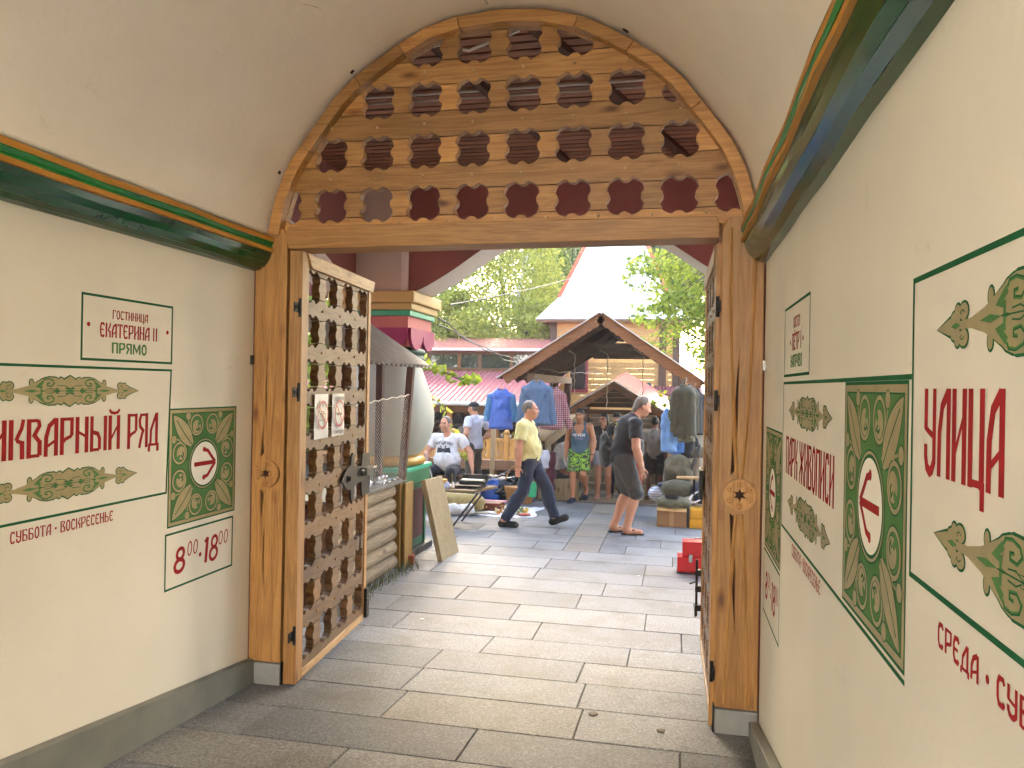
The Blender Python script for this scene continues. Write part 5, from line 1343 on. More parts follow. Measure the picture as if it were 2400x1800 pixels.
def trees():
    A, B_, C = M_LEAFA, M_LEAFB, M_LEAFC
    tree((-9.6, 29, -.4), 11.5, 3.2, 'dense mid green tree filling the left of the arch view behind the pavilion', A, 1, n=90, leaf=.105, count=520)
    tree((-13.5, 31, -.4), 13, 3.6, 'dark broad tree at the far left behind the pavilion roof', B_, 2, n=90, leaf=.11, count=459)
    tree((-8.0, 35, -.4), 12.0, 3.0, 'tall darker tree behind the left of the pavilion', B_, 3, n=80, leaf=.11, count=433)
    tree((-5.6, 27.5, -.4), 8.6, 2.0, 'weeping birch with a straight white trunk behind the pavilion', C, 4, M_BIRCH, n=70, leaf=.12, count=210, weep=True, name='birch_tree')
    tree((-4.3, 33, -.4), 10.6, 1.7, 'slim pale birch between the white trunked birch and the tent tower', A, 5, M_BIRCH, n=70, leaf=.13, count=180, weep=True, name='birch_tree')
    tree((-7.4, 25.6, -.4), 5.3, 1.7, 'low yellow green tree just above the pavilion ridge', C, 6, n=60, leaf=.11, count=300, base=.35)
    tree((-9.4, 25.8, -.4), 5.6, 1.8, 'low yellowish bush tree above the pavilion ridge near the column capital', C, 7, n=60, leaf=.11, count=300, base=.35)
    tree((-4.9, 25.6, -.4), 4.9, 1.2, 'small yellow green tree beside the tower skirt roof', C, 8, n=50, leaf=.11, count=270, base=.35)
    tree((-5.9, 43, -.4), 26, 3.2, 'tall sun-blocking tree added far behind the tower, leftmost of three', B_, 17, n=170, leaf=.34, count=260)  # this and the next two trees are unseen, added to block the sun
    tree((-3.4, 46, -.4), 28, 3.4, 'tall sun-blocking tree added far behind the tower, middle of three', A, 9, n=180, leaf=.34, count=260)
    tree((-.9, 44, -.4), 26, 3.2, 'tall sun-blocking tree added far behind the tower, rightmost of three', B_, 18, n=170, leaf=.34, count=260)
    tree((3.0, 33, -.4), 13, 3.4, 'broad green tree behind the tower on the right', A, 10, n=80, leaf=.11, count=433)
    tree((-17, 40, -.4), 15, 4.5, 'big tree at the far left edge of the wood', B_, 14, n=80, leaf=.18, count=220)
    tree((-9.5, 9.0, -.1), 8.0, 2.4, 'green tree outside the left porch arch, seen through the gate leaf', A, 11, n=70, leaf=.15, count=150, base=.12)
    tree((-7.6, 14.0, -.1), 7.0, 2.0, 'green tree left of the porch beside the pavilion deck', A, 12, n=60, leaf=.15, count=150, base=.15)
    tree((-12, 15, -.1), 9.0, 3.0, 'larger tree left of the porch near the deck end', B_, 15, n=70, leaf=.18, count=150, base=.1)
    # the maple at the right whose boughs hang over the canopy
    g = thing('maple_tree', (1.55, 15.2, -.3), 'leafy maple at the right whose boughs hang over the canopy roof', 'tree', 'trees behind the market')
    mb = MB(); R = random.Random(21); cl = []
    tr = [Vector((1.55, 15.2, -.3)), Vector((1.5, 15.3, 1.5)), Vector((1.3, 15.4, 3.0)), Vector((1.2, 15.3, 4.4)), Vector((1.2, 15.3, 5.8))]; mb.tube(tr, [.17, .14, .11, .08, .04], 10)
    for k in range(100):
        t = R.random(); p = tr[1]+(tr[4]-tr[1])*t; z = R.uniform(2.2, 6.0); sp = 2.0 if z < 4.6 else 1.5
        c = Vector((1.05+R.uniform(-1, 1)*sp*.9, 15.3+R.uniform(-1.2, 1.4), z)); lim = -.55 if z < 3.6 else (-.95 if z > 4.3 and z < 5.2 else -.6)
        if c.x < lim: c.x = lim+R.uniform(0, .6)
        if c.x < .55 and c.z < 2.75: c.z += .8
        m = (p+c)/2+Vector((0, 0, .2)); mb.tube([p, m, c], [.03, .018, .006], 5); r = R.uniform(.25, .5); cl.append((c, (r*1.2, r, r*.6), int(R.uniform(90, 170))))
    mb.build('trunk', M_BARK, g); leaves_mesh(cl, .095, M_LEAFA, 21, .5, g)
    def bough(name, base, pts, label, n, leaf, mat, seed, cat='branch'):
        g = thing(name, tuple(base), label, cat); mb = MB(); mb.tube([base]+pts, [.012]+[.008]*(len(pts)-1)+[.003], 5); mb.build('twig', M_BARK, g)
        cl = []
        for i, p in enumerate([base]+pts):
            cl.append((p, (.10, .10, .08), n))
        leaves_mesh(cl, leaf, mat, seed, .5, g, 'leaves')
    a = [PY(925, 790, 10.4), PY(950, 798, 10.4), PY(975, 812, 10.4), PY(1000, 822, 10.5), PY(1022, 820, 10.5)]
    bough('maple_branch', Vector((-3.6, 10.4, 2.35)), [Vector(p) for p in a], 'leafy branch reaching in beside the white column in front of the red roofs', 13, .12, M_LEAFA, 31)
    a = [PY(945, 868, 10.8), PY(962, 885, 10.8)]
    bough('maple_branch', Vector((-3.6, 10.8, 1.75)), [Vector(p) for p in a], 'small bright leafy twig beside the column above the seated man', 6, .11, M_LEAFC, 32)
    a = [PY(968, 925, 12.6), PY(985, 940, 12.6), PY(995, 955, 12.6), PY(1000, 985, 12.6)]
    bough('young_maple', Vector((-4.3, 12.6, .0)), [Vector(p) for p in a], 'young bright leafed sapling between the seated man and the man in a cap', 12, .12, M_LEAFC, 33, 'sapling')
    a = [PY(1430, 850, 16.9), PY(1450, 862, 16.9), PY(1440, 880, 16.9), PY(1412, 872, 16.9)]
    bough('maple_branch', Vector((.5, 16.9, 1.6)), [Vector(p) for p in a], 'leafy spray hanging at the right of the red canopy behind the green jackets', 10, .13, M_LEAFA, 34)
trees()
# ================================================================== smooth solids (bodies, cloth, bags) from blended round shapes
class SDF:
    def __init__(s, lo, hi, h):
        s.h = h; s.lo = np.array(lo, float)-3*h; n = np.ceil((np.array(hi)-s.lo+3*h)/h).astype(int)+1
        s.n = n; s.F = np.full(tuple(n), .12, np.float32); s.ax = [s.lo[i]+h*np.arange(n[i]) for i in range(3)]
    def _g(s, lo, hi):
        a = np.clip(np.floor((np.array(lo)-s.lo)/s.h).astype(int), 0, s.n-1); b = np.clip(np.ceil((np.array(hi)-s.lo)/s.h).astype(int)+1, 1, s.n)
        sl = tuple(slice(a[i], max(a[i]+1, b[i])) for i in range(3))
        X, Y, Z = np.meshgrid(*[s.ax[i][sl[i]] for i in range(3)], indexing='ij'); return sl, np.stack([X, Y, Z], -1)
    def _b(s, sl, d, k, op):
        F = s.F[sl]; d = d.astype(np.float32)
        if op == 'u':
            if k > 0: h = np.clip(.5+.5*(F-d)/k, 0, 1); s.F[sl] = F+(d-F)*h-k*h*(1-h)
            else: s.F[sl] = np.minimum(F, d)
        else: s.F[sl] = np.maximum(F, -d)
    def cap(s, a, b, ra, rb=None, k=.02, op='u', cut=False, cuta=False, fl=None):
        rb = ra if rb is None else rb; a = np.array(a, float); b = np.array(b, float); m = max(ra, rb)+k+2*s.h+.02
        sl, P = s._g(np.minimum(a, b)-m, np.maximum(a, b)+m); ba = b-a; L2 = max(ba@ba, 1e-9)
        Q = P-a; t = np.clip((Q@ba)/L2, 0, 1); R = Q-t[..., None]*ba
        if fl is not None:
            n, f = np.array(fl[0], float), fl[1]; n /= np.linalg.norm(n); R = R+((R@n)*(1/f-1))[..., None]*n
        d = np.linalg.norm(R, axis=-1)-(ra+(rb-ra)*t)
        u = ba/math.sqrt(L2)
        if cut: d = np.maximum(d, (P-b)@u)
        if cuta: d = np.maximum(d, -(P-a)@u)
        s._b(sl, d, k, op); return s
    def ell(s, c, r, k=.02, op='u', rot=None):
        c = np.array(c, float); r = np.array(r, float)*np.ones(3); m = r.max()+k+2*s.h+.01
        sl, P = s._g(c-m, c+m); Q = P-c
        if rot is not None: Q = Q@np.array(rot)
        k0 = np.linalg.norm(Q/r, axis=-1); k1 = np.linalg.norm(Q/(r*r), axis=-1)+1e-6
        s._b(sl, k0*(k0-1)/k1, k, op); return s
    def box(s, c, hf, rad=.02, k=.02, op='u', rot=None):
        c = np.array(c, float); hf = np.array(hf, float); m = np.linalg.norm(hf)+k+2*s.h+.01
        sl, P = s._g(c-m, c+m); Q = P-c
        if rot is not None: Q = Q@np.array(rot)
        q = np.abs(Q)-(hf-rad); d = np.linalg.norm(np.maximum(q, 0), axis=-1)+np.minimum(q.max(-1), 0)-rad
        s._b(sl, d, k, op); return s
    def plane(s, p, n):
        n = np.array(n, float); n /= np.linalg.norm(n)
        X, Y, Z = np.meshgrid(*s.ax, indexing='ij'); s.F = np.maximum(s.F, ((X-p[0])*n[0]+(Y-p[1])*n[1]+(Z-p[2])*n[2]).astype(np.float32)); return s
    def mesh(s):
        F = s.F; S = F < 0; nc = tuple(np.array(F.shape)-1); acc = np.zeros(nc+(3,), np.float32); cnt = np.zeros(nc, np.float32); E = []
        for ax in range(3):
            a = [slice(None)]*3; b = [slice(None)]*3; a[ax] = slice(0, -1); b[ax] = slice(1, None); a, b = tuple(a), tuple(b)
            I = np.argwhere(S[a] != S[b])
            if len(I) == 0: E.append((I, None)); continue
            f0 = F[a][tuple(I.T)]; f1 = F[b][tuple(I.T)]; t = f0/(f0-f1); p = I.astype(np.float32).copy(); p[:, ax] += t
            o = [i for i in range(3) if i != ax]
            for d0 in (0, -1):
                for d1 in (0, -1):
                    J = I.copy(); J[:, o[0]] += d0; J[:, o[1]] += d1
                    ok = ((J >= 0) & (J < np.array(nc))).all(1); Jk = tuple(J[ok].T)
                    np.add.at(acc, Jk, p[ok]); np.add.at(cnt, Jk, 1)
            E.append((I, S[a][tuple(I.T)]))
        act = cnt > 0; idx = np.full(nc, -1, np.int64); idx[act] = np.arange(act.sum()); V = acc[act]/cnt[act][:, None]*s.h+s.lo; Q = []
        for ax, (I, sg) in enumerate(E):
            if sg is None: continue
            o = [(ax+1) % 3, (ax+2) % 3]; q = []
            for d0, d1 in ((0, 0), (-1, 0), (-1, -1), (0, -1)):
                J = I.copy(); J[:, o[0]] += d0; J[:, o[1]] += d1; J = np.clip(J, 0, np.array(nc)-1); q.append(idx[tuple(J.T)])
            q = np.stack(q, 1); q[~sg] = q[~sg][:, ::-1]; Q.append(q[(q >= 0).all(1)])
        return V, np.concatenate(Q)
def sdf_obj(name, s, mat, parent=None, disp=None, loc=None):
    V, Q = s.mesh()
    me = bpy.data.meshes.new(name); me.vertices.add(len(V)); 
    if disp is not None: V = disp(V)
    off = np.array(parent['_o']) if (parent is not None and '_o' in parent) else np.zeros(3)
    me.vertices.foreach_set('co', (V-off).astype(np.float32).ravel()); n = len(Q)
    me.loops.add(4*n); me.polygons.add(n); me.loops.foreach_set('vertex_index', Q.astype(np.int32).ravel()); me.polygons.foreach_set('loop_start', np.arange(0, 4*n, 4, dtype=np.int32)); me.polygons.foreach_set('loop_total', np.full(n, 4, np.int32))
    me.polygons.foreach_set('use_smooth', np.ones(n, bool)); me.materials.append(mat); me.update(calc_edges=True)
    o = bpy.data.objects.new(name, me); COL.objects.link(o)
    if parent is not None: o.parent = parent
    return o
def cloth(name, col, rough=.85, col2=None, pat=None, scale=30.0, fold=14.0, fb=.5):
    """woven cloth with soft folds; optional pattern"""
    if name in _MC: return _MC[name]
    t = NT(name); c = lin(col); co = t.n("TexCoord")
    mp = t.n("Mapping"); mp.inputs['Scale'].default_value = (fold, fold, fold*.45); t.l(co.outputs['Object'], mp.inputs['Vector'])
    n1 = t.n("TexNoise", i_Scale=1.0, i_Detail=3.0, i_Distortion=1.0); t.l(mp.outputs[0], n1.inputs['Vector'])
    r = t.ramp([(.3, tuple(v*.78 for v in c)), (.7, tuple(min(1, v*1.1) for v in c))], n1.outputs['Fac']); cc = r.outputs[0]
    if pat == 'camo':
        n2 = t.n("TexNoise", i_Scale=scale, i_Detail=3.0, i_Distortion=.6); t.l(co.outputs['Object'], n2.inputs['Vector'])
        r2 = t.ramp([(.44, c), (.46, lin(col2[0])), (.53, lin(col2[0])), (.55, lin(col2[1]))], n2.outputs['Fac'], 'CONSTANT'); cc = r2.outputs[0]
    if pat == 'plaid':
        sx = t.n("SeparateXYZ"); t.l(co.outputs['Object'], sx.inputs[0]); outs = []
        for a in (0, 2):
            m = t.n("Math", operation='MULTIPLY'); m.inputs[1].default_value = scale; t.l(sx.outputs[a], m.inputs[0]); f = t.n("Math", operation='FRACT'); t.l(m.outputs[0], f.inputs[0])
            g = t.n("Math", operation='LESS_THAN'); g.inputs[1].default_value = .3; t.l(f.outputs[0], g.inputs[0]); outs.append(g.outputs[0])
        mx = t.n("Math", operation='ADD'); t.l(outs[0], mx.inputs[0]); t.l(outs[1], mx.inputs[1]); md = t.n("Math", operation='MULTIPLY'); md.inputs[1].default_value = .5; t.l(mx.outputs[0], md.inputs[0])
        cc = t.mix(cc, lin(col2[0]), md.outputs[0])
    if pat == 'stripe':
        sx = t.n("SeparateXYZ"); t.l(co.outputs['Object'], sx.inputs[0]); m = t.n("Math", operation='MULTIPLY'); m.inputs[1].default_value = scale; t.l(sx.outputs[2], m.inputs[0]); f = t.n("Math", operation='FRACT'); t.l(m.outputs[0], f.inputs[0])
        g = t.n("Math", operation='LESS_THAN'); g.inputs[1].default_value = .22; t.l(f.outputs[0], g.inputs[0]); cc = t.mix(cc, lin(col2[0]), g.outputs[0])
    t.l(cc, t.b.inputs['Base Color']); t.b.inputs['Roughness'].default_value = rough
    t.b.inputs['Sheen Weight'].default_value = .15
    t.bump(n1.outputs['Fac'], fb, .03); _MC[name] = t.m; return t.m
def folds(V, amp=.004, f=38.0, seed=0.0):
    d = np.stack([np.sin(V[:, 2]*f+V[:, 0]*f*.6+seed), np.sin(V[:, 2]*f*.8-V[:, 0]*f*.5+seed*2), np.zeros(len(V))], 1)
    return V+amp*d*(.5+.5*np.sin(V[:, 0]*11+V[:, 2]*7+seed))[:, None]

# ================================================================== things for sale and clothes on hangers
def garment(name, label, cat, c, w, h, mat, rz=0.0, sleeve=.9, thick=.07, group=None, seed=1.0, open_=False, collar=None, sleeve_mat=None, fl=None, hanger=True, spread=.12):
    """garment on a hanger; c = collar point (top middle)"""
    c = Vector(c); g = thing(name, tuple(c), label, cat, group)
    ca, sa = math.cos(rz), math.sin(rz); W = lambda x, y, z: (c.x+x*ca-y*sa, c.y+x*sa+y*ca, c.z+z)
    nrm = (-sa, ca, 0); hw = w/2; f = (nrm, thick/ (w*.34))
    s = SDF(np.array([c.x-hw*1.7, c.y-hw*1.7 if abs(sa) > .3 else c.y-.16, c.z-h-.06]), np.array([c.x+hw*1.7, c.y+hw*1.7 if abs(sa) > .3 else c.y+.16, c.z+.07]), .0105)
    s.cap(W(-hw*.68, 0, -.10), W(hw*.68, 0, -.10), .055, .055, .03); s.cap(W(0, 0, -.14), W(0, 0, -h+.05), w*.36, w*.40, .05, fl=f, cut=True)
    s.cap(W(-hw*.3, 0, -.15), W(-hw*.46, 0, -h+.02), w*.22, w*.24, .04, fl=(nrm, .26), cut=True); s.cap(W(hw*.3, 0, -.15), W(hw*.46, 0, -h+.02), w*.22, w*.24, .04, fl=(nrm, .26), cut=True)
    s.cap(W(-.05, 0, -.02), W(.05, 0, -.02), .045, .045, .04)
    s.ell(W(0, -.02, .02), (.055, .06, .05), 0, 'd')
    if not sleeve_mat:
        for m in (1, -1): s.cap(W(m*hw*.78, 0, -.13), W(m*(hw*.78+spread), .01, -h*sleeve), .062, .052, .03, fl=(nrm, .75), cut=True)
    sdf_obj('body', s, mat, g, lambda V: folds(V, .007, 34, seed))
    if sleeve_mat:
        for m in (1, -1):
            e = W(m*(hw*.78+spread), .01, -h*sleeve); a = W(m*hw*.80, -.005, -.12); s2 = SDF(np.minimum(a, e)-.09, np.maximum(a, e)+.09, .0105); s2.cap(a, e, .066, .055, .0, fl=(nrm, .75), cut=True); sdf_obj('sleeve', s2, sleeve_mat, g, lambda V: folds(V, .006, 40, seed))
    if collar:
        for m in (1, -1):
            mb = MB(); mb.hexa([W(m*.015, -.05, -.06), W(m*.085, -.055, -.07), W(m*.06, -.05, .02), W(m*.03, -.04, .03), W(m*.015, -.062, -.06), W(m*.085, -.067, -.07), W(m*.06, -.062, .02), W(m*.03, -.052, .03)]); mb.build('collar', collar, g, bevel=.004)
            mb = MB(); mb.obox(W(m*hw*.42, -thick*.55-.02, -h*.30), (hw*.19*ca, hw*.19*sa, 0), (0, .004, 0), (0, 0, .028)); mb.build('pocket_flap', collar, g, bevel=.004)
        mb = MB(); mb.obox(W(0, -thick*.5-.016, -h*.52), (.010*ca, .010*sa, 0), (0, .005, 0), (0, 0, h*.42)); mb.build('button_placket', collar, g, bevel=.002)
    if hanger:
        mb = MB(); mb.tube([W(-hw*.62, 0, -.07), W(0, 0, .015), W(hw*.62, 0, -.07)], .009, 6); mb.build('hanger', plain('hanger wood', '7a4a2a', .5), g)
        mb = MB(); mb.tube([W(0, 0, .015), W(0, 0, .06)]+[W(.022*math.cos(a)-.0, 0, .085+.024*math.sin(a)) for a in [-1.57+4.2*k/8 for k in range(9)]], .003, 5); mb.build('hanger_hook', M_STEEL, g)
    return g
def hung():
    p = PY(1083, 842, 12.2); garment('windbreaker', 'shiny blue windbreaker with pale green shoulders on a hanger under the canopy eave', 'jacket', p, .44, .66, cloth('shiny blue nylon', '3c64b8', .35, fold=18, fb=.9), 0, .78, .09, 'clothes hung on the canopy', 1.0, sleeve_mat=cloth('blue green nylon', '3f78a8', .35, fold=18, fb=.8), spread=.075)
    p = PY(1160, 826, 12.05); garment('denim_jacket', 'faded denim jacket with collar and flap pockets on a wooden hanger', 'jacket', p, .50, .70, cloth('faded denim', '536a86', .9, fold=22), .15, .95, .085, 'clothes hung on the canopy', 2.0, collar=cloth('denim trim', '48607c', .9), spread=.09)
    p = PY(1193, 838, 12.45); garment('plaid_shirt', 'red and white plaid shirt hanging behind the denim jacket', 'shirt', p, .44, .70, cloth('red plaid', '7e2430', .9, ('c9b2b2',), 'plaid', 30.0), .35, .95, .07, 'clothes hung on the canopy', 3.0, spread=.13)
    M_OL = cloth('olive drab cloth', '3d3a26', .95, fold=10, fb=.8); M_CAMO = cloth('camouflage cloth', '5b5a42', .95, (('38402c'), ('8a8468')), 'camo', 26.0)
    p = PY(1481, 832, 11.6); garment('army_jacket', 'dark olive army jacket hanging at the right canopy post', 'jacket', p, .40, .78, M_OL, .5, .9, .16, 'clothes hung on the canopy', 4.0, spread=.03)
    p = PY(1463, 848, 11.75); garment('camouflage_jacket', 'spotted camouflage jacket hanging left of the dark olive one', 'jacket', p, .26, .48, M_CAMO, .9, .8, .12, 'clothes hung on the canopy', 5.0, spread=.02)
    p = PY(1483, 900, 11.75); garment('camouflage_trousers', 'camouflage trousers hanging below the dark olive jacket', 'trousers', p, .30, .40, M_CAMO, .3, .5, .14, 'clothes hung on the canopy', 6.0, hanger=False, spread=.0)
    p = PY(1447, 885, 11.9); garment('pale_blue_shirt', 'pale blue shirt hanging under the camouflage jacket, left of the pair', 'shirt', p, .20, .66, cloth('pale blue cotton', '7ea6d8', .85, fold=20), .4, .96, .08, 'clothes hung on the canopy', 7.0, hanger=False, spread=.0)
    p = PY(1466, 925, 12.05); garment('blue_work_shirt', 'mid blue work shirt hanging between the pale blue shirt and the trousers', 'shirt', p, .26, .42, cloth('mid blue cotton', '4a78ba', .85, fold=20), .2, .9, .08, 'clothes hung on the canopy', 8.0, hanger=False, spread=.0)
    p = PY(1487, 935, 12.1); garment('black_coat', 'black coat tails hanging behind the camouflage trousers', 'coat', p, .26, .40, cloth('black cloth', '17171a', .9), .2, .9, .1, 'clothes hung on the canopy', 9.0, hanger=False, spread=.0)
    p = PY(1499, 842, 11.9); garment('black_overcoat', 'black overcoat hanging at the far right behind the army jacket', 'coat', p, .34, .70, cloth('black cloth', '17171a', .9), .3, .9, .12, 'clothes hung on the canopy', 10.0, spread=.03)
    p = PY(1472, 838, 12.3); garment('brown_coat', 'dark brown coat hanging between the camouflage and olive jackets', 'coat', p, .34, .62, cloth('dark brown wool', '2c231b', .9), .7, .9, .12, 'clothes hung on the canopy', 11.0, spread=.03)
    # draped pieces by the left side shelf
    def drape(name, label, cat, x0, y0, x1, y1, Y, mat, th=.05, seed=0.):
        a = PY(x0, y0, Y); b = PY(x1, y1, Y); s = SDF((a.x-.04, Y-.12, b.z-.03), (b.x+.06, Y+.12, a.z+.04), .011)
        s.box(((a.x+b.x)/2, Y, (a.z+b.z)/2), ((b.x-a.x)/2, th, (a.z-b.z)/2), .03, .0); o = sdf_obj(name, s, mat, None, lambda V: folds(V, .016, 26, seed)); tag(o, label, cat, 'cloth pieces draped by the passage')
    drape('grey_cloth', 'pale grey cloth draped over the shelf edge behind the man in the yellow polo', 'cloth', 1167, 972, 1186, 1012, 12.3, cloth('pale grey cotton', 'b7b9c2', .9))
    drape('maroon_cloth', 'dark maroon cloth hanging to the floor beside the seated trader', 'cloth', 1180, 975, 1199, 1062, 12.6, cloth('maroon velvet', '4a1420', .9), .06, 1.)
    drape('red_cloth', 'bright red cloth hanging beyond the bending man in black', 'cloth', 1374, 990, 1388, 1062, 13.6, cloth('bright red cotton', 'b3101c', .8), .04, 2.)
    drape('green_cloth', 'small bright green cloth behind the walking man legs', 'cloth', 1142, 1040, 1158, 1075, 12.1, cloth('bright green cotton', '2f9a62', .8), .04, 3.)
hung()
def floor_goods():
    R = random.Random(17)
    # folding table
    g = thing('folding_table', (-3.0, 10.2, 0), 'low folding table with a worn wooden top and dark crossed legs', 'table'); 
    mb = MB(); mb.hexa([(-3.75, 9.95, .475), (-2.62, 9.95, .475), (-2.44, 10.55, .475), (-3.75, 10.55, .475), (-3.75, 9.95, .51), (-2.62, 9.95, .51), (-2.44, 10.55, .51), (-3.75, 10.55, .51)]); mb.build('tabletop', wood('worn table top', '6e5637', 'a88d63', 0, rough=.6), g, bevel=.004)
    for y in (9.98, 10.45):
        for a, b in (((-2.93, y, 0), (-2.58, y, .475)), ((-3.6, y, 0), (-3.3, y, .475))):
            mb = MB(); mb.bar(a, b, .022, .022); mb.build('leg', plain('dark iron leg', '2a1c1a', .5), g)
    # on the table
    r = thing('portable_radio', (-3.14, 10.1, .51), 'small yellow box radio with a dark dial on the folding table', 'radio'); mb = MB(); mb.box(-3.24, -3.05, 10.05, 10.14, .511, .63); mb.build('case', plain('amber yellow plastic', 'c98a1e', .35), r, bevel=.012); mb = MB(); mb.box(-3.19, -3.10, 10.044, 10.051, .545, .60); mb.build('dial', M_BLACK, r)
    t = thing('black_tray', (-2.8, 10.25, .51), 'stack of black lacquer trays on the folding table', 'tray')
    mb = MB(); mb.box(-3.0, -2.56, 10.05, 10.45, .512, .528); mb.box(-2.98, -2.58, 10.07, 10.43, .530, .556); mb.build('trays', plain('black lacquer', '120d0c', .25), t, bevel=.004)
    b = thing('display_box', (-2.74, 10.35, .557), 'open dark box with a glass lid holding a pale relief on the trays', 'box'); mb = MB(); mb.box(-2.92, -2.56, 10.25, 10.44, .558, .60); mb.box(-2.92, -2.56, 10.44, 10.455, .558, .67); mb.build('case', M_BLACK, b, bevel=.003); mb = MB(); mb.box(-2.90, -2.60, 10.26, 10.42, .601, .61); mb.build('relief', plain('pale relief', 'cfc8b0', .4, var=.3, scale=40), b)
    def small(name, label, cat, prof, x, y, z, mat, n=14, group=None): mb = MB(); mb.lathe(prof, (x, y, z), n); return tag(mb.build(name, mat), label, cat, group)
    wc = plain('white china', 'e3e0d8', .2); 
    small('candlestick', 'thin brass candlestick beside the yellow radio', 'candlestick', [(.03, 0), (.03, .01), (.006, .02), (.006, .16), (.012, .17), (.008, .2)], -2.96, 10.05, .511, plain('old brass', '8f6f2e', .3, .8))
    small('china_vase', 'small white china vase at the middle of the folding table', 'vase', [(.015, 0), (.022, .02), (.012, .05), (.014, .075), (.0, .076)], -2.93, 10.0, .53, wc)
    small('china_jug', 'white china jug with blue flecks beside the black trays', 'jug', [(.03, 0), (.045, .03), (.04, .06), (.025, .08), (.03, .09), (.0, .091)], -3.02, 10.02, .511, plain('blue white china', 'b9c2da', .2, var=.5, scale=60))
    mb = MB(); mb.obox((-3.2, 9.99, .53), (.06, .0, .0), (0, .03, 0), (.01, 0, .018)); tag(mb.build('paper_box', plain('cream card', 'd9cdb0', .7), bevel=.003), 'small cream card box at the front of the folding table', 'box')
    # walking stick leaning by the column base
    a, bq = PY(920, 985, 9.6), PY(937, 1045, 9.6); mb = MB(); mb.tube([(a.x-.02, 9.6, a.z+.03), a, bq, (bq.x+.12, 9.6, 0.01)], .009, 6); tag(mb.build('walking_stick', M_STEEL), 'thin metal walking stick leaning beyond the column base', 'stick')
    # straw roll, white bundles
    s = SDF((-3.9, 10.9, 0), (-2.7, 11.4, .35), .014); s.cap((-3.7, 11.1, .17), (-2.9, 11.15, .16), .14, .13, .02); tag(sdf_obj('straw_roll', s, cloth('straw matting', 'a08a56', .95, fold=30), None, lambda V: folds(V, .01, 50)), 'rolled straw coloured mat lying behind the folding table', 'mat')
    for i, (x, y, r) in enumerate(((-3.28, 10.95, .13), (-3.05, 11.0, .11))):
        s = SDF((x-.3, y-.25, -.02), (x+.3, y+.25, .3), .013); s.ell((x, y, .06), (r*1.4, r, .10), .03).ell((x+.1, y-.05, .09), (r*.7, r*.6, .09), .03).plane((0, 0, .002), (0, 0, -1)); tag(sdf_obj('plastic_bundle', s, plain('crumpled white plastic', 'd5d3cd', .3, bump=.5, scale=30), None, lambda V: folds(V, .014, 60, i*2.)), ['crumpled white plastic bundle left of the painted books', 'smaller crumpled white plastic bundle beside the drawer box'][i], 'bundle')
    # ground sheet
    def sh(u, v): x = -3.45+1.42*u+.04*math.sin(v*9); y = 10.98+.95*v+.06*math.sin(u*7); return (x, y, .008+.012*(math.sin(u*31+v*5)*math.sin(v*27))**2)
    mb = MB(); mb.sheet(sh, 60, 40); o = mb.build('ground_sheet', plain('white plastic sheeting', 'd8d6d8', .3, bump=.3, scale=20), fixn=False); tag(o, 'crinkled white plastic sheet spread on the paving under the trinkets', 'sheet')
    cols = [('pink', 'c25a64'), ('pale blue', '8fa9c4'), ('cream', 'd5cbb0'), ('white', 'd9d7d2'), ('dusty red', 'a84a44'), ('pale green', '9db59a')]
    spots = [(-3.12, 11.1), (-2.98, 11.16), (-2.82, 11.08), (-2.66, 11.14), (-2.16, 11.12), (-2.3, 11.2)]
    for (cn, cv), (x, y) in zip(cols, spots):
        a = R.uniform(-.4, .4); mb = MB(); mb.obox((x, y, .032), (.085*math.cos(a), .085*math.sin(a), 0), (-.06*math.sin(a), .06*math.cos(a), 0), (0, 0, .010)); tag(mb.build('book', plain(cn+' book cover', cv, .5), bevel=.002), cn+' covered thin book lying on the white ground sheet', 'book')
    d = thing('drawer_box', (-2.8, 11.4, .02), 'dark red wooden drawer with a brass knob on the ground sheet', 'box'); mb = MB(); mb.box(-2.98, -2.58, 11.3, 11.55, .024, .14); mb.build('case', wood('mahogany', '3a140c', '7a3520', 0, rough=.35), d, bevel=.004); mb = MB(); mb.lathe([(.012, 0), (.016, .012), (.0, .016)], (0, 0, 0), 10); mb.v = [(-2.78+v[0], 11.3-v[2], .082+v[1]) for v in mb.v]; mb.build('knob', plain('brass knob', 'c9a04a', .3, .8), d)
    cc = ['c9b48a', 'b5762e', 'd8d2c4', '9c4a3a', '4a5a7a', 'e0dccf', '7a8a5a', 'caa23e']; nm = ['tan', 'amber', 'ivory', 'russet', 'slate blue', 'white', 'olive', 'golden']
    near = ['at the sheet edge nearest the gate', 'beside the dark red drawer', 'by the walking man back foot', 'in front of the wicker basket']
    k = 0
    for i in range(4):
        for j in range(8):
            x = -2.60+.075*j*.8+R.uniform(-.02, .02); y = 11.14+.10*i+R.uniform(-.03, .03); z = .016; kk = (i+j) % 4
            pr = [[(.02, 0), (.03, .02), (.018, .045), (.008, .06), (.016, .075), (.012, .09), (.0, .095)], [(.03, 0), (.034, .01), (.03, .05), (.0, .052)], [(.012, 0), (.028, .02), (.03, .04), (.02, .06), (.0, .065)], [(.02, 0), (.02, .01), (.006, .02), (.006, .05), (.024, .07), (.022, .09), (.0, .08)]][kk]
            small(['figurine', 'tea_tin', 'painted_egg', 'egg_cup'][kk], 'small '+nm[j]+' '+['figurine', 'tin', 'painted egg', 'cup'][kk]+' among trinkets '+near[i], ['figurine', 'tin', 'egg', 'cup'][kk], pr, x, y, z, plain('trinket '+nm[j], cc[j], .3, var=.4, scale=50), 10, 'trinkets on the ground sheet'); k += 1
    small('yellow_bowl', 'bright yellow bowl on the ground sheet by the basket', 'bowl', [(.06, 0), (.07, .02), (.085, .055), (.08, .06), (.0, .05)], -2.46, 11.62, .02, plain('bright yellow plastic', 'd9a41e', .35), 16)
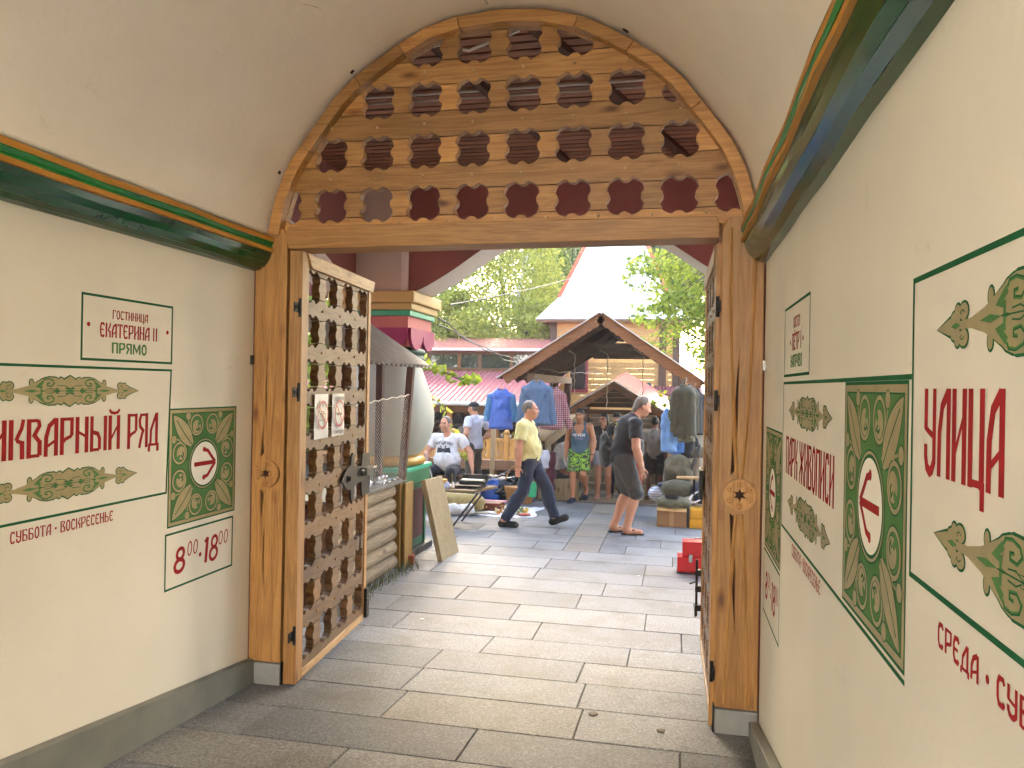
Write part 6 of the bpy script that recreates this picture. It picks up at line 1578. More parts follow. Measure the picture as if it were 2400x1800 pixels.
    mb = MB(); mb.box(-2.95, -2.56, 11.66, 11.76, .10, .125); mb.box(-2.92, -2.6, 11.67, 11.75, .02, .098, 1); tag(mb.build('pink_tray', [plain('pink tray', 'c98a9a', .4), M_BLACK], bevel=.003), 'flat pink tray resting on a dark box behind the drawer', 'tray')
    # blue bag
    p = PZ(1062, 1083, 0); s = SDF((p.x-.26, p.y-.2, -.02), (p.x+.26, p.y+.2, .42), .013); s.ell((p.x, p.y, .14), (.20, .15, .17), .03).ell((p.x+.03, p.y, .27), (.13, .11, .11), .05).plane((0, 0, .002), (0, 0, -1)); tag(sdf_obj('blue_bag', s, plain('crinkled blue plastic', '1d4f9a', .3, bump=.5, scale=30), None, lambda V: folds(V, .016, 45)), 'crinkled bright blue plastic bag beside the wicker basket', 'bag')
    s = SDF((p.x-.36, p.y-.1, -.02), (p.x-.1, p.y+.15, .5), .013); s.cap((p.x-.22, p.y, .06), (p.x-.21, p.y, .36), .085, .06, .02).plane((0, 0, .002), (0, 0, -1)); tag(sdf_obj('white_bag', s, plain('white plastic bag', 'dcdad4', .35, bump=.4, scale=30), None, lambda V: folds(V, .012, 50)), 'tall white plastic bag standing left of the blue bag', 'bag')
    # wicker basket
    p = PZ(1122, 1086, 0); b = thing('wicker_basket', (p.x, p.y, 0), 'round wicker basket with a tall hoop handle behind the walking man', 'basket'); mw = plain('wicker cane', '9a6a34', .6, var=.35, scale=30)
    mb = MB()
    for i in range(13):
        z = .02+.021*i; r = .20+.055*(i/12); n = 40; mb.tube([(p.x+(r+.008*(1 if (k+i) % 2 else -1))*math.cos(2*math.pi*k/n), p.y+(r+.008*(1 if (k+i) % 2 else -1))*math.sin(2*math.pi*k/n), z) for k in range(n)], .0105, 5, closed=True)
    mb.lathe([(.0, .01), (.2, .012), (.2, .03), (.0, .03)], (p.x, p.y, 0), 20); mb.lathe([(.195, .01), (.245, .28)], (p.x, p.y, 0), 20); mb.build('bowl', mw, b)
    mb = MB(); mb.tube([(p.x+.25*math.cos(a), p.y, .28+.34*math.sin(a)) for a in [math.pi*k/20 for k in range(21)]], .014, 7); mb.build('handle', mw, b)
    # dark covered pile and guitar case like bundle
    for i, (x, y, w, hh, yy) in enumerate(((1062, 1035, .30, .24, 12.6), (1088, 1040, .26, .22, 12.5))):
        p = PY(x, y, yy); s = SDF((p.x-w*1.5, yy-.3, -.02), (p.x+w*1.5, yy+.3, p.z+hh), .016); s.ell((p.x, yy, p.z*.5), (w, .22, p.z*.75), .05).cap((p.x-w*.8, yy-.05, p.z*.5), (p.x+w*.7, yy, p.z+.05), .07, .05, .05).plane((0, 0, .002), (0, 0, -1)); tag(sdf_obj('black_bundle', s, plain('shiny black plastic', '101114', .22, bump=.5, scale=20), None, lambda V: folds(V, .02, 34, i*1.)), ['shiny black plastic bundle heaped at the foot of the batten', 'shiny black plastic bundle heaped behind the basket handle'][i], 'bundle')
    a, bq = PY(1030, 1050, 12.2), PY(1102, 1015, 12.2); mb = MB(); mb.bar(a, bq, .035, .02); tag(mb.build('long_ruler', plain('scuffed steel', '8e8e90', .35, .6)), 'long thin metal strip lying across the black bundles', 'strip')
    s = SDF((-2.62, 12.3, -.02), (-2.2, 12.7, .42), .015); s.ell((-2.4, 12.5, .15), (.16, .13, .22), .02).plane((0, 0, .002), (0, 0, -1)); tag(sdf_obj('dark_blue_sack', s, cloth('dark blue sacking', '1c3c78', .8), None, lambda V: folds(V, .014, 40)), 'dark blue sack standing behind the basket handle', 'sack')
    # seat for the seated men
    st = thing('low_bench', (-3.85, 12.0, 0), 'low grey bench under the seated man in the eagle shirt', 'bench'); mb = MB(); mb.box(-4.3, -3.35, 11.8, 12.15, .42, .46); mb.build('seat', M_DKX, st, bevel=.004)
    for x in (-4.22, -3.43): mb = MB(); mb.box(x-.03, x+.03, 11.83, 12.12, 0, .42); mb.build('leg', M_DKZ, st)
    st = thing('wooden_block_seat', (-1.86, 13.35, fz(13.35)), 'pale wooden block used as a seat by the trader in the white shirt', 'seat'); mb = MB(); z0 = fz(13.35)
    mb.box(-2.1, -1.62, 13.15, 13.55, z0+.02, z0+.40); mb.build('block', wood('pale block wood', '7d6a4a', 'b79f74', 2), st, bevel=.008)
    # right hand heap
    c = thing('cardboard_carton', (.0, 11.05, 0), 'brown cardboard carton with tape under the heap of army clothes', 'carton'); mc = plain('brown cardboard', '8a6540', .8, var=.15)
    mb = MB(); mb.box(-.24, .16, 10.88, 11.25, .003, .265); mb.build('box', mc, c, bevel=.006)
    for nmz, q in (('flap', [(-.24, 10.88, .268), (.16, 10.88, .268), (.16, 10.80, .235), (-.24, 10.80, .24)]), ): mb = MB(); mb.add(q+[(v[0], v[1], v[2]-.005) for v in q], [(0, 1, 2, 3), (7, 6, 5, 4), (0, 1, 5, 4), (1, 2, 6, 5), (2, 3, 7, 6), (3, 0, 4, 7)]); 
    mb.box(-.07, -.01, 10.874, 10.8795, .01, .26, 0); mb.build('tape', plain('packing tape', 'a5814f', .3), c)
    c = thing('yellow_crate', (.33, 11.0, 0), 'yellow plastic crate with a ribbed front right of the carton', 'crate'); my = plain('yellow plastic', 'c78f12', .4)
    mb = MB(); mb.box(.20, .52, 10.86, 11.2, .003, .135); mb.box(.205, .515, 10.865, 11.195, .14, .27); mb.build('body', my, c, bevel=.01); mb = MB(); mb.box(.25, .47, 10.85, 10.86, .04, .10); mb.build('front_rib', my, c, bevel=.004)
    mb = MB(); mb.box(.165, .196, 10.9, 11.2, .0, .27); tag(mb.build('black_board', M_BLACK, bevel=.003), 'thin black board standing between the carton and the yellow crate', 'board')
    M_OL2 = cloth('olive canvas', '57513a', .95, fold=12, fb=.8); M_OL3 = cloth('brown olive canvas', '4a4632', .95, fold=12, fb=.8)
    heap = [('canvas_coat', 'folded olive canvas coat on top of the cardboard carton', 'coat', (-.02, 11.05, .33), (.24, .17, .07), M_OL2), ('rolled_tunic', 'rolled brown olive tunic on the heap above the folded coat', 'tunic', (.03, 11.25, .50), (.22, .17, .11), M_OL3), ('army_knapsack', 'upright olive army knapsack at the back of the heap', 'knapsack', (.04, 11.5, .70), (.20, .15, .24), M_OL2),
            ('field_bag', 'dark navy field bag with a strap right of the heap', 'bag', (.40, 11.2, .47), (.15, .12, .16), cloth('navy canvas', '232a36', .9)), ('folded_shirts', 'pile of folded white and blue striped shirts left of the heap', 'shirts', (-.23, 11.4, .40), (.13, .12, .09), cloth('striped white cotton', 'd2d6dc', .8, ('5a7094',), 'stripe', 28.)),
            ('steel_helmet', 'olive steel helmet hung on the stick at the right', 'helmet', (.36, 11.55, .98), (.12, .13, .09), M_OL3), ('grey_gloves', 'grey leather gloves lying on the folded shirts', 'gloves', (-.14, 11.35, .53), (.09, .06, .03), plain('grey leather', '4d525c', .5))]
    for i, (n, lb, ct, c3, r, m) in enumerate(heap):
        c3 = np.array(c3); r = np.array(r); s = SDF(c3-r*1.35, c3+r*1.35, .012); s.ell(c3, r*np.array((1.05, 1.05, 1.1)), .0); s.box(c3-np.array((0, 0, r[2]*.4)), r*np.array((.95, .95, .55)), min(r)*.4, .06); s.cap(c3+np.array((-r[0]*.8, -r[1]*.6, r[2]*.2)), c3+np.array((r[0]*.5, -r[1]*.7, -r[2]*.1)), min(r)*.4, min(r)*.5, .05); s.cap(c3+np.array((-r[0]*.2, -r[1]*.4, r[2]*.6)), c3+np.array((r[0]*.8, -r[1]*.3, r[2]*.3)), min(r)*.35, min(r)*.3, .05)
        if n == 'steel_helmet': s.plane((c3[0], c3[1], c3[2]-.05), (0, 0, -1))
        tag(sdf_obj(n, s, m, None, lambda V: folds(folds(V, .026, 17, i*1.7), .010, 45, i)), lb, ct)
    mb = MB(); mb.obox((-.04, 10.95, .415), (.085, -.02, 0), (.012, .06, 0), (0, 0, .014)); tag(mb.build('dark_wallet', plain('dark leather', '2b2a30', .25), bevel=.004), 'dark leather case lying on the folded olive coat', 'case')
    sv = thing('spade', (-.06, 12.3, 0), 'black bladed spade with a short wooden handle standing upright by the post', 'spade'); a = PY(1449, 985, 12.1)
    mb = MB(); mb.tube([(a.x, 12.1, .92), (a.x, 12.1, .62)], .014, 8); mb.build('shaft', M_BLACK, sv); mb = MB(); mb.box(a.x-.05, a.x+.05, 12.08, 12.12, .82, 1.0); mb.build('handle', wood('pale handle', '9a7a52', 'c9a878', 2), sv, bevel=.01)
    mb = MB(); mb.prism([(a.x-.11, .66), (a.x+.11, .66), (a.x+.10, .30), (a.x, .16), (a.x-.10, .30)], ((0, 12.09, 0), (1, 0, 0), (0, 0, 1), (0, 1, 0)), .012); mb.build('blade', plain('black blade', '1c1d20', .4, .4), sv, bevel=.003)
    for i, (q, w, lab, ct, m) in enumerate(((((.18, 11.45, .62), (.34, 11.35, 1.12)), .02, 'grey rifle-like club leaning up out of the knapsack', 'club', plain('gun grey', '47474a', .4, .5)), (((.50, 11.5, 0), (.44, 11.55, 1.05)), .02, 'dark stick standing in the heap under the helmet', 'stick', M_BLACK))):
        mb = MB(); mb.tube(q, [w*1.2, w*.8], 8); tag(mb.build(['wooden_club', 'display_stick'][i], m), lab, ct)
    mb = MB(); mb.tube([(.02, 11.2, .655), (.33, 11.18, .665)], .022, 8); tag(mb.build('rolling_pin', wood('pale turned wood', 'a5814f', 'd0ac78', 0)), 'pale turned wooden pin lying across the top of the heap', 'pin')
    q = Vector((.30, 11.0, .42)); mb = MB(); mb.tube([q+Vector((.10*math.cos(a), .03*math.sin(a), .06*math.sin(a)+.05*math.cos(a))) for a in [2*math.pi*k/20 for k in range(20)]], .012, 7, closed=True); tag(mb.build('white_hoop', plain('white metal hoop', 'cfcfcf', .3)), 'white metal hoop hung at the right of the heap', 'hoop')
    # pale stone bank behind the right hand clothes
    s = SDF((.25, 13.0, -.2), (1.9, 15.2, 1.6), .035); s.box((1.0, 14.0, .3), (.7, .8, .8), .12, .0).ell((.7, 13.6, 1.05), (.4, .4, .3), .12)
    tag(sdf_obj('stone_bank', s, plain('pale rough stone', 'c2b79c', .85, var=.25, scale=4, bump=.6), None, lambda V: folds(V, .02, 16)), 'pale rough stone bank beyond the hanging army clothes', 'stone')
    # hats and clutter on the pavilion shelves
    hc = [('black', '121214'), ('grey', '6d6a64'), ('dark brown', '2e2018'), ('pale grey', '8d8a84')]
    pos = [(958, 893), (985, 900), (975, 928), (1000, 935), (962, 940), (1066, 905), (1085, 925), (1040, 890)]
    for i, (x, y) in enumerate(pos):
        p = PY(x, y, 19.35); cn, cv = hc[i % 4] if i != 1 else hc[0]; r = .22 if i < 5 else .16
        s = SDF((p.x-r*1.3, p.y-.2, p.z-r*1.4), (p.x+r*1.3, p.y+.2, p.z+r*1.4), .022); s.ell((p.x, p.y, p.z), (r, .14, r*.85), .02).cap((p.x-r*.8, p.y, p.z-r*.4), (p.x+r*.8, p.y, p.z-r*.4), .07, .07, .05)
        tag(sdf_obj('fur_hat', s, cloth(cn+' fur', cv, 1.0, fold=40), None, lambda V: folds(V, .02, 40, i)), ['black fur hat at the left end of the pavilion stall', 'large black fur hat high on the pavilion stall wall', 'dark brown fur hat low on the stall beside the sapling', 'pale grey fur hat low on the stall above the sapling leaves', 'black fur hat lowest on the stall above the seated man', 'grey fur hat below the blue windbreaker', 'dark brown fur hat under the windbreaker hem', 'pale grey fur hat left of the windbreaker sleeve'][i], 'hat', 'fur hats on the pavilion stall')
    for k in range(16):
        p = PY(1048+4.6*k, 948+R.uniform(-4, 6), 18.95); j = k % 4
        small(['samovar', 'brass_bell', 'clay_jug', 'silver_jar'][j], ['small brass samovar', 'brass bell', 'clay jug', 'silver lidded jar'][j]+' on the pavilion counter above the carved railing', ['samovar', 'bell', 'jug', 'jar'][j], [[(.05, 0), (.03, .03), (.07, .07), (.075, .13), (.05, .16), (.02, .2), (.0, .21)], [(.07, 0), (.05, .05), (.04, .1), (.01, .12), (.0, .15)], [(.04, 0), (.07, .06), (.06, .12), (.03, .15), (.04, .18), (.0, .18)], [(.05, 0), (.06, .02), (.06, .11), (.02, .14), (.0, .15)]][j], p.x, 19.2, .552, [plain('old brass ware', 'a98a4a', .3, .8), plain('old brass ware', 'a98a4a', .3, .8), plain('clay ware', '8a5a3e', .6), M_STEEL][j], 12, ['samovars', 'brass bells', 'clay jugs', 'silver jars'][j]+' on the pavilion counter')
floor_goods()
# ================================================================== people
def skin_mat(name, col): return plain(name, col, .5, var=.10, scale=18)
SK_A = skin_mat('fair reddish skin', 'bd8667'); SK_B = skin_mat('tanned skin', 'b07a58'); SK_C = skin_mat('olive skin', 'a8704c'); SK_D = skin_mat('dark tanned skin', '7a4c34')
DEF = dict(pel=(0, 0, .95), chest=(0, .0, 1.27), neck=(0, -.02, 1.46), head=(0, .03, 1.625),
           shR=(.185, -.02, 1.405), elR=(.235, -.05, 1.12), wrR=(.235, .02, .88), shL=(-.185, -.02, 1.405), elL=(-.235, -.05, 1.12), wrL=(-.235, .02, .88),
           hipR=(.095, 0, .91), knR=(.105, .02, .50), anR=(.105, -.03, .085), toR=(.125, .13, .035), hipL=(-.095, 0, .91), knL=(-.105, .02, .50), anL=(-.105, -.03, .085), toL=(-.125, .13, .035))
V3 = lambda p: np.array(p, float)
def nrmz(v): v = V3(v); return v/max(np.linalg.norm(v), 1e-9)
def person(label, loc, rz, H, J={}, top=None, sleeve='short', bottom=None, bl='long', shoes=None, hair=('short', '3a2a1e'), skin=SK_A, girth=1.0, belly=0.0, limb=1.0, hem=.0, face=(0, 1, 0), strap=None, tank=False, hands=True, group='people in the market yard', lo_res=False, fingers=(.35, .35), prints=None, extra=None, sh_w=1.0):
    k = H/1.76; P = {n: V3(J.get(n, v))*k for n, v in DEF.items()}
    g = thing('person', loc, label, 'person', group, rz); g['_o'] = (0, 0, 0)
    h = .0085 if not lo_res else .012
    up = nrmz(P['neck']-P['pel']); right = nrmz(P['shR']-P['shL']); fwd = nrmz(np.cross(up, right)); right = np.cross(fwd, up); ROT = np.stack([right, fwd, up], 1)
    hipr = nrmz(P['hipR']-P['hipL'])
    bel = P['pel']+(P['chest']-P['pel'])*.45+fwd*(.035+.05*belly)*k
    def torso(s, o=0.0, kk=.05):
        s.ell(P['chest']+fwd*.005*k, V3((.168*sh_w*(.9+.1*girth), .112*girth, .19))*k+o, kk, 'u', ROT)
        s.cap(P['shL']*.85+P['shR']*.15, P['shR']*.85+P['shL']*.15, .068*k+o, .068*k+o, kk)
        s.ell((P['pel']+P['chest'])/2, V3((.148*girth, .108*girth, .21))*k+o, kk, 'u', ROT)
        if belly: s.ell(bel, V3((.15*girth, .12*girth+.03*belly, .17))*k+o, kk, 'u', ROT)
        s.ell(P['pel']-up*.01*k-fwd*.01*k, V3((.163*girth, .128*girth, .13))*k+o, kk, 'u', ROT)
        s.cap(P['chest']+up*.10*k-fwd*.01*k, P['neck'], .105*k+o, .062*k+o, .04)
    def arm(s, S, o=0.0, t=1.0, fl=1.0):
        sh, el, wr = P['sh'+S], P['el'+S], P['wr'+S]; L = limb
        if t <= 1: s.cap(sh, sh+(el-sh)*t, .058*k*L+o, (.058+(.044-.058)*t)*k*L*fl+o, .03, cut=True)
        else:
            s.cap(sh, el, .058*k*L+o, .046*k*L+o, .03); s.cap(el, el+(wr-el)*(t-1), .045*k*L+o, .034*k*L*fl+o, .02, cut=True)
    def leg(s, S, o=0.0, t=2.0, fl=1.0, kk=.03):
        hp, kn, an = P['hip'+S], P['kn'+S], P['an'+S]; L = limb
        if t <= 1: s.cap(hp, hp+(kn-hp)*t, .092*k*L+o, (.092+(.062-.092)*t)*k*L*fl+o, kk, cut=True)
        else:
            s.cap(hp, kn, .092*k*L+o, .060*k*L+o, kk); s.cap(kn, kn+(an-kn)*(t-1), .058*k*L+o, .042*k*L*fl+o, .02, cut=t < 2.01)
    pts = np.stack(list(P.values())); lo, hi = pts.min(0)-.22*k, pts.max(0)+.22*k; lo[2] = min(lo[2], -.03)
    fd = nrmz(face); hu = nrmz(np.cross(nrmz(np.cross(fd, (0, 0, 1))), fd)); hr = np.cross(fd, hu); HR = np.stack([hr, fd, hu], 1); hc = P['head']
    hp = lambda x, y, z: hc+(hr*x+fd*y+hu*z)*k
    def body():
        s = SDF(lo, hi, h); torso(s, -.006); s.cap(P['neck']-up*.03*k, hc-hu*.05*k-fd*.02*k, .062*k*(.9+.1*girth), .055*k, .03)
        s.ell(hp(0, -.012, .025), V3((.077, .098, .098))*k, .02, 'u', HR); s.ell(hp(0, .025, -.035), V3((.062, .070, .085))*k, .04, 'u', HR); s.ell(hp(0, .055, -.092), V3((.032, .030, .026))*k, .03, 'u', HR)
        s.cap(hp(0, .092, .022), hp(0, .115, -.024), .008*k, .0135*k, .012); s.ell(hp(.012, .108, -.027), .009*k, .008).ell(hp(-.012, .108, -.027), .009*k, .008)
        for m in (1, -1):
            s.ell(hp(m*.033, .092, .018), V3((.017, .012, .011))*k, .008, 'd', HR); s.cap(hp(m*.014, .094, .037), hp(m*.05, .08, .036), .007*k, .006*k, .012)
            s.ell(hp(m*.078, -.012, -.005), V3((.011, .021, .033))*k, .008, 'u', HR); s.ell(hp(m*.045, .07, -.03), V3((.022, .02, .022))*k, .03, 'u', HR)
        s.ell(hp(0, .098, -.062), V3((.024, .010, .010))*k, .012, 'u', HR)
        for S in 'RL':
            arm(s, S, 0, 2.0); leg(s, S, 0, 2.02)
            sh, el, wr = P['sh'+S], P['el'+S], P['wr'+S]; s.ell((el*.65+wr*.35), V3((.047, .047, .06))*k*limb, .03)
            kn, an, to = P['kn'+S], P['an'+S], P['to'+S]; d = nrmz(an-kn); ft = nrmz(to-an)
            back = nrmz(np.cross(np.cross(d, ft), d)); s.ell(kn+(an-kn)*.33-back*.018*k, V3((.052, .052, .115))*k*limb, .04, 'u', np.stack([nrmz(np.cross(back, d)), back, d], 1))
            s.cap(an-np.array((0, 0, .035*k)), to, .040*k, .036*k, .03); s.cap(an-back*-.03*k-np.array((0, 0, .04*k)), an, .036*k, .042*k, .03)
            # hand with fingers
            hd = nrmz(J.get('hd'+S, wr-el)); pn = nrmz(J.get('pn'+S, np.cross(hd, (0, 1, 0)) if S == 'R' else np.cross((0, 1, 0), hd))); sd = nrmz(np.cross(hd, pn)); pn = np.cross(sd, hd)
            s.ell(wr+hd*.05*k, V3((.040, .017, .055))*k, .015, 'u', np.stack([sd, pn, hd], 1)); s.cap(wr-hd*.01*k, wr+hd*.04*k, .029*k, .026*k, .015)
            curl = fingers[0 if S == 'R' else 1]; spread = J.get('spread', .06)
            for i, (o, L) in enumerate(((-.029, .066), (-.010, .078), (.010, .074), (.028, .058))):
                b = wr+(hd*.088+sd*o)*k; d1 = nrmz(hd+sd*(o/.03)*spread-pn*curl*.7); d2 = nrmz(d1-pn*curl*1.5); m = b+d1*L*.52*k; s.cap(b, m, .0098*k, .0088*k, .004); s.cap(m, m+d2*L*.48*k, .0088*k, .0072*k, .004)
            ts = J.get('th'+S, -1); b = wr+(hd*.03+sd*ts*.030)*k; m = b+nrmz(hd*.7+sd*ts*.7-pn*.35)*.042*k; s.cap(b, m, .0135*k, .0105*k, .008); s.cap(m, m+nrmz(hd*.95+sd*ts*.2-pn*.3)*.032*k, .0102*k, .0085*k, .004)
        return sdf_obj('body', s, skin, g)
    body()
    if top:
        s = SDF(lo, hi, h*1.05); o = .014*k
        if tank:
            s.ell(P['chest']-up*.03*k, V3((.158, .118, .17))*k+.008, .04, 'u', ROT); s.ell((P['pel']+P['chest'])/2, V3((.150*girth, .112*girth, .22))*k+o, .05, 'u', ROT); s.ell(P['pel'], V3((.168*girth, .135*girth, .13))*k+o, .04, 'u', ROT)
            for m, sh in ((1, 'R'), (-1, 'L')):
                a = P['sh'+sh]*.52+P['neck']*.48; s.cap(a+fwd*.075*k-up*.14*k, a+fwd*.045*k+up*.03*k, .028*k, .02*k, .02); s.cap(a+fwd*.045*k+up*.03*k, a-fwd*.05*k+up*.02*k, .022*k, .022*k, .02); s.cap(a-fwd*.05*k+up*.02*k, a-fwd*.10*k-up*.2*k, .025*k, .04*k, .02)
            s.ell(P['neck']+fwd*.11*k-up*.11*k, V3((.062, .05, .10))*k, .0, 'd', ROT)
        else:
            torso(s, o)
            for S in 'RL':
                if sleeve == 'short': arm(s, S, .018*k, .62, 1.12)
                elif sleeve == 'long': arm(s, S, .014*k, 1.93, 1.0)
                elif sleeve == 'cap': arm(s, S, .012*k, .28, 1.0)
            s.cap(P['neck']-up*.05*k, P['neck']+up*.012*k, .075*k, .068*k, .02, cut=True)
            s.cap(P['neck']+fwd*.02*k, P['neck']+up*.2*k, .066*k, .066*k, .0, 'd'); s.ell(P['neck']+fwd*.06*k-up*.0*k, V3((.055, .05, .04))*k, .01, 'd', ROT)
        hz = P['pel'][2]+(hem-.035)*k; s.plane((0, P['pel'][1], hz), (0, -.0, -1))
        sdf_obj('shirt', s, top, g, lambda V: folds(folds(V, .009*k, 21, H*3), .005*k, 55, H*7))
        if J.get('collar'):
            s = SDF(P['neck']-.14*k, P['neck']+.14*k, .007); s.cap(P['neck']-up*.03*k, P['neck']+up*.025*k, .080*k, .070*k, .0, cut=True, cuta=True); s.cap(P['neck']-up*.2*k, P['neck']+up*.2*k, .064*k, .060*k, .0, 'd'); sdf_obj('collar', s, top, g)
    if bottom:
        s = SDF(lo, hi, h*1.05); o = .012*k; s.ell(P['pel']-up*.01*k, V3((.166*girth, .132*girth, .12))*k+o*.6, .03, 'u', ROT); s.cap(P['pel'], P['pel']+up*.09*k, .13*girth*k, .132*girth*k, .03, fl=(fwd, .85))
        t = {'long': 1.96, 'knee': 1.06, 'short': .52, 'mid': .86}[bl]
        for S in 'RL': leg(s, S, (.016 if bl == 'long' else .028)*k, t, 1.18 if bl == 'long' else 1.2, .035)
        if bl == 'long':
            for S in 'RL':
                kn, an, to = P['kn'+S], P['an'+S], P['to'+S]; d = nrmz(an-kn); ft = nrmz(to-an); back = nrmz(np.cross(np.cross(d, ft), d)); s.ell(kn+(an-kn)*.33-back*.018*k, V3((.068, .070, .15))*k*limb, .05, 'u', np.stack([nrmz(np.cross(back, d)), back, d], 1))
        zt = P['pel']+up*.10*k; s.plane(zt, up)
        sdf_obj('trousers' if bl == 'long' else 'shorts', s, bottom, g, lambda V: folds(folds(V, .008*k, 19, H*5), .004*k, 48, H))
    if shoes:
        for S in 'RL':
            an, to = P['an'+S], P['to'+S]; ft = nrmz(to-an); kn = P['kn'+S]; fl_ = nrmz((ft[0], ft[1], 0)); s = SDF(np.minimum(an, to)-.13, np.maximum(an, to)+.12, .007)
            hl = an-fl_*.035*k; low = shoes[1] if len(shoes) > 1 else 'shoe'; dz = np.array((0, 0, 1.0)); tip = to+nrmz(to-an)*.012*k
            if low == 'sandal':
                d = tip-hl; s.cap(hl-dz*.072*k, tip-dz*.020*k, .042*k, .044*k, .0, fl=((0, 0, 1), .24)); s.cap(to+dz*.020*k-fl_*.025*k, an+(to-an)*.45+dz*.0*k+np.cross(fl_, dz)*.03*k, .010*k, .011*k, .004); s.cap(to+dz*.020*k-fl_*.025*k, an+(to-an)*.45-np.cross(fl_, dz)*.03*k, .010*k, .011*k, .004)
            else:
                s.cap(hl-dz*.045*k, to-fl_*.01*k, .047*k, .047*k, .03); s.cap(an-dz*.03*k, an+dz*(.02 if low == 'shoe' else .06)*k, .052*k, .05*k, .03, cut=True); s.ell(to-fl_*.02*k, V3((.05, .05, .04))*k, .02)
            u = nrmz(np.cross(np.cross(tip-hl+dz*.05*k, dz), tip-hl+dz*.05*k))
            sdf_obj('sandal' if low == 'sandal' else 'shoe', s, shoes[0], g)
    if hair and hair[0] != 'none':
        st, hcol = hair[0], hair[1]; m = hair[2] if len(hair) > 2 else 0; s = SDF(hc-.26*k, hc+.17*k, .0075)
        s.ell(hp(0, -.018, .034), V3((.083, .102, .101))*k, .0, 'u', HR)
        if st == 'long': 
            s.ell(hp(0, -.045, -.06), V3((.088, .075, .15))*k, .03, 'u', HR); s.ell(hp(.065, .0, -.07), V3((.03, .05, .11))*k, .02, 'u', HR); s.ell(hp(-.065, .0, -.07), V3((.03, .05, .11))*k, .02, 'u', HR)
        if st == 'mullet': s.ell(hp(0, -.085, -.05), V3((.062, .035, .075))*k, .03, 'u', HR)
        if st == 'cap':
            s.ell(hp(0, -.012, .045), V3((.090, .108, .085))*k, .01, 'u', HR); s.box(hp(0, .12, .045), V3((.062, .06, .007))*k, .006, .01, 'u', HR); s.plane(hp(0, 0, .030), -hu)
        else:
            fr = {'short': .055, 'long': .06, 'mullet': .02, 'full': .062}.get(st, .05)
            s.plane(hp(0, fr+.03, .04), fd*.80-hu*.60) if st != 'full' else s.plane(hp(0, .085, .055), fd*.75-hu*.66)
            if st in ('short', 'full'): s.plane(hp(0, -.05, -.055), -hu*.9+fd*.42); s.plane(hp(0, .03, -.02), fd*.9-hu*.05) if st == 'short' else None
            if st == 'mullet': s.plane(hp(0, .0, .0), fd*.9-hu*.3)
        sdf_obj('cap' if st == 'cap' else 'hair', s, plain('hair '+hcol, hcol, .6, var=.4, scale=40, bump=.4), g)
        if st == 'cap':
            s = SDF(hc-.16*k, hc+.1*k, .0075); s.ell(hp(0, -.02, .0), V3((.082, .098, .075))*k, .0, 'u', HR); s.plane(hp(0, -.01, .0), fd); s.plane(hp(0, -.05, -.055), -hu); sdf_obj('hair', s, plain('hair '+(m or '6a5c50'), m or '6a5c50', .6, var=.4, scale=40, bump=.4), g)
            if len(hair) > 3:
                for q in (0, 1): mb = MB(); mb.tube([hp(.0+.05*q, .10-.13*q, .075+.035*q), hp(.02+.05*q, .05-.10*q, .115+.0*q), hp(.045+.04*q, -.03, .112-.02*q), hp(.085, -.02-.02*q, .04)], .007*k, 5); mb.build('cap_stripe', plain('white stripe', 'd8d8d8', .6), g, local=True)
    for m in (1, -1):
        mb = MB(); mb.lathe([(.0, -.008), (.007, -.004), (.008, 0), (.007, .004), (.0, .008)], hp(m*.033, .083, .018), 8); mb.build('eye', plain('dark eye', '1c1512', .2), g, local=True)
    mb = MB(); a, b, c = hp(-.022, .104, -.062), hp(0, .110, -.063), hp(.022, .104, -.062); mb.tube([a, b, c], .0032*k, 5); mb.build('mouth', plain('lip', '7a3f36', .5), g, local=True)
    if prints:
        base = P['chest']+fwd*(.135*girth+.02+prints.get('d', 0))*k+up*prints.get('up', -.02)*k; fr = (base, right*-1 if prints.get('flip', True) else right, up, fwd)
        p = Paint(fr, .0, .0004); prints['fn'](p, k)
        # wrap the flat print round the chest
        R_ = .30*k; vv = []
        for v in p.v: q = Vector(v)-Vector(base); x = q.dot(Vector(right)); vv.append(tuple(Vector(v)-Vector(fwd)*(x*x/(2*R_*.62))))
        p.v = vv; p.build('shirt_print', prints['mats'], g, local=True, fixn=False)
    if extra: extra(g, P, k, dict(up=V3(up), right=V3(right), fwd=V3(fwd), hp=hp))
    return g
def strap_fn(side=1, col='4a4a44', w=.016):
    def f(g, P, k, B):
        up, ri, fw = B['up'], B['right'], B['fwd']; c = (P['chest']+P['pel'])/2; pts = []
        for i in range(25):
            a = 2*math.pi*i/24
            # ring from the right shoulder down to the left hip
            x = .155*math.cos(a)*side; z = .30*math.cos(a); y = .155*math.sin(a); pts.append(P['chest']-up*.12*k+ri*x*k+up*z*k+fw*(y+.02-.02*math.cos(a))*k)
        mb = MB(); mb.tube(pts, w*k*.8, 6, closed=True); mb.build('shoulder_strap', plain('strap '+col, col, .8), g, local=True)
    return f
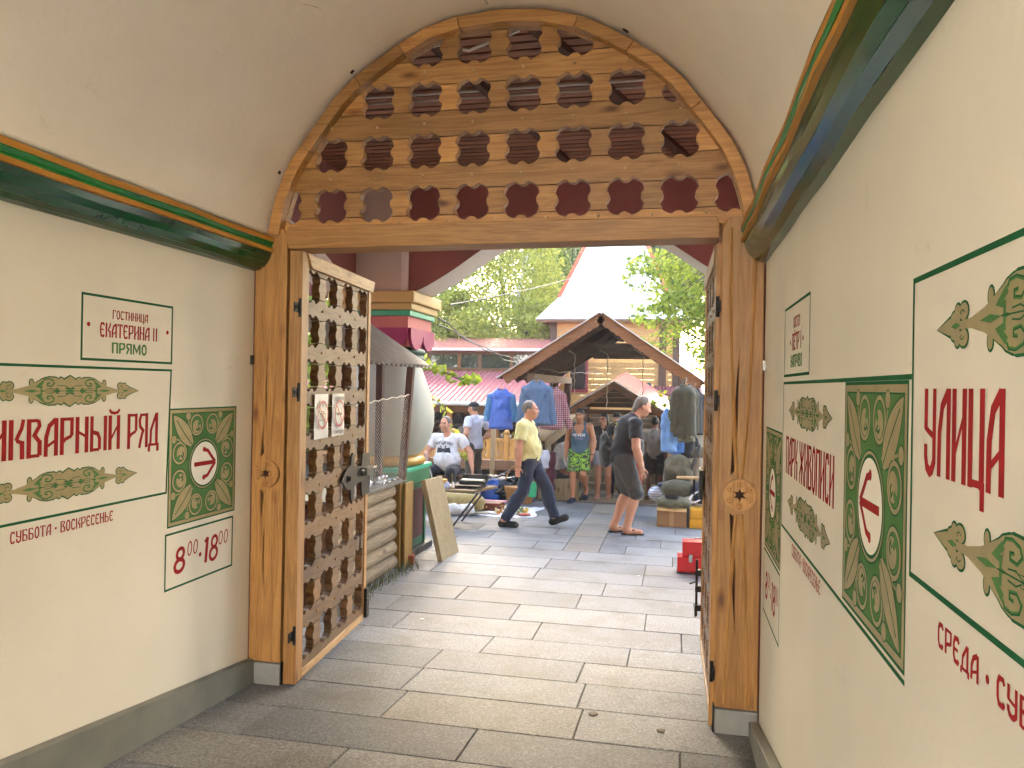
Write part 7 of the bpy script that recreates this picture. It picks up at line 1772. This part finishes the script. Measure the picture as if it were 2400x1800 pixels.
def people():
    # 1 man in a yellow polo striding to the right
    q = PZ(1142, 1138, 0)
    J = dict(pel=(0, -.02, .93), chest=(0, -.05, 1.25), neck=(0, -.055, 1.44), head=(0, .0, 1.60), shR=(.19, -.08, 1.385), elR=(.245, -.11, 1.09), wrR=(.235, -.11, .85), shL=(-.19, -.04, 1.385), elL=(-.23, .0, 1.10), wrL=(-.20, .0, .88),
             hipR=(.09, -.03, .90), knR=(.095, -.06, .50), anR=(.095, -.33, .085), toR=(.105, -.16, .035), hipL=(-.09, .0, .90), knL=(-.10, .23, .52), anL=(-.10, .34, .115), toL=(-.11, .50, .135), collar=True, hdR=(0, -.1, -1), pnR=(-.7, -.5, 0), thR=1)
    person('heavy man in a pale yellow polo and dark jeans striding right', (q.x, q.y, 0), rad(-90), 1.75, J, cloth('pale yellow pique', 'd9d18e', .9, fold=16), 'short', cloth('dark blue denim', '1f2b42', .9, fold=14), 'long', (plain('black suede shoe', '1a1917', .8),), ('short', '6e665c'), SK_A, 1.16, .15, 1.12, extra=strap_fn(-1), fingers=(.5, .4))
    # 2 bending man in black with a backpack
    q = PZ(1352, 1152, 0)
    J = dict(pel=(0, -.06, .96), chest=(0, -.02, 1.28), neck=(0, .08, 1.47), head=(0, .19, 1.60), shR=(.195, .05, 1.39), elR=(.27, .04, 1.10), wrR=(.235, .12, .86), shL=(-.195, .05, 1.39), elL=(-.24, .10, 1.11), wrL=(-.20, .10, .88),
             hipR=(.10, -.06, .92), knR=(.11, .09, .52), anR=(.10, -.02, .085), toR=(.12, .15, .035), hipL=(-.10, -.06, .92), knL=(-.10, .04, .52), anL=(-.09, -.14, .085), toL=(-.11, .02, .035), hdR=(.1, .12, -1), pnR=(-1, .2, 0), spread=.22, thR=1)
    def pr(p, k): p.text('WELL', 0, -.02, .034, .036, 0, t=.3); p.disc((0, .10), .045, 1, 12, .05)
    GLY['W'] = (1.3, [([(.08, 1), (.28, 0)], .8), ([(.28, 0), (.5, .8)], .8), ([(.5, .8), (.72, 0)], .8), ([(.72, 0), (.92, 1)], .8)]); GLY['L'] = (.85, [([(_L, 1), (_L, 0)], 1), ([(_L, .07), (_Rr, .07)], .7)])
    b = person('large man in black T-shirt and charcoal cargo shorts stooping, with flip flops', (q.x, q.y, 0), rad(-72), 1.84, J, cloth('black jersey', '17171a', .9, fold=12), 'short', cloth('charcoal cotton', '3b3733', .9, fold=12), 'knee', (plain('dark rubber sandal', '2a211c', .7), 'sandal'), ('mullet', '6b6052'), SK_A, 1.22, .9, 1.12, face=(0, 1, -.38), fingers=(.12, .5), hem=-.03)
    g = b; k = 1.84/1.76
    # lettering on the back of the shirt
    o = Vector((0, -.148*k, 1.36*k)); p = Paint((o, (1, 0, 0), (0, .12, 1), (0, -1, 0)), .0, .0004); p.text('FARWELL'.replace('F', 'Е') if False else 'WELL', .0, 0, .036, .038, 0, t=.3); p.build('shirt_print', [plain('yellow print', 'b8a02a', .7)], g, local=True, fixn=False)
    # backpack
    Rz = Matrix.Rotation(rad(-72), 3, 'Z'); bc = Vector((q.x, q.y, 0))+Rz@Vector((-.10, -.27, 1.12)); bp = thing('backpack', tuple(bc), 'limp black net backpack hanging on the stooping man back', 'backpack', None, rad(-72)); bp['_o'] = (0, 0, 0)
    s = SDF((-.22, -.16, -.3), (.22, .16, .3), .010); s.ell((0, -.01, -.02), (.145, .07, .24), .03).ell((0, .01, -.12), (.13, .075, .13), .05); sdf_obj('bag', s, cloth('black net cloth', '222422', .8, fold=26, fb=.9), bp, lambda V: folds(V, .010, 40))
    for m in (1, -1): mb = MB(); mb.tube([(m*.07, .03, .18), (m*.09, .08, .30), (m*.10, .20, .36), (m*.11, .32, .30), (m*.12, .36, .20)], .011, 6); mb.build('strap', plain('black webbing', '1b1b1c', .8), bp, local=True)
    # 3 youth in tank top walking towards the gate
    Y = 12.85; q = PY(1250, 1094, Y); z = fz(Y)+.0
    J = dict(head=(0, .05, 1.615), neck=(0, .0, 1.45), elR=(.255, -.06, 1.13), wrR=(.25, .03, .88), elL=(-.26, -.03, 1.13), wrL=(-.25, .07, .89), knR=(.10, .10, .51), anR=(.10, .10, .085), toR=(.115, .27, .035), knL=(-.10, .12, .53), anL=(-.10, -.20, .22), toL=(-.11, -.10, .08), shR=(.19, -.01, 1.41), shL=(-.19, -.01, 1.41))
    def pr(p, k): p.text('NEVER', 0, -.02, .05*k, .044*k, 0, t=.28); p.text('MIND', .01, -.075*k, .03*k, .036*k, 1, t=.25)
    person('young man in slate blue tank top and neon patterned shorts walking towards the gate', (q.x, Y, z), rad(176), 1.59, J, cloth('slate blue jersey', '3f5968', .85, fold=16), 'none', cloth('neon leaf print', '101c24', .8, (('8fbf2a'), ('1c3a3a')), 'camo', 22.0), 'mid', (plain('navy trainer', '1c2033', .7),), ('full', '17130f'), SK_C, .96, 0, .96, face=(.12, 1, -.12), tank=True, prints=dict(fn=pr, mats=[plain('white print', 'd9d9d6', .6), plain('blue pink print', '7d7da0', .6)], d=-.012, up=-.02),
           extra=lambda g, P, k, B: MB().tube([P['wrL']+np.array((.036*math.cos(a), .036*math.sin(a), .015)) for a in [2*math.pi*i/14 for i in range(14)]], .010, 6, closed=True).build('wrist_watch', M_BLACK, g, local=True))
    # 4 woman in black top and glasses
    Y = 14.1; q = PY(1302, 1078, Y); z = fz(Y)+.02
    J = dict(elR=(.24, -.05, 1.13), elL=(-.24, -.05, 1.13), knR=(.10, .05, .50), anR=(.11, .03, .085), toR=(.13, .19, .035), anL=(-.10, -.12, .10), knL=(-.10, .0, .5), toL=(-.11, .03, .035))
    def glasses(g, P, k, B):
        hp = B['hp']
        for m in (1, -1): mb = MB(); mb.tube([hp(m*.033+.024*math.cos(a), .104, .016+.018*math.sin(a)) for a in [2*math.pi*i/14 for i in range(14)]], .0028, 5, closed=True); mb.build('spectacle_rim', M_BLACK, g, local=True)
        mb = MB(); o = P['chest']+B['fwd']*.128*k+B['up']*.09*k; mb.lathe([(.0, 0), (.010, .0), (.012, .03), (.0, .07)], o, 10); mb.build('neckline_opening', SK_A, g, local=True)
    person('dark haired woman with glasses in a black top and light grey shorts', (q.x, Y, z), rad(176), 1.60, J, cloth('black viscose', '121214', .8), 'cap', cloth('light grey cotton', 'a3a1a8', .9, fold=14), 'short', (plain('pale beige sandal', 'b8a898', .7), 'sandal'), ('long', '18120f'), SK_A, 1.02, .3, 1.0, hem=.08, face=(.25, 1, -.1), extra=glasses, sh_w=.9)
    # 5 man behind her in a dark cap
    Y = 15.2; q = PY(1330, 1075, Y); z = fz(Y)+.02
    person('man in a dark cap and dark clothes half hidden behind the woman with glasses', (q.x, Y, z), rad(178), 1.70, {}, cloth('dark brown jersey', '2a2422', .9), 'short', cloth('dark navy cotton', '1a2030', .9), 'long', (M_BLACK,), ('cap', '1a1716', '2a211c'), SK_A, 1.1, .4, lo_res=True)
    # 6 man in a grey tee walking away
    Y = 15.5; q = PY(1412, 1075, Y); z = fz(Y)+.02
    J = dict(knL=(-.10, .04, .50), anL=(-.11, -.20, .17), toL=(-.12, -.13, .03), knR=(.10, .10, .5), anR=(.11, .08, .085), toR=(.12, .24, .035), elL=(-.26, -.02, 1.13), wrL=(-.24, .10, .90), hdL=(0, .5, -1))
    person('dark haired man in a light grey T-shirt and black shorts walking away up the boardwalk', (q.x, Y, z), rad(-8), 1.66, J, cloth('light grey jersey', '9a958e', .9), 'short', cloth('black cotton', '101118', .9), 'mid', (plain('tan canvas shoe', '7a6a54', .8),), ('full', '120e0c'), SK_D, .98, .0, 1.0, hem=-.04)
    # 7 seated man with the eagle shirt
    Y = 12.0
    q = PY(962, 1050, Y); top_ = PY(940, 907, Y).z; sd = .44
    J = dict(pel=(0, -.10, .56), chest=(0, -.10, .90), neck=(0, -.08, 1.10), head=(.03, -.04, 1.275), shR=(.22, -.10, 1.04), elR=(.33, -.02, .80), wrR=(.30, .16, .68), shL=(-.22, -.10, 1.04), elL=(-.38, -.10, .82), wrL=(-.44, -.02, .60),
             hipR=(.11, -.06, .54), knR=(.22, .36, .52), anR=(.20, .30, .085), toR=(.24, .46, .035), hipL=(-.11, -.06, .54), knL=(-.20, .36, .54), anL=(-.22, .28, .085), toL=(-.24, .44, .035))
    def eagle(p, k):
        pl, ln = p.poly, p.line; p.poly = lambda pts, mi=0: pl([(x*1.35, y*1.35) for x, y in pts], mi); p.line = lambda pts, w, mi=0: ln([(x*1.3, y*1.3+.03) for x, y in pts], w*1.35, mi)
        n = 10; txt = 'MONTENEGRO'
        for i, ch in enumerate(txt):
            a = (i-(n-1)/2)*.115; x = .20*math.sin(a)*1.0; zz = .055+.20*math.cos(a)-.20+.04
            c, s_ = math.cos(a), math.sin(a)
            for pts, kk in GLY[ch][1]: p.line([(x+(u-.5)*.019*c+(v-.5)*.034*s_, zz-(u-.5)*.019*s_+(v-.5)*.034*c) for u, v in pts], .006*kk, 0)
        p.poly([(0, .045), (-.03, .0), (-.02, -.09), (0, -.115), (.02, -.09), (.03, .0)], 0)
        for m in (1, -1):
            p.poly([(m*.012, .0), (m*.035, .045), (m*.075, .05), (m*.085, .0), (m*.08, -.05), (m*.06, -.07), (m*.05, -.05), (m*.035, -.055), (m*.025, -.03)], 0)
            p.poly([(m*.004, .02), (m*.02, .05), (m*.018, .075), (m*.045, .065), (m*.03, .055), (m*.032, .04), (m*.015, .01)], 0); p.poly([(m*.015, -.07), (m*.06, -.10), (m*.055, -.115), (m*.01, -.09)], 0)
        p.poly([(0, -.09), (-.035, -.13), (0, -.145), (.035, -.13)], 0); p.poly([(-.015, .085), (.015, .085), (.02, .105), (0, .098), (-.02, .105)], 0)
        p.disc((0, -.02), .022, 1, 12)
    person('heavy seated man in a white T-shirt with lettering and a dark double headed eagle', (q.x, Y, 0), rad(178), 1.76, J, cloth('white cotton', 'cfcccb', .9, fold=12), 'short', cloth('black trousers', '15171a', .9), 'long', (M_BLACK,), ('short', '6a6258'), SK_A, 1.3, 1.0, 1.1, hem=-.03, face=(.25, 1, -.03), prints=dict(fn=eagle, mats=[plain('dark grey print', '30343a', .7), plain('pale print', 'c9c6c4', .7)], d=.035, up=-.05))
    # 8 standing man in striped polo and cap, hands on hips
    Y = 13.0; q = PY(1022, 1060, Y); z = 0
    J = dict(pel=(0, .0, .93), elR=(.37, -.13, 1.17), wrR=(.20, .04, 1.0), elL=(-.36, -.13, 1.17), wrL=(-.20, .05, 1.0), hdR=(-.6, .5, -.5), hdL=(.6, .5, -.5), collar=True, anL=(-.13, .02, .085), anR=(.12, -.06, .085), toL=(-.15, .18, .035), toR=(.14, .10, .035))
    person('man in a white striped polo and black cap standing with hands on hips', (q.x, Y, 0), rad(62), 1.64, J, cloth('white striped cotton', 'c9c9d2', .9, ('9aa0b4',), 'stripe', 55.0), 'short', cloth('grey brown cotton', '4f4740', .9, fold=12), 'long', (M_BLACK,), ('cap', '15151a', '5a4c3e', True), SK_A, 1.08, .4, 1.02, face=(-.1, 1, -.1), hem=-.02)
    # 9 seated trader in a white shirt behind the walking man
    Y = 13.3; q = PY(1200, 1050, Y); z = fz(Y)
    J = dict(pel=(0, -.08, .50), chest=(0, .06, .82), neck=(0, .17, .98), head=(0, .27, 1.10), shR=(.19, .12, .94), elR=(.24, .22, .66), wrR=(.16, .42, .62), shL=(-.19, .12, .94), elL=(-.22, .22, .66), wrL=(-.12, .42, .60), hipR=(.10, -.04, .48), knR=(.13, .40, .50), anR=(.13, .34, .085), toR=(.14, .5, .035), hipL=(-.10, -.04, .48), knL=(-.13, .42, .50), anL=(-.13, .38, .085), toL=(-.14, .54, .035))
    person('seated trader in a white shirt and black trousers bending forward behind the walking man', (q.x, Y, z), rad(-80), 1.72, J, cloth('off white shirt cotton', 'b9b5b3', .9, fold=16), 'long', cloth('black trousers', '15171a', .9), 'long', (M_BLACK,), ('full', '17130f'), SK_D, 1.0, .2, 1.0, face=(0, 1, -.5), lo_res=True)
    SIT = dict(pel=(0, -.10, .50), chest=(0, -.10, .84), neck=(0, -.08, 1.04), head=(0, -.04, 1.2), shR=(.19, -.10, .98), elR=(.24, -.02, .74), wrR=(.2, .2, .62), shL=(-.19, -.10, .98), elL=(-.24, -.02, .74), wrL=(-.2, .2, .62), hipR=(.10, -.06, .48), knR=(.13, .36, .50), anR=(.13, .32, .085), toR=(.14, .48, .035), hipL=(-.10, -.06, .48), knL=(-.13, .36, .50), anL=(-.13, .40, .085), toL=(-.14, .56, .035))
    # 10 figure at the top of the steps, another dark trader by the left posts
    Y = 22.4; q = PY(1398, 900, Y)
    person('distant figure in black sitting at the sunny head of the stone steps', (q.x, Y, .78), rad(150), 1.72, SIT, cloth('black jersey', '17171a', .9), 'long', cloth('black cotton', '101118', .9), 'long', (M_BLACK,), ('full', '17130f'), SK_C, 1.0, lo_res=True)
    Y = 15.6; q = PY(1212, 1060, Y); z = fz(Y)+.02
    person('trader in dark clothes standing in the shade beside the left canopy posts', (q.x, Y, z), rad(150), 1.70, {}, cloth('dark brown jersey', '2a2422', .9), 'long', cloth('black cotton', '101118', .9), 'long', (M_BLACK,), ('full', '17130f'), SK_D, 1.05, .2, lo_res=True)
people()
# ================================================================== thin scattering air added to imitate lens glare over the yard
def glare_haze():
    mb = MB(); mb.box(-40, 30, -22, 58, -2.0, 33)
    m = bpy.data.materials.new('glare veil'); m.use_nodes = True; nt = m.node_tree; nt.nodes.remove(nt.nodes["Principled BSDF"])
    v = nt.nodes.new("ShaderNodeVolumePrincipled"); v.inputs['Color'].default_value = (1, .98, .94, 1); v.inputs['Density'].default_value = .0022; v.inputs['Anisotropy'].default_value = .45
    nt.links.new(v.outputs[0], nt.nodes["Material Output"].inputs['Volume'])
    o = mb.build('glare_haze', m); tag(o, kind='stuff')
glare_haze()
